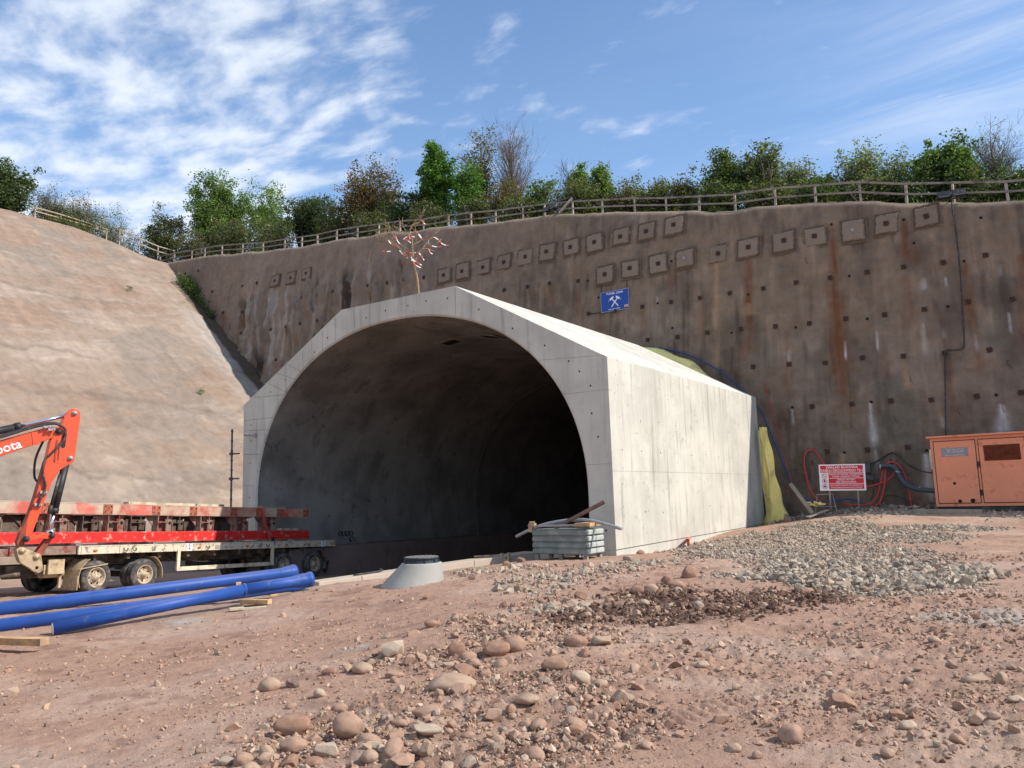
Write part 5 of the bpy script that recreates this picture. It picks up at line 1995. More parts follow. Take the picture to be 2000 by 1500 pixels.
hose('hose', [wl(1262, 678, .02), wl(1310, 684, .25), wl(1360, 700, .3), wl(1420, 735, .3), wl(1478, 792, .3), wl(1510, 858, .3), wl(1535, 920, .35), wl(1552, 955, .4), wl(1575, 975, .4), wl(1600, 982, .5), wl(1660, 975, .5),
              wl(1690, 985, .6)], .028, M['hoseblue'], 'dark blue hose arching over the portal shoulder and down to the red site sign')
hose('hose', [wl(1620, 985, .6), wl(1600, 978, .4), wl(1584, 958, .3), wl(1574, 925, .15), wl(1571, 895, .12), wl(1577, 882, .1), wl(1590, 880, .1), wl(1601, 893, .12), wl(1612, 910, .15), wl(1622, 925, .2)], .030, M['hosered'],
     'red hose looped over a hook left of the red site sign', 'hose', 'red hoses on the wall')
hose('hose', [wl(1650, 985, .8), wl(1690, 986, .8), wl(1710, 975, .6), wl(1720, 945, .3), wl(1725, 915, .2), wl(1738, 902, .15), wl(1749, 908, .15), wl(1748, 922, .2), wl(1735, 937, .25), wl(1715, 946, .4), wl(1688, 952, .5)], .030, M['hosered'],
     'red hose making a small loop at the duct right of the site sign', 'hose', 'red hoses on the wall')
hose('hose', [wl(1705, 993, .9), wl(1720, 978, .7), wl(1728, 945, .4), wl(1731, 915, .2), wl(1738, 903, .18), wl(1755, 908, .2), wl(1768, 930, .3), wl(1776, 960, .4), wl(1782, 990, .7), wl(1795, 1003, 1.0)], .030, M['hosered'],
     'red hose forming the tall arch between site sign and generator', 'hose', 'red hoses on the wall')
hose('hose', [wl(1685, 998, 1.1), wl(1700, 1003, 1.3), wl(1720, 1007, 1.4), wl(1740, 1006, 1.3)], .035, M['hosered'], 'short red hose lying on the rubble right of the sign legs', 'hose', 'red hoses on the wall')
hose('cable', [wl(1690, 908, .12), wl(1710, 902, .1), wl(1738, 885, .08), wl(1752, 888, .1), wl(1775, 908, .12), wl(1800, 920, .2), wl(1822, 924, .9)], .022, M['hose'], 'black cable hung over a wall hook and running to the generator', 'cable')
hose('cable', [wl(1695, 930, .2), wl(1704, 940, .2), wl(1705, 965, .25), wl(1700, 978, .3)], .018, M['hose'], 'black cable drooping from the blue connector behind the site sign', 'cable')
hose('cable', [wl(1858, 392, .1), wl(1863, 425, .06), wl(1870, 480, .05), wl(1876, 545, .05), wl(1880, 620, .05), wl(1883, 660, .05), wl(1880, 680, .05), wl(1860, 684, .05), wl(1846, 690, .05), wl(1846, 760, .05), wl(1847, 850, .1)], .022,
     M['hose'], 'long black cable hanging down the retaining wall from the right floodlight', 'cable')
hose('cable', [wl(1490, 745, .06), wl(1522, 850, .1), wl(1535, 905, .2), wl(1545, 940, .3), wl(1535, 965, .4)], .014, M['hosered'], 'thin red cable running down beside the blue hose', 'cable')
hose('cable', [wl(1722, 985, .8), wl(1728, 970, .5), wl(1745, 968, .4), wl(1770, 975, .5), wl(1790, 985, .8)], .016, M['hose'], 'black cable bowed over the rubble below the duct', 'cable')
hose('ventilation_duct', [wl(1716, 912, .25), wl(1735, 910, .3), wl(1750, 915, .35), wl(1758, 930, .45), wl(1770, 946, .6), wl(1790, 955, .9), wl(1818, 958, 1.4), wl(1832, 958, 1.7)], .085, M['duct'],
     'thick dark grey duct bending down from the wall into the generator', 'duct', None, 14)
for i, (px, py) in enumerate([(1720, 912), (1755, 922), (1797, 956)]):
    p = wl(px, py, (.26, .40, 1.0)[i])
    m = MB()
    m.lathe([(.088, -.03), (.10, -.03), (.10, .03), (.088, .03)], axis=('X' if i != 1 else 'Z'), n=16)
    o = m.build('duct_clamp', M['galv'], None, p, (0, .4 if i == 1 else 0.1, 0))
    tag(o, ['bright clamp at the wall end of the grey duct', 'clamp band at the upper bend of the grey duct', 'clamp band on the grey duct close to the generator'][i], 'clamp', 'duct clamps')
for i, (px, py) in enumerate([(1582, 885), (1738, 885)]):
    p0, p1 = wl(px, py - 14, -.1), wl(px + (5 if i == 0 else 2), py + 22, .02)
    m = MB()
    m.bar(p0, p1, .05, .08)
    o = m.build('wall_hook', M['rust'])
    tag(o, ['rusty wall hook carrying the left red hose', 'rusty wall hook above the grey duct'][i], 'hook', 'wall hooks')
# connector box behind the sign
p = wl(1690, 915, .3)
m = MB()
m.box((0, 0, 0), (.34, .14, .30))
m.box((.05, -.02, -.32), (.42, .16, .16), rot=(0, .25, 0))
o = m.build('connector_box', M['signblue2'] if 'signblue2' in M else M['duct'], None, p, (0, 0, 0), .02)
tag(o, 'dark blue socket box on the wall behind the right edge of the site sign', 'socket box')

# leaning pipe, boards, fleece scrap
a_, b_ = on_y(1545, 946, 11.6), on_y(1588, 1004, 10.6)
loose('leaning_pipe', [lambda m: m.tube([tuple(a_), tuple(b_)], .075, 14)], M['slab'], 'grey-brown pipe leaning in the rubble beside the yellow fleece', 'pipe')
a2, b2 = on_y(1578, 1010, 10.2), on_y(1617, 996, 10.9)
loose('board', [lambda m: m.bar(tuple(a2), tuple(b2), .16, .03)], M['wood'], 'weathered board lying on the berm in front of the leaning pipe', 'board')
fq = on_y(1592, 984, 11.4)
rr_ = np.random.default_rng(3)
loose('fleece_scrap', [lambda m: [m.box((fq[0] + rr_.uniform(-.25, .25), fq[1] + rr_.uniform(-.1, .1), fq[2] + rr_.uniform(-.05, .05)), (rr_.uniform(.1, .25), .12, .05), rot=tuple(rr_.uniform(-.6, .6, 3))) for _ in range(9)]],
      M['yellow'], 'scrap of yellow fleece on the ground left of the site sign', 'scrap', None, .015)
hose('cable', [tuple(np.array(px_ground(1345, 1066)) + (0, 0, .03)), tuple(np.array(px_ground(1355, 1060)) + (-.15, .1, .14)), tuple(np.array(px_ground(1364, 1050)) + (0, .2, .10)), tuple(np.array(px_ground(1375, 1045)) + (.1, .4, -.02))], .045, M['orangecable'],
     'stub of orange pipe poking out of the gravel at the foot of the portal', 'pipe')
gpts = [px_ground(x, y) for x, y in [(1440, 1040), (1465, 1035), (1500, 1029), (1550, 1023), (1600, 1019), (1640, 1018), (1660, 1016)]]
hose('cable', [(p[0], p[1], p[2] + .04) for p in gpts], .040, M['orangecable'], 'orange plastic pipe lying along the ground in front of the yellow fleece', 'pipe')

# ================================================================== SIGNS
def build_blue_sign():
    c = on_y(1201, 587, 14.42)
    S = empty('tunnel_name_sign', tuple(c), (-.06, R_(-1.0), R_(3)), 'blue rectangular sign with crossed white hammers hung on the brown wall above the portal', 'sign')
    w, h = 1.36, .94
    m = MB()
    m.box((0, 0, 0), (w, .03, h))
    p = m.build('panel', M['signblue'], S, bevel=.004)
    m = MB()
    for (x, z, a, b) in [(0, h / 2, w + .02, .02), (0, -h / 2, w + .02, .02)]:
        m.box((x, -.004, z), (a, .03, b))
    for x in (-w / 2, w / 2):
        m.box((x, -.004, 0), (.02, .03, h - .02))
    m.build('edge_frame', M['galv'], S)
    text('lettering', 'TUNEL LIDIA', .145, M['white'], p, (0, -.018, .355), (math.pi / 2, 0, 0))
    text('lettering', 'Start 04.11.2020', .085, M['white'], p, (-.04, -.018, -.385), (math.pi / 2, 0, 0))
    # crossed hammers
    for s in (-1, 1):
        m = MB()
        d = Vector((s * .62, 0, .78)).normalized()
        q = Vector((d.z, 0, -d.x))
        c0 = Vector((0, -.019 - .002 * (s > 0), -.07))
        m.bar(c0 - d * .26, c0 + d * .26, .004, .045, up=tuple(Vector((0, 1, 0)).cross(d)))
        hd = c0 + d * .24
        m.bar(hd - q * .10, hd + q * .10, .005, .085, up=tuple(d))
        m.build('hammer_emblem', M['white'], p)
    m = MB()
    for k in range(15):
        if k in (7,):
            continue
        a = R_(168 - 156 * k / 14)
        m.box((.30 * math.cos(a) * 1.02, -.018, -.05 + .26 * math.sin(a)), (.026, .004, .02), rot=(0, -(a - math.pi / 2), 0))
    m.build('arc_motto', M['white'], p)['kind'] = 'stuff'
    m = MB()
    for k in range(4):
        m.box((.47 + .052 * k, -.018, -.33), (.042, .004, .11))
    m.build('small_logo', M['logo'], p)
    # hangers
    m = MB()
    for (px, py) in [(1174, 512), (1223, 503)]:
        a = wl(px, py, .02)
        m.tube([tuple(Vector(a) - Vector(c)), (-.66 if px < 1200 else .60, .02, .40)], .017, 6)
    for (px, py, x) in [(1150, 613, -.66), (1256, 598, .68)]:
        a = wl(px, py, -.04)
        m.tube([tuple(Vector(a) - Vector(c)), (x, .03, -.45)], .017, 6)
    m.build('hanger_rod', M['rust'], S)


build_blue_sign()


def build_red_sign():
    c = on_y(1645, 932.5, 10.9)
    S = empty('site_sign', tuple(c), (R_(2), R_(1.2), R_(10)), 'red and white Polish site warning board on two grey posts before the retaining wall', 'sign')
    w, h = 1.44, .88
    m = MB()
    m.box((0, 0, 0), (w, .03, h))
    p = m.build('board', M['white'], S, bevel=.006)
    def red(x0, x1, z0, z1):
        k = MB()
        k.box(((x0 + x1) / 2, -.0165, (z0 + z1) / 2), (x1 - x0, .005, z1 - z0))
        k.build('red_field', M['signred'], p)
    red(-.675, .66, .17, .405)
    red(-.43, .66, -.015, .155)
    red(-.43, .66, -.195, -.03)
    red(-.43, .66, -.385, -.21)
    def tx(s, size, x, z, sx=1.0):
        text('lettering', s, size, M['white'], p, (x, -.0195, z), (math.pi / 2, 0, 0), extrude=.0005, sx=sx)
    tx('ZAKŁAD BUDOWA', .115, 0, .34)
    tx('TUNELU DROGOWEGO TS-26', .115, 0, .23, .92)
    tx('ZAKAZ UŻYWANIA OTWARTEGO', .075, .115, .11, .9)
    tx('OGNIA I PALENIA TYTONIU', .075, .115, .032, .9)
    tx('ZAKAZ WSTĘPU', .075, .115, -.072)
    tx('BEZ ZEZWOLENIA', .075, .115, -.152)
    tx('ZAKAZ WJAZDU POJAZDÓW NIE POSIADAJĄCYCH', .056, .115, -.26, .78)
    tx('DOPUSZCZENIA KIEROWNIKA RUCHU ZAKŁADU', .056, .115, -.335, .78)
    for k, z in enumerate((.065, -.115, -.30)):
        m = MB()
        n = 24
        x0 = -.56
        for i in range(n):
            a, b = 2 * math.pi * i / n, 2 * math.pi * (i + 1) / n
            vs = [(x0 + r * math.cos(q), -.0185, z + r * math.sin(q)) for r, q in ((.068, a), (.068, b), (.082, b), (.082, a))]
            m.add(vs, [(0, 1, 2, 3)])
        m.bar((x0 - .05, -.0195, z + .05), (x0 + .05, -.0195, z - .05), .003, .014, up=(0, 1, 0))
        m.build('ban_ring', M['signred'], p)
        m = MB()
        if k == 0:
            m.bar((x0 - .045, -.018, z + .0), (x0 + .04, -.018, z - .03), .003, .018, up=(0, 1, 0))
            m.box((x0 - .03, -.018, z + .02), (.012, .003, .03))
        elif k == 1:
            m.box((x0, -.018, z - .015), (.045, .003, .05))
            for j in range(4):
                m.box((x0 - .018 + .012 * j, -.018, z + .028), (.008, .003, .045))
            m.bar((x0 + .02, -.018, z - .01), (x0 + .038, -.018, z + .018), .003, .010, up=(0, 1, 0))
        else:
            m.box((x0, -.018, z - .005), (.09, .003, .028))
            m.prism([(x0 - .032, z + .008), (x0 + .032, z + .008), (x0 + .02, z + .034), (x0 - .02, z + .034)], -.0195, -.0165)
            m.box((x0 - .028, -.018, z - .024), (.018, .003, .016))
            m.box((x0 + .028, -.018, z - .024), (.018, .003, .016))
        m.build('ban_symbol', M['black'], p)
    for x in (-.42, .46):
        m = MB()
        m.tube([(x, .05, .38), (x, .05, -1.05)], .028, 8)
        m.build('post', M['galv'], S)


build_red_sign()
sw = on_y(1612, 978, 11.5)
SWH = empty('trestle', (sw[0], sw[1], gz(sw[0], sw[1])), (0, 0, .2), 'thin grey trestle standing half hidden behind the site sign', 'trestle')
for x in (-.28, .28):
    m = MB()
    m.tube([(x * 1.3, -.2, 0), (x * .9, 0, .72), (x * 1.3, .2, 0)], .016, 6)
    m.build('leg_frame', M['galv'], SWH)
m = MB()
m.tube([(-.27, 0, .72), (.27, 0, .72)], .018, 6)
m.tube([(-.33, -.11, .32), (.33, -.11, .30)], .014, 6)
m.build('crossbar', M['galv'], SWH)

# ================================================================== GENERATOR
def build_genset():
    p0, p1 = on_y(1829, 990, 10.9), on_y(2000, 992, 10.6)
    zb = p0[2] + .0
    G = empty('generator', (p0[0], p0[1], zb), (0, 0, R_(-3.0)), 'weathered salmon-orange generator container with rusty louvre, on gravel by the retaining wall', 'generator')
    H, L, D = 2.16, 5.2, 2.0
    m = MB()
    m.box((L / 2, D / 2, H / 2), (L, D, H))
    m.build('housing', M['genset'], G, bevel=.015)
    m = MB()
    m.box((L / 2 - .02, D / 2 - .04, H + .03), (L + .14, D + .16, .055))
    m.build('roof_rim', M['genset'], G, bevel=.01)
    m = MB()
    m.box((L / 2, D / 2, -.07), (L - .1, D - .1, .13))
    m.build('skid', M['dark'], G)
    x = .10
    for k, wd in enumerate((1.14, 1.20, 1.2, 1.2)):
        m = MB()
        m.box((x + wd / 2, -.008, H / 2 - .0), (wd, .02, H - .24))
        d = m.build('door', M['genset'], G, bevel=.004)
        m = MB()
        t = .018
        m.box((x + wd / 2, -.004, H - .105), (wd + 2 * t, .02, t))
        m.box((x + wd / 2, -.004, .105), (wd + 2 * t, .02, t))
        m.box((x - t / 2 - .002, -.004, H / 2), (t, .02, H - .21))
        m.box((x + wd + t / 2 + .002, -.004, H / 2), (t, .02, H - .21))
        m.build('door_gap', M['gap'], d)
        for z in (.42, 1.28):
            m = MB()
            m.box((x + wd + .045, -.022, z), (.10, .03, .05))
            m.box((x + wd + .045, -.03, z + .06), (.06, .02, .06))
            m.box((x + wd + .045, -.03, z - .06), (.06, .02, .06))
            m.build('latch', M['dark'], d)
        if k == 0:
            m = MB()
            m.box((x + .57, -.022, 1.70), (.74, .012, .27))
            q = m.build('maker_plate', M['plate'], d)
            text('lettering', 'KEGI', .17, M['platetext'], q, (x + .60, -.0295, 1.735), (math.pi / 2, 0, 0), extrude=.0005, sx=1.3)
            m = MB()
            m.box((x + .57, -.0285, 1.60), (.55, .002, .025))
            m.build('small_print', M['platetext'], q)
            m = MB()
            m.lathe([(0, -.026), (.04, -.026), (.045, -.018)], c=(x + .48, 0, .72), axis='Y', n=12)
            m.lathe([(0, -.026), (.05, -.026), (.055, -.018)], c=(x + .58, 0, .17), axis='Y', n=12)
            m.lathe([(0, -.026), (.06, -.026), (.065, -.018)], c=(x + .93, 0, .18), axis='Y', n=12)
            m.build('cable_port', M['hole'], d)
        if k == 1:
            m = MB()
            m.box((x + .60, -.02, 1.62), (.96, .02, .48))
            for j in range(13):
                m.box((x + .60, -.036, 1.42 + j * .034), (.90, .022, .012), rot=(.5, 0, 0))
            m.build('louvre', M['rustvent'], d)
        x += wd + .10
    m = MB()
    m.box((-.012, .0, 1.50), (.06, .05, .62))
    m.build('warning_strip', M['plank'], G)
    # slab the end rests on
    s0 = on_y(1852, 999, 10.45)
    m = MB()
    m.box((0, 0, 0), (1.85, .5, .13))
    o = m.build('concrete_slab', M['slab'], None, (s0[0], s0[1], s0[2]), (0, R_(1), R_(-3)), .01)
    tag(o, 'long grey slab lying in the gravel under the corner of the generator', 'slab')


build_genset()

# ================================================================== FENCES AND FLOODLIGHTS
def crest(x, back=.55):
    t = float(wall_top(np.array([x]))[0])
    return Vector((x, wall_y(t - .3) + back, t + .03))


def build_fence():
    F = empty('timber_fence', crest(-10), (0, 0, 0), 'long weathered two-rail timber fence running along the crest of the retaining wall', 'fence')
    o0 = crest(-10)
    px_ = [-38.2, -36.41, -34.21, -32.7, -30.68, -28.34, -26.13, -23.98, -22.31, -20.84, -19.15, -17.36, -15.54, -13.85, -12.04, -10.27, -8.66, -7.05, -5.28, -3.94, -2.3, -0.67, 1.05, 2.64, 4.21, 5.83, 7.56, 9.17, 10.88, 12.5, 14.08, 15.78,
           17.5, 19.3, 21.1, 23.0, 25, 27, 29]
    tops = []
    for i, x in enumerate(px_):
        c = crest(x)
        lean = random.uniform(-.05, .05)
        h = .74 + random.uniform(-.03, .04) + .10 * float(sstep(x, 0, 10))
        m = MB()
        m.bar(c - o0 + Vector((0, 0, -.3)), c - o0 + Vector((lean * h, random.uniform(-.02, .02), h)), .075 if x > -5 else .085, .09)
        m.build('post', M['wood'], F, bevel=.008)
        tops.append((c - o0, lean, h))
    for i in range(len(tops) - 1):
        (a, la, ha), (b, lb, hb) = tops[i], tops[i + 1]
        for fr, hh in ((.93, .085), (.46, .075)):
            p = a + Vector((la * ha * fr, -.06, ha * fr + random.uniform(-.012, .012)))
            q = b + Vector((lb * hb * fr, -.06, hb * fr + random.uniform(-.012, .012)))
            m = MB()
            m.bar(p, q, .035, hh)
            m.build('rail', M['rail'], F)
    # branch running up the slope crest to the west
    W = empty('timber_fence', (-39.0, 8, 20.8), (0, 0, 0), 'short new-looking timber fence on the crest of the pale slope at upper left', 'fence')
    def sl(px, py, x=-39.0):
        return Vector(on_x(px, py, x))
    def run(root, P, heights, mat, railh=.08):
        o = Vector(root.location)
        for i, (p, h) in enumerate(zip(P, heights)):
            m = MB()
            m.bar(p - o - Vector((0, 0, .6)), p - o + Vector((0, 0, h)), .08, .08)
            m.build('post', mat, root, bevel=.008)
        for i in range(len(P) - 1):
            for fr in (.93, .42):
                m = MB()
                m.bar(P[i] - o + Vector((.06, 0, heights[i] * fr)), P[i + 1] - o + Vector((.06, 0, heights[i + 1] * fr)), .035, railh)
                m.build('rail', mat, root)
    P = [sl(68, 419), sl(118, 432), sl(165, 445), sl(208, 457)]
    run(W, P, [.52, .5, .45, .35], M['plank2'] if 'plank2' in M else M['wood'])
    W2_ = empty('timber_fence', (-38.4, 12, 19.4), (0, 0, 0), 'grey timber fence dropping down the crest from the slope to the wall corner', 'fence')
    P = [sl(233, 470, -38.6), sl(272, 486, -38.5), sl(308, 500, -38.4), sl(340, 508, -38.3)]
    run(W2_, P, [.9, .85, .8, .78], M['wood'])


M['plank2'] = solid('fresh_fence_timber', (0.40, 0.31, 0.19), 0.85, 0.2, 4.0)
build_fence()


def floodlight(px, py, yaw, label):
    c = Vector(wl(px, py, .02))
    F = empty('floodlight', c, (0, 0, yaw), label, 'floodlight', 'floodlights on the wall crest')
    for dx in (-.24, .24):
        m = MB()
        m.box((dx, -.10, .10), (.42, .12, .26), rot=(-.5, 0, 0))
        for k in range(5):
            m.box((dx, -.02 + .0, .02 + k * .05), (.42, .10, .012), rot=(-.5, 0, 0))
        m.build('lamp_housing', M['dark'], F, bevel=.01)
        m = MB()
        m.box((dx, -.165, .075), (.36, .012, .20), rot=(-.5, 0, 0))
        m.build('lamp_glass', M['lens'], F)
    m = MB()
    m.box((0, 0, -.06), (.95, .05, .05))
    m.tube([(0, 0, -.06), (0, .3, -.1)], .025, 6)
    m.build('mounting_bar', M['dark'], F)
    return F


floodlight(1858, 385, .15, 'black twin floodlight fixed to the fence above the hanging cable')
floodlight(1078, 410, -.3, 'black twin floodlight lying on the wall crest beside the leaning board')
ba, bb = wl(1092, 416, -.1), wl(1118, 387, -.35)
loose('leaning_board', [lambda m: m.bar(ba, bb, .05, .16, up=(0, 1, 0))], M['wood'], 'weathered board leaning at a slant against the fence next to a floodlight', 'board')

# ================================================================== TOPPING-OUT SAPLING WITH TAPE ON THE PORTAL
def build_sapling():
    b0 = Vector((.55, .45, 7.52))
    S = empty('decorated_sapling', b0, (0, 0, 0), 'thin bare sapling with red and white tape streamers standing on the portal roof', 'sapling')
    # pixel offsets of the photograph turned to metres in the plane of the tree
    sc = 26.6 / FPX
    Rv = Vector((RH[0], RH[1], 0))
    def P(px, py, d=0.0):
        q = Rv * ((px - 799) * sc) + Vector((0, 0, (577 - py) * sc)) + Vector((FH[0], FH[1], 0)) * d
        return q
    r = random.Random(9)
    m = MB()
    m.tube(smooth_path([P(799, 580), P(797, 545), P(791, 515), P(789, 490), P(788, 470), P(785, 452), P(793, 440)], 5), [.036] * 10 + [.03] * 10 + [.02] * 11 if False else .028, 8)
    m.tube(smooth_path([P(799, 580), P(797, 545), P(791, 515)], 5), .036, 8)
    br = [((789, 512), (775, 495), (750, 475), (735, 462)), ((788, 497), (770, 485), (755, 468), (742, 455)), ((788, 485), (796, 478), (798, 460)), ((786, 468), (776, 450), (770, 440)), ((788, 470), (795, 460), (796, 443)),
          ((785, 490), (765, 478), (745, 470)), ((790, 505), (805, 490), (812, 470)), ((789, 480), (805, 465), (818, 462), (830, 466)), ((787, 475), (775, 462), (760, 452)), ((770, 486), (755, 482), (738, 490)),
          ((786, 460), (790, 447), (800, 435), (806, 428)), ((750, 475), (742, 470), (730, 472)), ((760, 470), (752, 455), (748, 448)), ((790, 500), (810, 490), (826, 486))]
    for bq in br:
        m.tube(smooth_path([P(x, y, r.uniform(-.25, .25) * i) for i, (x, y) in enumerate(bq)], 4), .011, 5)
        e = P(*bq[-1])
        for _ in range(5):
            m.tube([e * .85 + P(*bq[-2]) * .15, e + Vector((r.uniform(-.25, .25), r.uniform(-.2, .2), r.uniform(.0, .3)))], .007, 4)
    m.build('stem', M['stem'], S)
    ribs = [((756, 455), (760, 465), (765, 472)), ((748, 473), (752, 479), (759, 484)), ((775, 469), (780, 472), (787, 477)), ((774, 471), (782, 466), (794, 467)), ((793, 452), (801, 459), (806, 468)), ((800, 460), (803, 464), (808, 470)),
            ((805, 435), (809, 439), (813, 443)), ((815, 474), (818, 466), (826, 462), (834, 467), (843, 476), (853, 478)), ((818, 488), (821, 495), (825, 498)), ((825, 485), (832, 487), (842, 487)), ((736, 491), (743, 492), (751, 492)),
            ((766, 489), (772, 496), (780, 503)), ((777, 489), (785, 492), (795, 493), (797, 500), (794, 504)), ((798, 491), (803, 497), (809, 507)), ((786, 493), (788, 505), (797, 509)), ((788, 510), (797, 514), (806, 520)), ((790, 512), (797, 519), (805, 523)),
            ((788, 456), (784, 463), (786, 470))]
    for i, q in enumerate(ribs):
        d = r.uniform(-.3, .3)
        pts = smooth_path([P(x, y, d) for x, y in q], 6)
        m = MB()
        L = 0
        for k, (a, c) in enumerate(zip(pts[:-1], pts[1:])):
            A, B = Vector(a), Vector(c)
            L += (B - A).length
            col = int(L / .16 + i) % 2
            m.bar(A, B, .004, .032, up=tuple(Vector((FH[0], FH[1], .3)).cross(B - A)) if False else (FH[0] * .3, FH[1] * .3, 1), mi=col)
        m.build('tape_streamer', [M['ribbon_r'], M['white']], S)


M['stem'] = solid('pale_sapling_bark', (0.30, 0.20, 0.11), 0.8, 0.25, 6.0)
build_sapling()

# ================================================================== STONES
def ico(sub):
    import bmesh
    bm = bmesh.new()
    bmesh.ops.create_icosphere(bm, subdivisions=sub, radius=1.0)
    v = np.array([p.co[:] for p in bm.verts])
    f = np.array([[q.index for q in p.verts] for p in bm.faces])
    bm.free()
    return v, f


ICO3, ICO2, ICO1 = ico(4), ico(2), ico(1)


def rock_mesh(seed, kind, tone):
    """kind: cobble (water-worn), slab (flat), block (broken, faceted)"""
    r = np.random.default_rng(seed)
    v, f = ICO3
    v = v.copy()
    ax = {'cobble': (1, r.uniform(.68, .9), r.uniform(.55, .75)), 'slab': (1, r.uniform(.6, .85), r.uniform(.26, .36)), 'block': (1, r.uniform(.7, .95), r.uniform(.65, .9))}[kind]
    s = seed * 7
    if kind in ('block', 'slab'):
        for _ in range(13 if kind == 'block' else 9):     # cut flat faces
            n = r.standard_normal(3)
            n /= np.linalg.norm(n)
            d = r.uniform(.52, .85)
            h = v @ n - d
            v = v - np.clip(h, 0, None)[:, None] * n * 0.96
        v = v * (1 + .035 * fbm(v[:, 0] * 3, v[:, 1] * 3, v[:, 2] * 3 + 5, s, 3))[:, None]
    else:
        v = v * (1 + .16 * fbm(v[:, 0] * 1.1, v[:, 1] * 1.1, v[:, 2] * 1.1 + 9, s, 2) + .03 * fbm(v[:, 0] * 4, v[:, 1] * 4, v[:, 2] * 4 + 5, s + 3, 3))[:, None]
        for _ in range(3):
            n = r.standard_normal(3)
            n /= np.linalg.norm(n)
            h = v @ n - r.uniform(.75, .92)
            v = v - np.clip(h, 0, None)[:, None] * n * 0.7
    v = v * np.array(ax)
    n1 = fbm(v[:, 0] * 2.2, v[:, 1] * 2.2, v[:, 2] * 2.2 + 4, s + 11, 4)
    n2 = fbm(v[:, 0] * 7, v[:, 1] * 7, v[:, 2] * 7 + 4, s + 13, 3)
    c = np.array(tone)[None, :] * (1 + .35 * n1 + .22 * n2)[:, None]
    mudc = np.array((0.34, 0.215, 0.15))
    mm = sstep(-v[:, 2] / ax[2] + .8 * n1, -.1, .55) * .85 + sstep(n2 + n1, .1, .5) * .5
    c = c + (mudc - c) * np.clip(mm, 0, .9)[:, None]
    return np_mesh('rock', v, f, [M['stone']], kind != 'block', np.clip(c, .02, .8))


PINK, TANC, GREYC, REDB, PALE, DARKB = (0.37, 0.235, 0.165), (0.40, 0.28, 0.195), (0.33, 0.265, 0.205), (0.315, 0.185, 0.125), (0.46, 0.355, 0.26), (0.20, 0.145, 0.115)
TONES = {'pink': PINK, 'tan': TANC, 'grey': GREYC, 'red': REDB, 'pale': PALE, 'dark': DARKB}
RM = {}
for ti, (tn, tc) in enumerate(TONES.items()):
    for ki, kd_ in enumerate(('cobble', 'block', 'slab')):
        for q in range(3):
            RM[(tn, kd_, q)] = rock_mesh(100 + ti * 20 + ki * 5 + q, kd_, tc)

# the stones one can point at: pixel of the foot, width and height in photo pixels, shape, tone, label
def zA(x, y): return (440 + x / 3.571, 1200 + y / 3.571)
def zB(x, y): return (960 + x / 3.571, 1080 + y / 3.571)
def zC(x, y): return (1440 + x / 3.26, 1040 + y / 3.26)


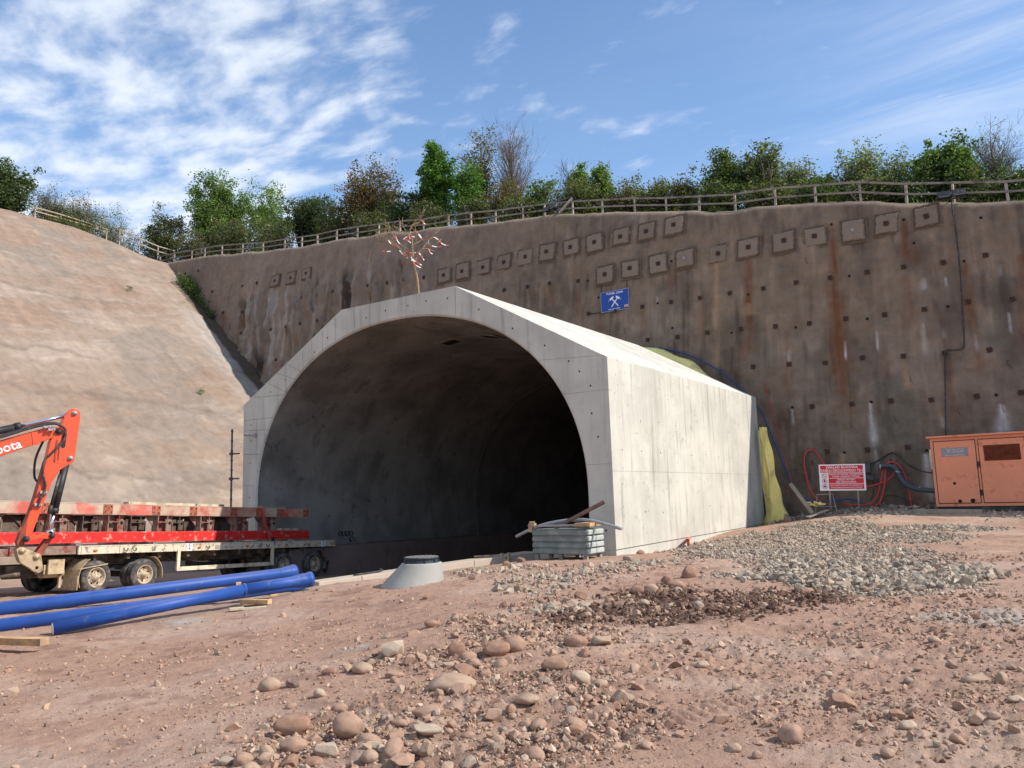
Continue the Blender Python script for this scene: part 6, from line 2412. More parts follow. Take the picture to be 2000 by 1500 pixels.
HERO = [
    (zA(298, 545), 160 / 3.571, 90 / 3.571, 'cobble', 'tan', 'smooth oval cobble alone on the bare dirt, left of the stone spread'),
    (zA(470, 520), 105 / 3.571, 60 / 3.571, 'block', 'dark', 'small dark pointed stone just right of the lone oval cobble'),
    (zA(1165, 285), 160 / 3.571, 130 / 3.571, 'block', 'pale', 'pale pyramid-shaped stone standing at the left edge of the dirt bank'),
    (zA(1280, 342), 90 / 3.571, 82 / 3.571, 'block', 'pink', 'pinkish pointed stone leaning at the foot of the pyramid-shaped one'),
    (zA(950, 420), 150 / 3.571, 68 / 3.571, 'cobble', 'tan', 'flattish tan cobble below the pyramid-shaped stone'),
    (zA(1175, 455), 140 / 3.571, 50 / 3.571, 'slab', 'pink', 'thin pink slab lying flat below the pyramid-shaped stone'),
    (zA(1612, 300), 122 / 3.571, 108 / 3.571, 'cobble', 'red', 'upright brown cobble at the left end of the stone row on the bank'),
    (zA(1695, 340), 125 / 3.571, 80 / 3.571, 'cobble', 'pink', 'rounded pink cobble in front of the upright brown one'),
    (zA(1895, 308), 195 / 3.571, 95 / 3.571, 'cobble', 'red', 'large low brown boulder with a flat top on the bank'),
    (zA(1725, 385), 115 / 3.571, 72 / 3.571, 'cobble', 'pink', 'egg-shaped cobble a little below the stone row on the bank'),
    (zA(1560, 378), 140 / 3.571, 48 / 3.571, 'slab', 'tan', 'flat tan stone half sunk in dirt below the stone row'),
    (zA(1565, 558), 345 / 3.571, 118 / 3.571, 'cobble', 'tan', 'longest boulder of the spread, lying lengthwise and worn smooth'),
    (zA(1640, 620), 140 / 3.571, 84 / 3.571, 'block', 'pink', 'angular pink stone tucked under the longest boulder'),
    (zA(450, 885), 262 / 3.571, 135 / 3.571, 'cobble', 'red', 'big reddish-brown boulder at the lower left of the spread'),
    (zA(465, 980), 198 / 3.571, 102 / 3.571, 'cobble', 'pink', 'rounded pink boulder right in front of the big reddish-brown one'),
    (zA(842, 868), 220 / 3.571, 160 / 3.571, 'cobble', 'pink', 'tallest boulder of the spread, pink with a flat grey face'),
    (zA(282, 1028), 108 / 3.571, 115 / 3.571, 'cobble', 'tan', 'tilted egg-shaped cobble at the lower left rim of the spread'),
    (zA(705, 1015), 190 / 3.571, 122 / 3.571, 'block', 'pale', 'pale angular block with a split face near the bottom edge'),
    (zA(985, 918), 182 / 3.571, 84 / 3.571, 'cobble', 'pink', 'long smooth cobble right of the tallest boulder'),
    (zA(1000, 1040), 128 / 3.571, 80 / 3.571, 'cobble', 'tan', 'small loaf-shaped cobble under the long smooth one'),
    (zA(1040, 985), 140 / 3.571, 92 / 3.571, 'block', 'pale', 'broken pale stone wedged behind the loaf-shaped cobble'),
    (zA(1395, 1015), 108 / 3.571, 102 / 3.571, 'block', 'tan', 'upright tan chunk at the bottom middle of the spread'),
    (zA(1390, 850), 228 / 3.571, 68 / 3.571, 'slab', 'pale', 'yellowish flat slab with a sharp pointed end'),
    (zA(1895, 918), 112 / 3.571, 76 / 3.571, 'cobble', 'tan', 'solitary tan cobble right of the yellowish slab'),
    (zA(1410, 745), 225 / 3.571, 80 / 3.571, 'cobble', 'pink', 'broad low cobble behind the yellowish slab'),
    (zA(1940, 695), 195 / 3.571, 76 / 3.571, 'slab', 'pink', 'flat brown slab up the spread from the solitary tan cobble'),
    (zA(790, 705), 118 / 3.571, 70 / 3.571, 'cobble', 'pink', 'pink cobble behind the tallest boulder'),
    (zA(648, 590), 86 / 3.571, 62 / 3.571, 'cobble', 'pale', 'small pale cobble at the upper left of the spread'),
    (zA(1440, 95), 116 / 3.571, 50 / 3.571, 'cobble', 'red', 'dark red-brown cobble on top of the low dirt bank'),
    (zA(478, 762), 155 / 3.571, 55 / 3.571, 'slab', 'red', 'flat stone lying behind the big reddish-brown boulder'),
    (zA(1225, 1075), 185 / 3.571, 70 / 3.571, 'block', 'pink', 'pink block cut by the bottom edge of the photo'),
    (zA(1215, 800), 130 / 3.571, 55 / 3.571, 'slab', 'pink', 'flat cobble left of the yellowish slab'),
    (zB(590, 662), 178 / 3.571, 90 / 3.571, 'cobble', 'red', 'smooth brown cobble alone in the middle distance right of the bank'),
    (zB(790, 655), 150 / 3.571, 74 / 3.571, 'slab', 'tan', 'flat grey-tan stone right of the smooth brown cobble'),
    (zB(160, 705), 165 / 3.571, 118 / 3.571, 'cobble', 'pink', 'bulky pink boulder at the right end of the stone row on the bank'),
    (zB(632, 935), 160 / 3.571, 98 / 3.571, 'cobble', 'pale', 'pale boulder leaning to the right on the flank of the spread'),
    (zB(672, 1072), 122 / 3.571, 80 / 3.571, 'cobble', 'pink', 'pink oval cobble on the right rim of the spread'),
    (zB(445, 850), 190 / 3.571, 86 / 3.571, 'cobble', 'red', 'broad brown boulder behind the pale leaning one'),
    (zB(755, 955), 110 / 3.571, 60 / 3.571, 'cobble', 'tan', 'tan cobble touching the pale leaning boulder'),
    (zB(1385, 188), 112 / 3.571, 95 / 3.571, 'cobble', 'red', 'reddish round boulder standing up at the edge of the grey gravel'),
    (zB(1112, 278), 112 / 3.571, 84 / 3.571, 'cobble', 'tan', 'tan boulder at the left of the dark damp soil'),
    (zB(1295, 255), 150 / 3.571, 80 / 3.571, 'cobble', 'red', 'reddish boulder lying beside the dark damp soil'),
    (zB(1235, 250), 90 / 3.571, 70 / 3.571, 'cobble', 'red', 'brown boulder hidden partly by the reddish one near the damp soil'),
    (zB(1022, 290), 98 / 3.571, 60 / 3.571, 'cobble', 'red', 'low brown cobble left of the tan boulder by the damp soil'),
    (zB(1070, 375), 76 / 3.571, 48 / 3.571, 'cobble', 'pale', 'pale cobble lying on the dark damp soil'),
    (zB(1480, 802), 92 / 3.571, 48 / 3.571, 'cobble', 'pale', 'lone pale cobble on the flat tracked dirt'),
    (zB(203, 70), 66 / 3.571, 38 / 3.571, 'cobble', 'dark', 'dark cobble on the dirt in front of the kerb end'),
    (zB(103, 92), 50 / 3.571, 36 / 3.571, 'cobble', 'red', 'brown cobble on the dirt left of the dark one by the kerb'),
    (zB(955, 60), 85 / 3.571, 40 / 3.571, 'slab', 'grey', 'flat grey stone at the foot of the bright portal wall'),
    (zB(1040, 12), 60 / 3.571, 36 / 3.571, 'cobble', 'red', 'brown stone leaning on the foot of the bright portal wall'),
    (zB(250, 1060), 175 / 3.571, 60 / 3.571, 'cobble', 'tan', 'wide tan cobble in the thick of the stone spread'),
    (zB(490, 245), 90 / 3.571, 40 / 3.571, 'slab', 'grey', 'pale flat flagstone piece on the rough dirt left of the damp soil'),
    (zC(352, 1352), 165 / 3.26, 112 / 3.26, 'cobble', 'pink', 'big tilted egg-shaped boulder at the lower right, alone in a hollow'),
    (zC(1548, 960), 185 / 3.26, 56 / 3.26, 'slab', 'tan', 'wide flat stone sunk in the pale dirt at the right edge'),
    (zC(1538, 1232), 124 / 3.26, 86 / 3.26, 'block', 'tan', 'squarish stone sunk in the dirt at the lower right'),
    (zC(1650, 1195), 80 / 3.26, 46 / 3.26, 'cobble', 'tan', 'small cobble right of the squarish sunk stone'),
    (zC(1100, 1262), 122 / 3.26, 62 / 3.26, 'cobble', 'pale', 'pale tapered cobble in the small cluster at lower right'),
    (zC(965, 1175), 86 / 3.26, 44 / 3.26, 'cobble', 'pale', 'pale cobble at the upper left of the small lower-right cluster'),
    (zC(620, 1062), 82 / 3.26, 56 / 3.26, 'block', 'grey', 'grey broken stone on the tracked dirt above the big tilted boulder'),
    (zC(705, 1052), 88 / 3.26, 52 / 3.26, 'cobble', 'tan', 'tan cobble right beside the grey broken stone'),
    (zC(585, 922), 66 / 3.26, 38 / 3.26, 'cobble', 'pale', 'pale oval cobble further up the tracked dirt'),
    (zC(132, 1448), 68 / 3.26, 48 / 3.26, 'cobble', 'tan', 'small tan cobble below left of the big tilted boulder'),
    (zC(970, 1442), 92 / 3.26, 54 / 3.26, 'cobble', 'tan', 'tan cobble at the bottom edge right of the big tilted boulder'),
    (zC(668, 345), 76 / 3.26, 52 / 3.26, 'block', 'pale', 'large pale broken stone at the front of the grey gravel heap'),
    (zC(1028, 475), 56 / 3.26, 34 / 3.26, 'cobble', 'red', 'dark red cobble just below the grey gravel heap'),
    (zC(1785, 1085), 105 / 3.26, 40 / 3.26, 'cobble', 'pale', 'pale flat cobble at the right picture edge'),
    (zC(810, 1235), 86 / 3.26, 32 / 3.26, 'slab', 'pale', 'thin pale slab left of the small lower-right cluster'),
    (zC(1280, 1370), 46 / 3.26, 46 / 3.26, 'block', 'pale', 'pale upright chip near the bottom right corner'),
]
HERO_XY = []
STONE_GROUP = 'loose stones on the site dirt'


def put_rock(me, p, w, h, rot, name='rock', sink=.25):
    o = bpy.data.objects.new(name, me)
    bb = np.array([c[:] for c in ([v.co for v in me.vertices])]) if not hasattr(put_rock, 'c') else None
    COL.objects.link(o)
    return o


MDIM = {}
for k, me in RM.items():
    a = np.empty(len(me.vertices) * 3, np.float32)
    me.vertices.foreach_get('co', a)
    a = a.reshape(-1, 3)
    MDIM[me.name] = (a[:, 0].max() - a[:, 0].min(), a[:, 1].max() - a[:, 1].min(), a[:, 2].max() - a[:, 2].min())

rr = random.Random(21)
for i, ((px, py), w, h, kind, tone, lab) in enumerate(HERO):
    p = px_ground(px, py - h * .12)
    dep = float(np.dot(p - CAM, CF))
    W, Hh = w * dep / FPX, h * dep / FPX
    elev = 0.30 if py > 1250 else .15                     # looking down foreshortens the plan
    me = RM[(tone, kind, rr.randrange(3))]
    d = MDIM[me.name]
    o = bpy.data.objects.new('rock', me)
    COL.objects.link(o)
    sx = W / d[0]
    sy = sx * rr.uniform(.8, 1.05)
    sz = max(.3 * sx, (Hh * 1.15) / d[2]) if kind != 'slab' else max(.5 * sx, Hh * 1.1 / d[2])
    o.scale = (sx, sy, sz)
    tl = .12 if kind != 'slab' else .05
    tilt = (rr.uniform(-tl, tl), rr.uniform(-tl, tl))
    if 'tilted egg' in lab or 'leaning to the right' in lab:
        tilt = (0, R_(24))
    o.rotation_euler = (tilt[0], tilt[1], YAW + rr.uniform(-.25, .25) + (math.pi if rr.random() < .5 else 0))
    dv_ = FH * (W * .25)
    o.location = (p[0] + dv_[0], p[1] + dv_[1], gz(p[0] + dv_[0], p[1] + dv_[1]) + d[2] * sz * .5 - .22 * d[2] * sz)
    HERO_XY.append((o.location[0], o.location[1], W * .6))
    tag(o, lab, 'stone', STONE_GROUP)

# further single cobbles of the spread
HX = np.array(HERO_XY)
cnt = 0
tries = 0
placed = []
while cnt < 225 and tries < 20000:
    tries += 1
    u = rr.random()
    if u < .80:
        c = COBBLE[rr.randrange(len(COBBLE))]
        x, y = c[0] + rr.gauss(0, c[2] * .62), c[1] + rr.gauss(0, c[2] * .62)
    else:
        c = (FINE + WET)[rr.randrange(len(FINE) + len(WET))]
        x, y = c[0] + rr.gauss(0, c[2] * .7), c[1] + rr.gauss(0, c[2] * .7)
    q = np.array([x, y]) - CAM[:2]
    fw, lt = float(q @ FH), float(q @ RH)
    if fw < 3.6 or abs(lt) > fw * .66 or fw > 13:
        continue
    s = abs(rr.gauss(0, .022)) + .036
    s = min(s, .105)
    if np.any(np.hypot(HX[:, 0] - x, HX[:, 1] - y) < HX[:, 2] + s * .5):
        continue
    if any(math.hypot(a - x, b - y) < (t + s) * .8 for a, b, t in placed):
        continue
    placed.append((x, y, s))
    kind = 'cobble' if rr.random() < .45 else ('block' if rr.random() < .6 else 'slab')
    me = RM[(rr.choice(['pink', 'pink', 'pink', 'tan', 'tan', 'red', 'red', 'grey']), kind, rr.randrange(3))]
    d = MDIM[me.name]
    o = bpy.data.objects.new('rock', me)
    COL.objects.link(o)
    k = 2 * s / d[0]
    o.scale = (k, k * rr.uniform(.8, 1.1), k * rr.uniform(.75, 1.1))
    o.rotation_euler = (rr.uniform(-.35, .35), rr.uniform(-.35, .35), rr.uniform(0, 6.28))
    o.location = (x, y, gz(x, y) + d[2] * o.scale[2] * rr.uniform(.02, .24))
    tag(o, 'fist-sized weathered cobble among the loose stones on the reddish dirt', 'stone', 'small cobbles of the stone spread')
    cnt += 1


def stone_field(name, label, n, sampler, size_fn, tone_fn, seed, angular, lo=ICO1, sink=.28):
    """many stones as one ground cover"""
    r = np.random.default_rng(seed)
    x, y = sampler(r, n)
    n = len(x)
    s = size_fn(r, x, y)
    v0, f0 = lo
    nv = len(v0)
    V = np.repeat(v0[None], n, 0)
    V = V * (1 + (.30 if angular else .14) * r.standard_normal((n, nv, 1)))
    V = V * (s[:, None, None] * np.stack([np.ones(n), r.uniform(.6, 1, n), r.uniform(.4, .8, n)], -1)[:, None, :])
    q = r.standard_normal((n, 4))
    q[:, 1:3] *= (.55 if angular else .3)
    q /= np.linalg.norm(q, axis=1)[:, None]
    w_, a, b, c = q.T
    Rm = np.stack([np.stack([1 - 2 * (b * b + c * c), 2 * (a * b - c * w_), 2 * (a * c + b * w_)], -1), np.stack([2 * (a * b + c * w_), 1 - 2 * (a * a + c * c), 2 * (b * c - a * w_)], -1),
                   np.stack([2 * (a * c - b * w_), 2 * (b * c + a * w_), 1 - 2 * (a * a + b * b)], -1)], 1)
    V = np.einsum('nij,nvj->nvi', Rm, V)
    z = ground_z(x, y)
    V += np.stack([x, y, z + s * (.5 - sink)], -1)[:, None, :]
    F = (f0[None] + (np.arange(n) * nv)[:, None, None]).reshape(-1, 3)
    C = np.repeat(tone_fn(r, x, y)[:, None, :], nv, 1) * (1 + .12 * r.standard_normal((n, nv, 1)))
    me = np_mesh(name, V.reshape(-1, 3), F, [M['stone']], not angular, np.clip(C.reshape(-1, 3), .02, .7))
    o = link(name, me)
    return tag(o, label, 'stones', None, 'stuff')


def view_sampler(r, n, rmin, rmax, mask, keep=None, p=1.0):
    X, Y = [], []
    tot = 0
    while tot < n:
        m = n * 3
        d = rmin * (rmax / rmin) ** (r.random(m) ** p)
        a = math.atan2(FH[1], FH[0]) + r.uniform(-.66, .66, m)
        x, y = CAM[0] + d * np.cos(a), CAM[1] + d * np.sin(a)
        ok = r.random(m) < mask(x, y)
        ok &= ~((x < 7.05) & (x > -7.05) & (y > -.05))
        ok &= ~((x < 2.9) & (y > -9))
        X.append(x[ok])
        Y.append(y[ok])
        tot += ok.sum()
        if len(X) > 60:
            break
    return np.concatenate(X)[:n], np.concatenate(Y)[:n]


def pick(r, n, tones, wts):
    t = np.array(tones)[r.choice(len(tones), n, p=np.array(wts) / sum(wts))]
    return t * r.uniform(.82, 1.15, (n, 1))


# pebbles and chips in the reddish dirt
EARTH = [(.40, .26, .18), (.43, .30, .21), (.34, .205, .138), (.47, .355, .26), (.35, .27, .20), (.25, .15, .10)]


def m_peb(x, y):
    return np.clip(.03 + (.95 * blob(x, y, COBBLE, .7) + .4 * blob(x, y, WET, .7) + .4 * blob(x, y, FINE, .8)) * (.25 + .75 * sstep(fbm(x * 1.3, y * 1.3, 0, 410, 3), -.2, .25)), 0, 1)


stone_field('pebbles', 'pinkish pebbles and chips strewn over the dirt', 15000, lambda r, n: view_sampler(r, n, 3.2, 17, m_peb),
            lambda r, x, y: np.clip(.009 * np.exp(r.standard_normal(len(x)) * .55), .004, .04) * (.55 + .11 * np.hypot(x - CAM[0], y - CAM[1])), lambda r, x, y: pick(r, len(x), EARTH, [4, 3, 4, 1.6, 1.4, 1.5]), 5, True)
stone_field('pebbles', 'finer grit and clods scattered over the dirt', 14000, lambda r, n: view_sampler(r, n, 3.2, 13, lambda x, y: np.clip(.08 + m_peb(x, y) + .4 * sstep(fbm(x * .9, y * .9, 0, 400, 3), 0, .4), 0, 1)),
            lambda r, x, y: np.clip(.0065 * np.exp(r.standard_normal(len(x)) * .5), .003, .02) * (.6 + .09 * np.hypot(x - CAM[0], y - CAM[1])), lambda r, x, y: pick(r, len(x), EARTH, [4, 2, 6, .6, .8, 2.5]), 6, True)
# crushed grey stone
GREYS = [(.39, .315, .235), (.31, .255, .195), (.43, .355, .27), (.23, .19, .15), (.40, .295, .21), (.36, .25, .175)]
stone_field('gravel', 'crushed grey stone spread at the foot of the portal and wall', 21000, lambda r, n: view_sampler(r, n, 8, 31, lambda x, y: np.clip(blob(x, y, GRAVEL, .5) + .8 * blob(x, y, BERM, .6), 0, 1), None, .6),
            lambda r, x, y: np.clip(.026 * np.exp(r.standard_normal(len(x)) * .4), .012, .07) * (.65 + .02 * np.hypot(x - CAM[0], y - CAM[1])), lambda r, x, y: pick(r, len(x), GREYS, [4, 3, 3, 2, 2, 1]), 7, True)
stone_field('gravel', 'coarse grey broken stone in the heap at the right', 6500, lambda r, n: view_sampler(r, n, 8, 20, lambda x, y: blob(x, y, COARSE, .5), None, .7),
            lambda r, x, y: np.clip(.030 * np.exp(r.standard_normal(len(x)) * .5), .014, .085), lambda r, x, y: pick(r, len(x), GREYS, [4, 3, 3, 2, 2, 1]), 8, True, ICO1, .12)
stone_field('gravel', 'scattered grey chips between dirt and kerb', 1100, lambda r, n: view_sampler(r, n, 9, 22, lambda x, y: .5 * blob(x, y, [disc(1000, 1112, .9), disc(1100, 1125, 1.0), disc(1060, 1150, .6), disc(1180, 1110, .8), disc(1250, 1100, 1.0), disc(930, 1115, .6), disc(1090, 1190, .4)], .7)),
            lambda r, x, y: np.clip(.030 * np.exp(r.standard_normal(len(x)) * .5), .012, .11), lambda r, x, y: pick(r, len(x), GREYS, [4, 3, 2, 1, 3, 2]), 9, True)
# dark clods in the damp patch
stone_field('soil_clods', 'dark damp clods of freshly turned soil', 5200, lambda r, n: view_sampler(r, n, 6, 17, lambda x, y: blob(x, y, WET, .8), None, .8),
            lambda r, x, y: np.clip(.012 * np.exp(r.standard_normal(len(x)) * .65), .005, .06), lambda r, x, y: pick(r, len(x), [(.13, .072, .05), (.17, .10, .07), (.27, .175, .125), (.10, .056, .038)], [4, 4, 1.5, 2]), 10, True)
# rubble on the berm at the foot of the wall
stone_field('rubble', 'dark rubble and soil heaped at the foot of the retaining wall', 2500, lambda r, n: (lambda x, y: (x, y))(r.uniform(7.6, 17, n), 12.1 + r.standard_normal(n) * .55),
            lambda r, x, y: np.clip(.05 * np.exp(r.standard_normal(len(x)) * .5), .02, .2), lambda r, x, y: pick(r, len(x), [(.14, .11, .09), (.22, .19, .16), (.30, .27, .24), (.18, .12, .09)], [3, 3, 2, 2]), 11, True)


# ================================================================== TREES AND SHRUBS
def leaf_cloud(r, centers, radii, per, size, tones, wts, fold=.5, droop=0.0):
    n = len(centers) * per
    c = np.repeat(centers, per, 0) + r.standard_normal((n, 3)) * np.repeat(radii, per)[:, None] * np.array([1, 1, .8])
    a = r.standard_normal((n, 3))
    a[:, 2] *= .6
    a /= np.linalg.norm(a, axis=1)[:, None]
    b = r.standard_normal((n, 3))
    b -= a * (a * b).sum(1)[:, None]
    b /= np.linalg.norm(b, axis=1)[:, None]
    s = size * r.uniform(.6, 1.35, n)
    A, B = a * s[:, None], b * (s * .62)[:, None]
    V = np.stack([c - A, c + B * .9 - A * .1, c + A, c - B * .9 - A * .1], 1)
    F = np.arange(n * 4).reshape(-1, 4)
    t = np.array(tones)[r.choice(len(tones), n, p=np.array(wts) / sum(wts))] * r.uniform(.75, 1.25, (n, 1)) * 1.55
    # each spray has a tone of its own
    sp = np.repeat(r.uniform(.72, 1.25, len(centers)), per)[:, None]
    t = t * sp
    return V.reshape(-1, 3), F, np.repeat(t, 4, 0)


def tube_np(paths, nside=4):
    """paths: list of (k,3) point arrays with radii -> verts, faces"""
    V, F = [], []
    off = 0
    ang = np.arange(nside) * 2 * math.pi / nside
    for P, rad in paths:
        P = np.asarray(P)
        k = len(P)
        t = np.gradient(P, axis=0)
        t /= np.linalg.norm(t, axis=1)[:, None] + 1e-9
        ref = np.where(np.abs(t[:, 2:3]) < .9, np.array([[0, 0, 1.0]]), np.array([[1.0, 0, 0]]))
        n1 = np.cross(t, ref)
        n1 /= np.linalg.norm(n1, axis=1)[:, None] + 1e-9
        n2 = np.cross(t, n1)
        ring = P[:, None, :] + (np.cos(ang)[None, :, None] * n1[:, None, :] + np.sin(ang)[None, :, None] * n2[:, None, :]) * np.asarray(rad)[:, None, None]
        V.append(ring.reshape(-1, 3))
        i, j = np.meshgrid(np.arange(k - 1), np.arange(nside), indexing='ij')
        j2 = (j + 1) % nside
        F.append((np.stack([i * nside + j, i * nside + j2, (i + 1) * nside + j2, (i + 1) * nside + j], -1).reshape(-1, 4)) + off)
        off += k * nside
    return np.concatenate(V), np.concatenate(F)


def make_tree(name, cat, label, x, y, H, W, kind='leafy', seed=0, tips=80, per=60, leaf=.13, tones=((.06, .12, .02),), wts=None, trunk_r=.14, stems=1, crown_lo=.3, bark=(.12, .10, .08), group=None, shape='round',
              spread=.42, twigs=3, z=None, lean=(0, 0)):
    r = np.random.default_rng(seed)
    leaf, per = leaf * .62, int(per * 2.1)
    H = max(.9, H - .12 - .03 * H)
    z0 = float(hill_z(np.array([x]), np.array([y]))[0]) - .15 if z is None else z
    T = empty(name, (x, y, z0), (0, 0, 0), label, cat, group)
    # tip points through the crown: lumpy ellipsoid, denser at the shell
    lob = r.standard_normal((7, 3))
    lob /= np.linalg.norm(lob, axis=1)[:, None]
    pts = []
    while len(pts) < tips:
        d = r.standard_normal(3)
        d /= np.linalg.norm(d)
        rad = r.random() ** (1 / 2.4)
        lump = .72 + .34 * max(0, (lob @ d).max()) ** 3 + .10 * r.standard_normal()
        p = d * rad * lump
        zc = (p[2] + 1) / 2
        if shape == 'cone':
            k = max(.12, 1.1 - zc * .95)
        elif shape == 'fan':
            k = .55 + .6 * zc
        else:
            k = 1.0
        pts.append((p[0] * W / 2 * k, p[1] * W / 2 * k, H * (crown_lo + (1 - crown_lo) * np.clip(zc, 0, 1.04))))
    pts = np.array(pts)
    pts[:, 0] += lean[0] * pts[:, 2]
    pts[:, 1] += lean[1] * pts[:, 2]
    paths, twp = [], []
    bases = [np.array([r.normal(0, .25 * (stems > 1)), r.normal(0, .25 * (stems > 1)), 0]) for _ in range(stems)]
    trunks = []
    for b in bases:
        top = np.array([b[0] * 3 + r.normal(0, W * .05) + lean[0] * H, b[1] * 3 + r.normal(0, W * .05) + lean[1] * H, H * (.86 if stems == 1 else r.uniform(.6, .85))])
        k = 10
        t = np.linspace(0, 1, k)[:, None]
        P = b + (top - b) * t + np.stack([np.sin(t[:, 0] * 5 + r.uniform(0, 6)) * .05 * W * t[:, 0], np.cos(t[:, 0] * 4 + r.uniform(0, 6)) * .05 * W * t[:, 0], 0 * t[:, 0]], -1)
        rad = trunk_r / math.sqrt(stems) * (1 - t[:, 0]) ** .8 + .012
        trunks.append((P, rad))
    tv, tf = tube_np(trunks, 7)
    tips_all = []
    for p in pts:
        P, rad = trunks[r.integers(len(trunks))]
        hz = np.clip(p[2] / H - spread * r.uniform(.5, 1.1) * (np.hypot(p[0], p[1]) / (W / 2) * .8 + .25), .05, .95)
        i = int(np.clip(hz / .86 * (len(P) - 1), 0, len(P) - 2))
        a = P[i] + (P[i + 1] - P[i]) * r.random()
        mid = a + (p - a) * .5 + np.array([0, 0, .06 * np.linalg.norm(p - a)]) + r.standard_normal(3) * .06 * np.linalg.norm(p - a)
        t = np.linspace(0, 1, 6)[:, None]
        B = (1 - t) ** 2 * a + 2 * t * (1 - t) * mid + t * t * p
        L = np.linalg.norm(p - a)
        r0 = min(rad[i] * .55, .010 + .011 * L)
        paths.append((B, np.linspace(r0, .006, 6)))
        for _ in range(twigs):
            s = B[r.integers(2, 6)]
            e = s + (p - a) / (L + 1e-6) * r.uniform(.15, .5) * (.35 + .12 * L) + r.standard_normal(3) * (.14 + .05 * L) + np.array([0, 0, .12 * L * r.random()])
            mid2 = (s + e) / 2 + r.standard_normal(3) * .05
            twp.append((np.stack([s, mid2, e]), np.array([.009, .006, .003])))
            tips_all.append(e)
        tips_all.append(p)
    bv, bf = tube_np(paths, 4)
    if kind == 'bare':
        more = []
        for P, _ in twp:
            for _k in range(3):
                s = P[r.integers(1, 3)]
                e = s + (P[2] - P[0]) * r.uniform(.3, .8) + r.standard_normal(3) * .16 + np.array([0, 0, .10])
                more.append((np.stack([s, (s + e) / 2 + r.standard_normal(3) * .02, e]), np.array([.007, .005, .003])))
                tips_all.append(e)
        twp += more
    wv, wf = tube_np(twp, 3)
    VV = np.concatenate([tv, bv, wv])
    FF = np.concatenate([tf, bf + len(tv), wf + len(tv) + len(bv)])
    cc = np.array(bark) * (1 + .15 * r.standard_normal((len(VV), 1)))
    link('trunk', np_mesh('trunk', VV, FF, [M['bark']], True, np.clip(cc, .01, 1)), T)
    if per > 0:
        C = np.array(tips_all)
        per2 = max(1, int(per * tips / len(C)))
        rad = np.full(len(C), .13 + .022 * W) * r.uniform(.5, 1.3, len(C))
        lv, lf, lc = leaf_cloud(r, C, rad, per2, leaf, tones, wts or [1] * len(tones))
        link('crown', np_mesh('crown', lv, lf, [M['leaf']], False, np.clip(lc, .005, .9)), T)
    return T


BRIGHT = ((.105, .165, .034), (.14, .205, .045), (.06, .105, .024))
MIDG = ((.068, .095, .03), (.095, .125, .038), (.045, .062, .02))
DARKG = ((.042, .060, .022), (.060, .082, .028), (.028, .042, .016))
OLIVE = ((.095, .095, .04), (.07, .075, .03), (.13, .12, .06))
BROWN = ((.115, .075, .035), (.075, .062, .03), (.16, .085, .035), (.05, .06, .022))
SILV = ((.15, .18, .10), (.10, .135, .06), (.20, .21, .14))
TG = 'trees above the retaining wall'
SG = 'shrubs above the retaining wall'


def tree_px(px, top, wpx, Y, name, cat, label, **kw):
    """stand a tree on the hill at depth line Y: crown top at the height seen, crown width as seen"""
    p = on_y(px, top, Y)
    z0 = float(hill_z(np.array([p[0]]), np.array([p[1]]))[0]) - .15
    dep = float(np.dot(p - CAM, CF))
    return make_tree(name, cat, label, p[0], p[1], p[2] - z0, wpx * dep / FPX, **kw)


# --- west to east


def crest_shrub(px, top, wpx, X, label, group=SG, **kw):
    """plants standing on the slope crest, at distance line X"""
    p = on_x(px, top, X)
    z0 = float(hill_z(np.array([p[0]]), np.array([p[1]]))[0]) - .25
    dep = float(np.dot(p - CAM, CF))
    return make_tree(kw.pop('name', 'shrub'), kw.pop('cat', 'shrub'), label, p[0], p[1], max(.8, p[2] - z0), wpx * dep / FPX, group=group, **kw)


crest_shrub(-8, 322, 140, -40.5, 'dense dark green bush at the left picture edge above the pale slope', seed=1, tips=110, per=120, leaf=.15, tones=DARKG + MIDG[:1], stems=4, crown_lo=.0, twigs=3)
crest_shrub(95, 372, 90, -40.0, 'leafless grey-brown thicket next to the dark bush on the slope crest', seed=2, kind='bare', tips=90, per=16, leaf=.09, tones=OLIVE, stems=7, crown_lo=.02, shape='fan', bark=(.17, .14, .115), trunk_r=.09)
crest_shrub(160, 378, 100, -40.5, 'grey-brown twiggy bush behind the short timber fence', seed=3, kind='bare', tips=100, per=18, leaf=.09, tones=OLIVE, stems=8, crown_lo=.02, shape='fan', bark=(.18, .15, .12), trunk_r=.09)
crest_shrub(222, 412, 90, -41.0, 'pale twiggy bush at the right end of the short timber fence', seed=4, kind='bare', tips=80, per=30, leaf=.09, tones=SILV + OLIVE, stems=7, crown_lo=.02, shape='fan', bark=(.19, .17, .14), trunk_r=.08)
crest_shrub(130, 402, 130, -40.2, 'low olive undergrowth bush below the grey thicket', seed=5, tips=60, per=50, leaf=.10, tones=OLIVE + DARKG, stems=5, crown_lo=.0)
tree_px(318, 398, 105, 19.5, 'shrub', 'shrub', 'dark olive rounded shrub behind the fence corner', seed=6, tips=90, per=95, leaf=.12, tones=DARKG + OLIVE, stems=4, crown_lo=.0, group=SG)
tree_px(260, 425, 60, 19.0, 'shrub', 'shrub', 'thin grey-green shrub left of the fence corner', seed=7, kind='bare', tips=60, per=30, leaf=.09, tones=OLIVE, stems=6, crown_lo=.0, bark=(.17, .145, .12), group=SG, trunk_r=.08)
tree_px(380, 448, 70, 18.5, 'shrub', 'shrub', 'brownish low bush in front of the big bright green tree', seed=8, tips=60, per=60, leaf=.10, tones=OLIVE, stems=5, crown_lo=.0, group=SG)
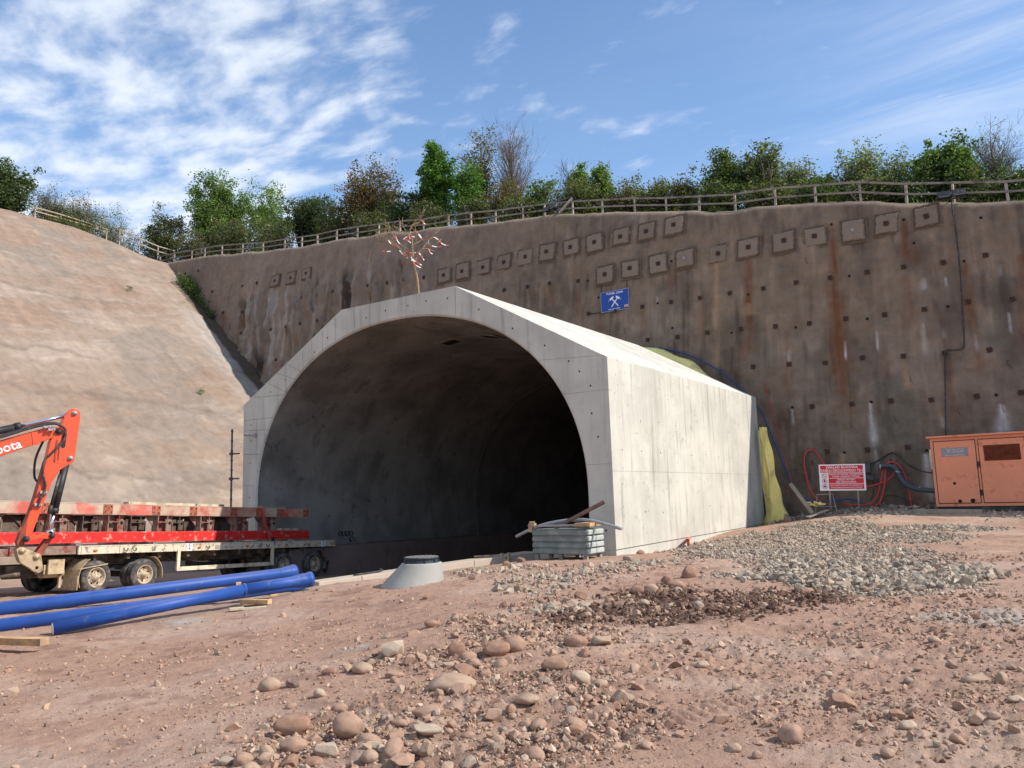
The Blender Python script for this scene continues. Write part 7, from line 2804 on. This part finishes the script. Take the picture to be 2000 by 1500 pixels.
tree_px(428, 338, 150, 23, 'leafy_tree', 'tree', 'broad fresh green tree, left one of the pair behind the fence dip', seed=9, tips=150, per=100, leaf=.16, tones=BRIGHT + MIDG[:2], wts=[3, 2, 3, 2, 1], stems=3, crown_lo=.16, group=TG)
tree_px(524, 340, 100, 24, 'leafy_tree', 'tree', 'airy yellow-green tree with sky showing through, right one of the pair', seed=10, tips=120, per=42, leaf=.14, tones=BRIGHT, wts=[2, 4, 1], stems=3, crown_lo=.12, bark=(.2, .18, .15), group=TG)
tree_px(470, 420, 130, 20, 'shrub', 'shrub', 'grey-green undergrowth at the foot of the bright green pair', seed=11, tips=80, per=60, leaf=.11, tones=DARKG + OLIVE, stems=5, crown_lo=.0, group=SG)
tree_px(606, 366, 135, 21, 'leafy_tree', 'tree', 'low dark green spreading tree left of the brown-leaved one', seed=12, tips=130, per=80, leaf=.12, tones=DARKG, stems=4, crown_lo=.10, shape='fan', group=TG)
tree_px(716, 316, 150, 21, 'leafy_tree', 'tree', 'wide tree with copper-brown new leaves and dark branches', seed=13, tips=190, per=55, leaf=.12, tones=BROWN, stems=4, crown_lo=.15, shape='fan', bark=(.06, .05, .042), group=TG, trunk_r=.16)
tree_px(655, 392, 90, 19.5, 'shrub', 'shrub', 'dark bush filling the gap under the copper-brown tree', seed=14, tips=70, per=60, leaf=.11, tones=DARKG + BROWN[:1], stems=4, crown_lo=.0, group=SG)
tree_px(795, 362, 90, 20.5, 'shrub', 'shrub', 'dark green bush between the copper-brown tree and the bright column', seed=15, tips=80, per=80, leaf=.12, tones=DARKG, stems=4, crown_lo=.0, group=SG)
tree_px(850, 266, 76, 21.5, 'leafy_tree', 'tree', 'narrow upright vivid green tree, the tallest leafy column on the crest', seed=16, tips=110, per=110, leaf=.15, tones=((.06, .125, .02), (.085, .16, .026), (.035, .08, .015)), crown_lo=.12, group=TG)
tree_px(912, 312, 56, 20.5, 'leafy_tree', 'tree', 'small vivid green tree right of the tall leafy column', seed=17, tips=70, per=70, leaf=.13, tones=((.06, .125, .02), (.085, .16, .026)), crown_lo=.15, group=TG)
tree_px(934, 242, 92, 22.5, 'leafy_tree', 'tree', 'tall sparse tree with pale yellowish trunk and brownish leaves', seed=18, tips=130, per=20, leaf=.12, tones=OLIVE + BROWN[:2], crown_lo=.22, bark=(.22, .18, .10), twigs=4, group=TG)
tree_px(1000, 222, 112, 23, 'bare_tree', 'tree', 'tall leafless tree with fine upswept twigs, the highest on the crest', seed=19, kind='bare', tips=170, per=0, crown_lo=.2, bark=(.20, .17, .14), shape='round', spread=.40, twigs=5, group=TG)
tree_px(985, 335, 84, 20.5, 'shrub', 'shrub', 'orange-brown low tree at the foot of the tall leafless one', seed=20, tips=90, per=42, leaf=.11, tones=BROWN + OLIVE[:1], stems=3, crown_lo=.08, group=SG)
tree_px(1058, 336, 60, 20, 'shrub', 'shrub', 'light green bush right of the tall leafless tree', seed=21, tips=60, per=70, leaf=.12, tones=MIDG + BRIGHT[:1], stems=3, crown_lo=.0, group=SG)
tree_px(1106, 306, 50, 21, 'bare_tree', 'tree', 'small dark leafless tree left of the two green spires', seed=22, kind='bare', tips=60, per=0, crown_lo=.15, bark=(.10, .09, .08), shape='fan', group=TG)
tree_px(1131, 308, 40, 20, 'leafy_tree', 'tree', 'pointed young green tree, left of the two spires', seed=23, tips=60, per=70, leaf=.12, tones=BRIGHT + MIDG[:1], crown_lo=.1, shape='cone', group=TG)
tree_px(1171, 309, 52, 20, 'leafy_tree', 'tree', 'pointed young green tree, right and bushier of the two spires', seed=24, tips=70, per=80, leaf=.12, tones=BRIGHT + MIDG[:1], crown_lo=.1, shape='cone', group=TG)
for i, (px, top, wd, lab) in enumerate([(1120, 358, 95, 'low mixed green bush in front of the two green spires'), (1215, 352, 80, 'low green hedge bush just right of the spires'), (1275, 347, 85, 'brown-green hedge bush in the middle of the low stretch'),
                                        (1335, 351, 80, 'olive hedge bush left of the hawthorn pair')]):
    tree_px(px, top, wd, 18.8, 'shrub', 'shrub', lab, seed=30 + i, tips=70, per=75, leaf=.10, tones=(MIDG + OLIVE) if i % 2 == 0 else (OLIVE + BROWN[:2] + MIDG[:1]), stems=5, crown_lo=.0, group=SG)
tree_px(1412, 290, 84, 19.5, 'leafy_tree', 'tree', 'dark green hawthorn with ragged top, left of the pair', seed=40, tips=100, per=75, leaf=.11, tones=MIDG + DARKG[:1], stems=2, crown_lo=.1, shape='fan', group=TG)
tree_px(1484, 282, 96, 19.8, 'leafy_tree', 'tree', 'flowering pale-tipped hawthorn, right of the pair', seed=41, tips=110, per=75, leaf=.11, tones=MIDG + SILV[:1] + OLIVE[:1], stems=3, crown_lo=.1, shape='fan', group=TG)
tree_px(1555, 306, 80, 19.5, 'shrub', 'shrub', 'light airy shrub between the hawthorn pair and the silvery one', seed=42, tips=80, per=42, leaf=.09, tones=OLIVE + BRIGHT[:1] + SILV[:1], stems=4, crown_lo=.0, group=SG)
tree_px(1612, 326, 60, 19, 'shrub', 'shrub', 'yellow-green low bush left of the silvery tree', seed=43, tips=50, per=70, leaf=.10, tones=MIDG + BRIGHT[:1], stems=4, crown_lo=.0, group=SG)
tree_px(1672, 279, 96, 19.5, 'leafy_tree', 'tree', 'silvery grey-green tree above the right part of the wall', seed=44, tips=110, per=55, leaf=.09, tones=SILV + MIDG[:1], stems=3, crown_lo=.05, group=TG)
tree_px(1750, 287, 86, 19.8, 'leafy_tree', 'tree', 'thin grey-green tree between the silvery tree and the maple', seed=45, tips=100, per=36, leaf=.09, tones=SILV[:2] + OLIVE[:1], stems=3, crown_lo=.05, bark=(.15, .14, .12), group=TG)
tree_px(1842, 262, 124, 19.0, 'leafy_tree', 'tree', 'dense maple with large deep green leaves near the right edge', seed=46, tips=150, per=100, leaf=.13, tones=((.06, .10, .025), (.08, .13, .03), (.038, .065, .018)), crown_lo=.05, group=TG)
tree_px(1934, 233, 116, 19.6, 'bare_tree', 'tree', 'open-crowned tree with tiny buds and no leaves, right of the maple', seed=47, kind='bare', tips=110, per=4, leaf=.05, tones=BRIGHT, crown_lo=.2, bark=(.17, .15, .13), shape='fan', spread=.6, twigs=4, group=TG)
for i, (px, top, wd, lab) in enumerate([(1400, 345, 100, 'dark undergrowth bush below the dark hawthorn'), (1500, 345, 105, 'dark undergrowth bush below the pale-tipped hawthorn'), (1600, 352, 95, 'low dark bush behind the fence below the yellow-green one'),
                                        (1700, 342, 100, 'dark bush at the foot of the silvery tree'), (1790, 340, 90, 'dark bush left of the maple trunk'), (1885, 338, 80, 'brown-green bush under the bare tree at right'),
                                        (1975, 330, 110, 'brown-green bush at the right picture edge behind the fence'), (2070, 300, 140, 'green bush just beyond the right picture edge')]):
    tree_px(px, top, wd, 18.0, 'shrub', 'shrub', lab, seed=50 + i, tips=65, per=70, leaf=.10, tones=(DARKG + MIDG) if i % 2 == 0 else (DARKG + OLIVE), stems=5, crown_lo=.0, group=SG)
for i, (px, top, wd, lab) in enumerate([(545, 425, 90, 'dark thicket behind the fence right of the airy tree'), (735, 408, 110, 'thin brown brush behind the fence under the copper-brown tree'), (835, 385, 90, 'dark brush at the foot of the tall leafy column'),
                                        (925, 378, 90, 'olive brush at the foot of the sparse yellow-trunked tree'), (1010, 372, 90, 'olive-brown brush at the foot of the leafless tree')]):
    tree_px(px, top, wd, 18.6, 'shrub', 'shrub', lab, seed=70 + i, tips=60, per=55, leaf=.10, tones=(DARKG + OLIVE), stems=5, crown_lo=.0, group=SG)


# grass along the crest
def grass():
    r = np.random.default_rng(77)
    n = 16000
    x = r.uniform(-38, 26, n)
    t = wall_top(x)
    y = wall_y(t) + .75 + np.abs(r.standard_normal(n)) * 1.6
    # a tongue of grass at the fence corner on the slope
    m = 2600
    x = np.concatenate([x, -38.2 - np.abs(r.standard_normal(m)) * .9])
    y = np.concatenate([y, r.uniform(8.5, 16.5, m)])
    n = len(x)
    keep = fbm(x * .6, y * .6, 0, 300, 3) > -.25
    x, y = x[keep], y[keep]
    n = len(x)
    z = hill_z(x, y) - .05
    h = r.uniform(.12, .42, n)
    a = r.uniform(0, 6.28, n)
    w = .018 + .02 * r.random(n)
    dx, dy = np.cos(a) * w, np.sin(a) * w
    lx, ly = r.normal(0, .4, n) * h, r.normal(0, .4, n) * h
    V = np.stack([np.stack([x - dx, y - dy, z], -1), np.stack([x + dx, y + dy, z], -1), np.stack([x + lx, y + ly, z + h], -1)], 1)
    tones = np.array([(.10, .15, .03), (.17, .17, .06), (.24, .20, .10), (.07, .11, .025)])[r.choice(4, n, p=[.35, .25, .2, .2])] * r.uniform(.7, 1.2, (n, 1))
    o = link('grass', np_mesh('grass', V.reshape(-1, 3), np.arange(n * 3).reshape(-1, 3), [M['grass']], False, np.repeat(tones, 3, 0)))
    tag(o, 'rough grass along the crest behind the fence', 'grass', None, 'stuff')


grass()

# weeds rooted in the gutter between slope and wall, and single tufts on the slope
def weeds(name, label, pts, n, size, seed, hh, group=None):
    r = np.random.default_rng(seed)
    C = np.array([pts[r.integers(len(pts))] for _ in range(n)]) + r.standard_normal((n, 3)) * np.array([.22, .15, .12]) * hh
    lv, lf, lc = leaf_cloud(r, C, np.full(n, .10 * hh), 7, size, ((.035, .06, .015), (.06, .10, .025), (.09, .13, .04)), [2, 2, 1])
    o = link(name, np_mesh(name, lv, lf, [M['leaf']], False, lc))
    return tag(o, label, 'weed', group)


def corner(z, dy=.25, up=.15):
    x = -(z + 10.2) / .805
    return (x + .15, wall_y(z) - dy, z + up)


weeds('weed_clump', 'dark green weed clump in the gutter where slope meets wall', [corner(z) for z in np.linspace(16.9, 14.6, 16)] + [corner(z, .3, .5) for z in np.linspace(16.8, 15.6, 10)], 330, .07, 5, 1.3, 'weeds in the gutter')
weeds('weed_clump', 'small green tuft lower down the gutter between slope and wall', [corner(14.1), corner(13.8)], 60, .06, 6, .9, 'weeds in the gutter')
for i, (px, py, lab) in enumerate([(250, 570, 'tiny weed tuft on the upper middle of the pale slope'), (387, 772, 'small weed tuft on the slope left of the portal shoulder'),
                                   ][:2]):
    # meet the slope plane
    d = ray(px, py)
    t = (slope_z(CAM[0]) - CAM[2]) / (d[2] + .805 * d[0])
    q = CAM + t * d
    weeds('weed_tuft', lab, [tuple(q + np.array([.18, 0, .2]))], 16, .035, 90 + i, .55, 'weed tufts on the slope')
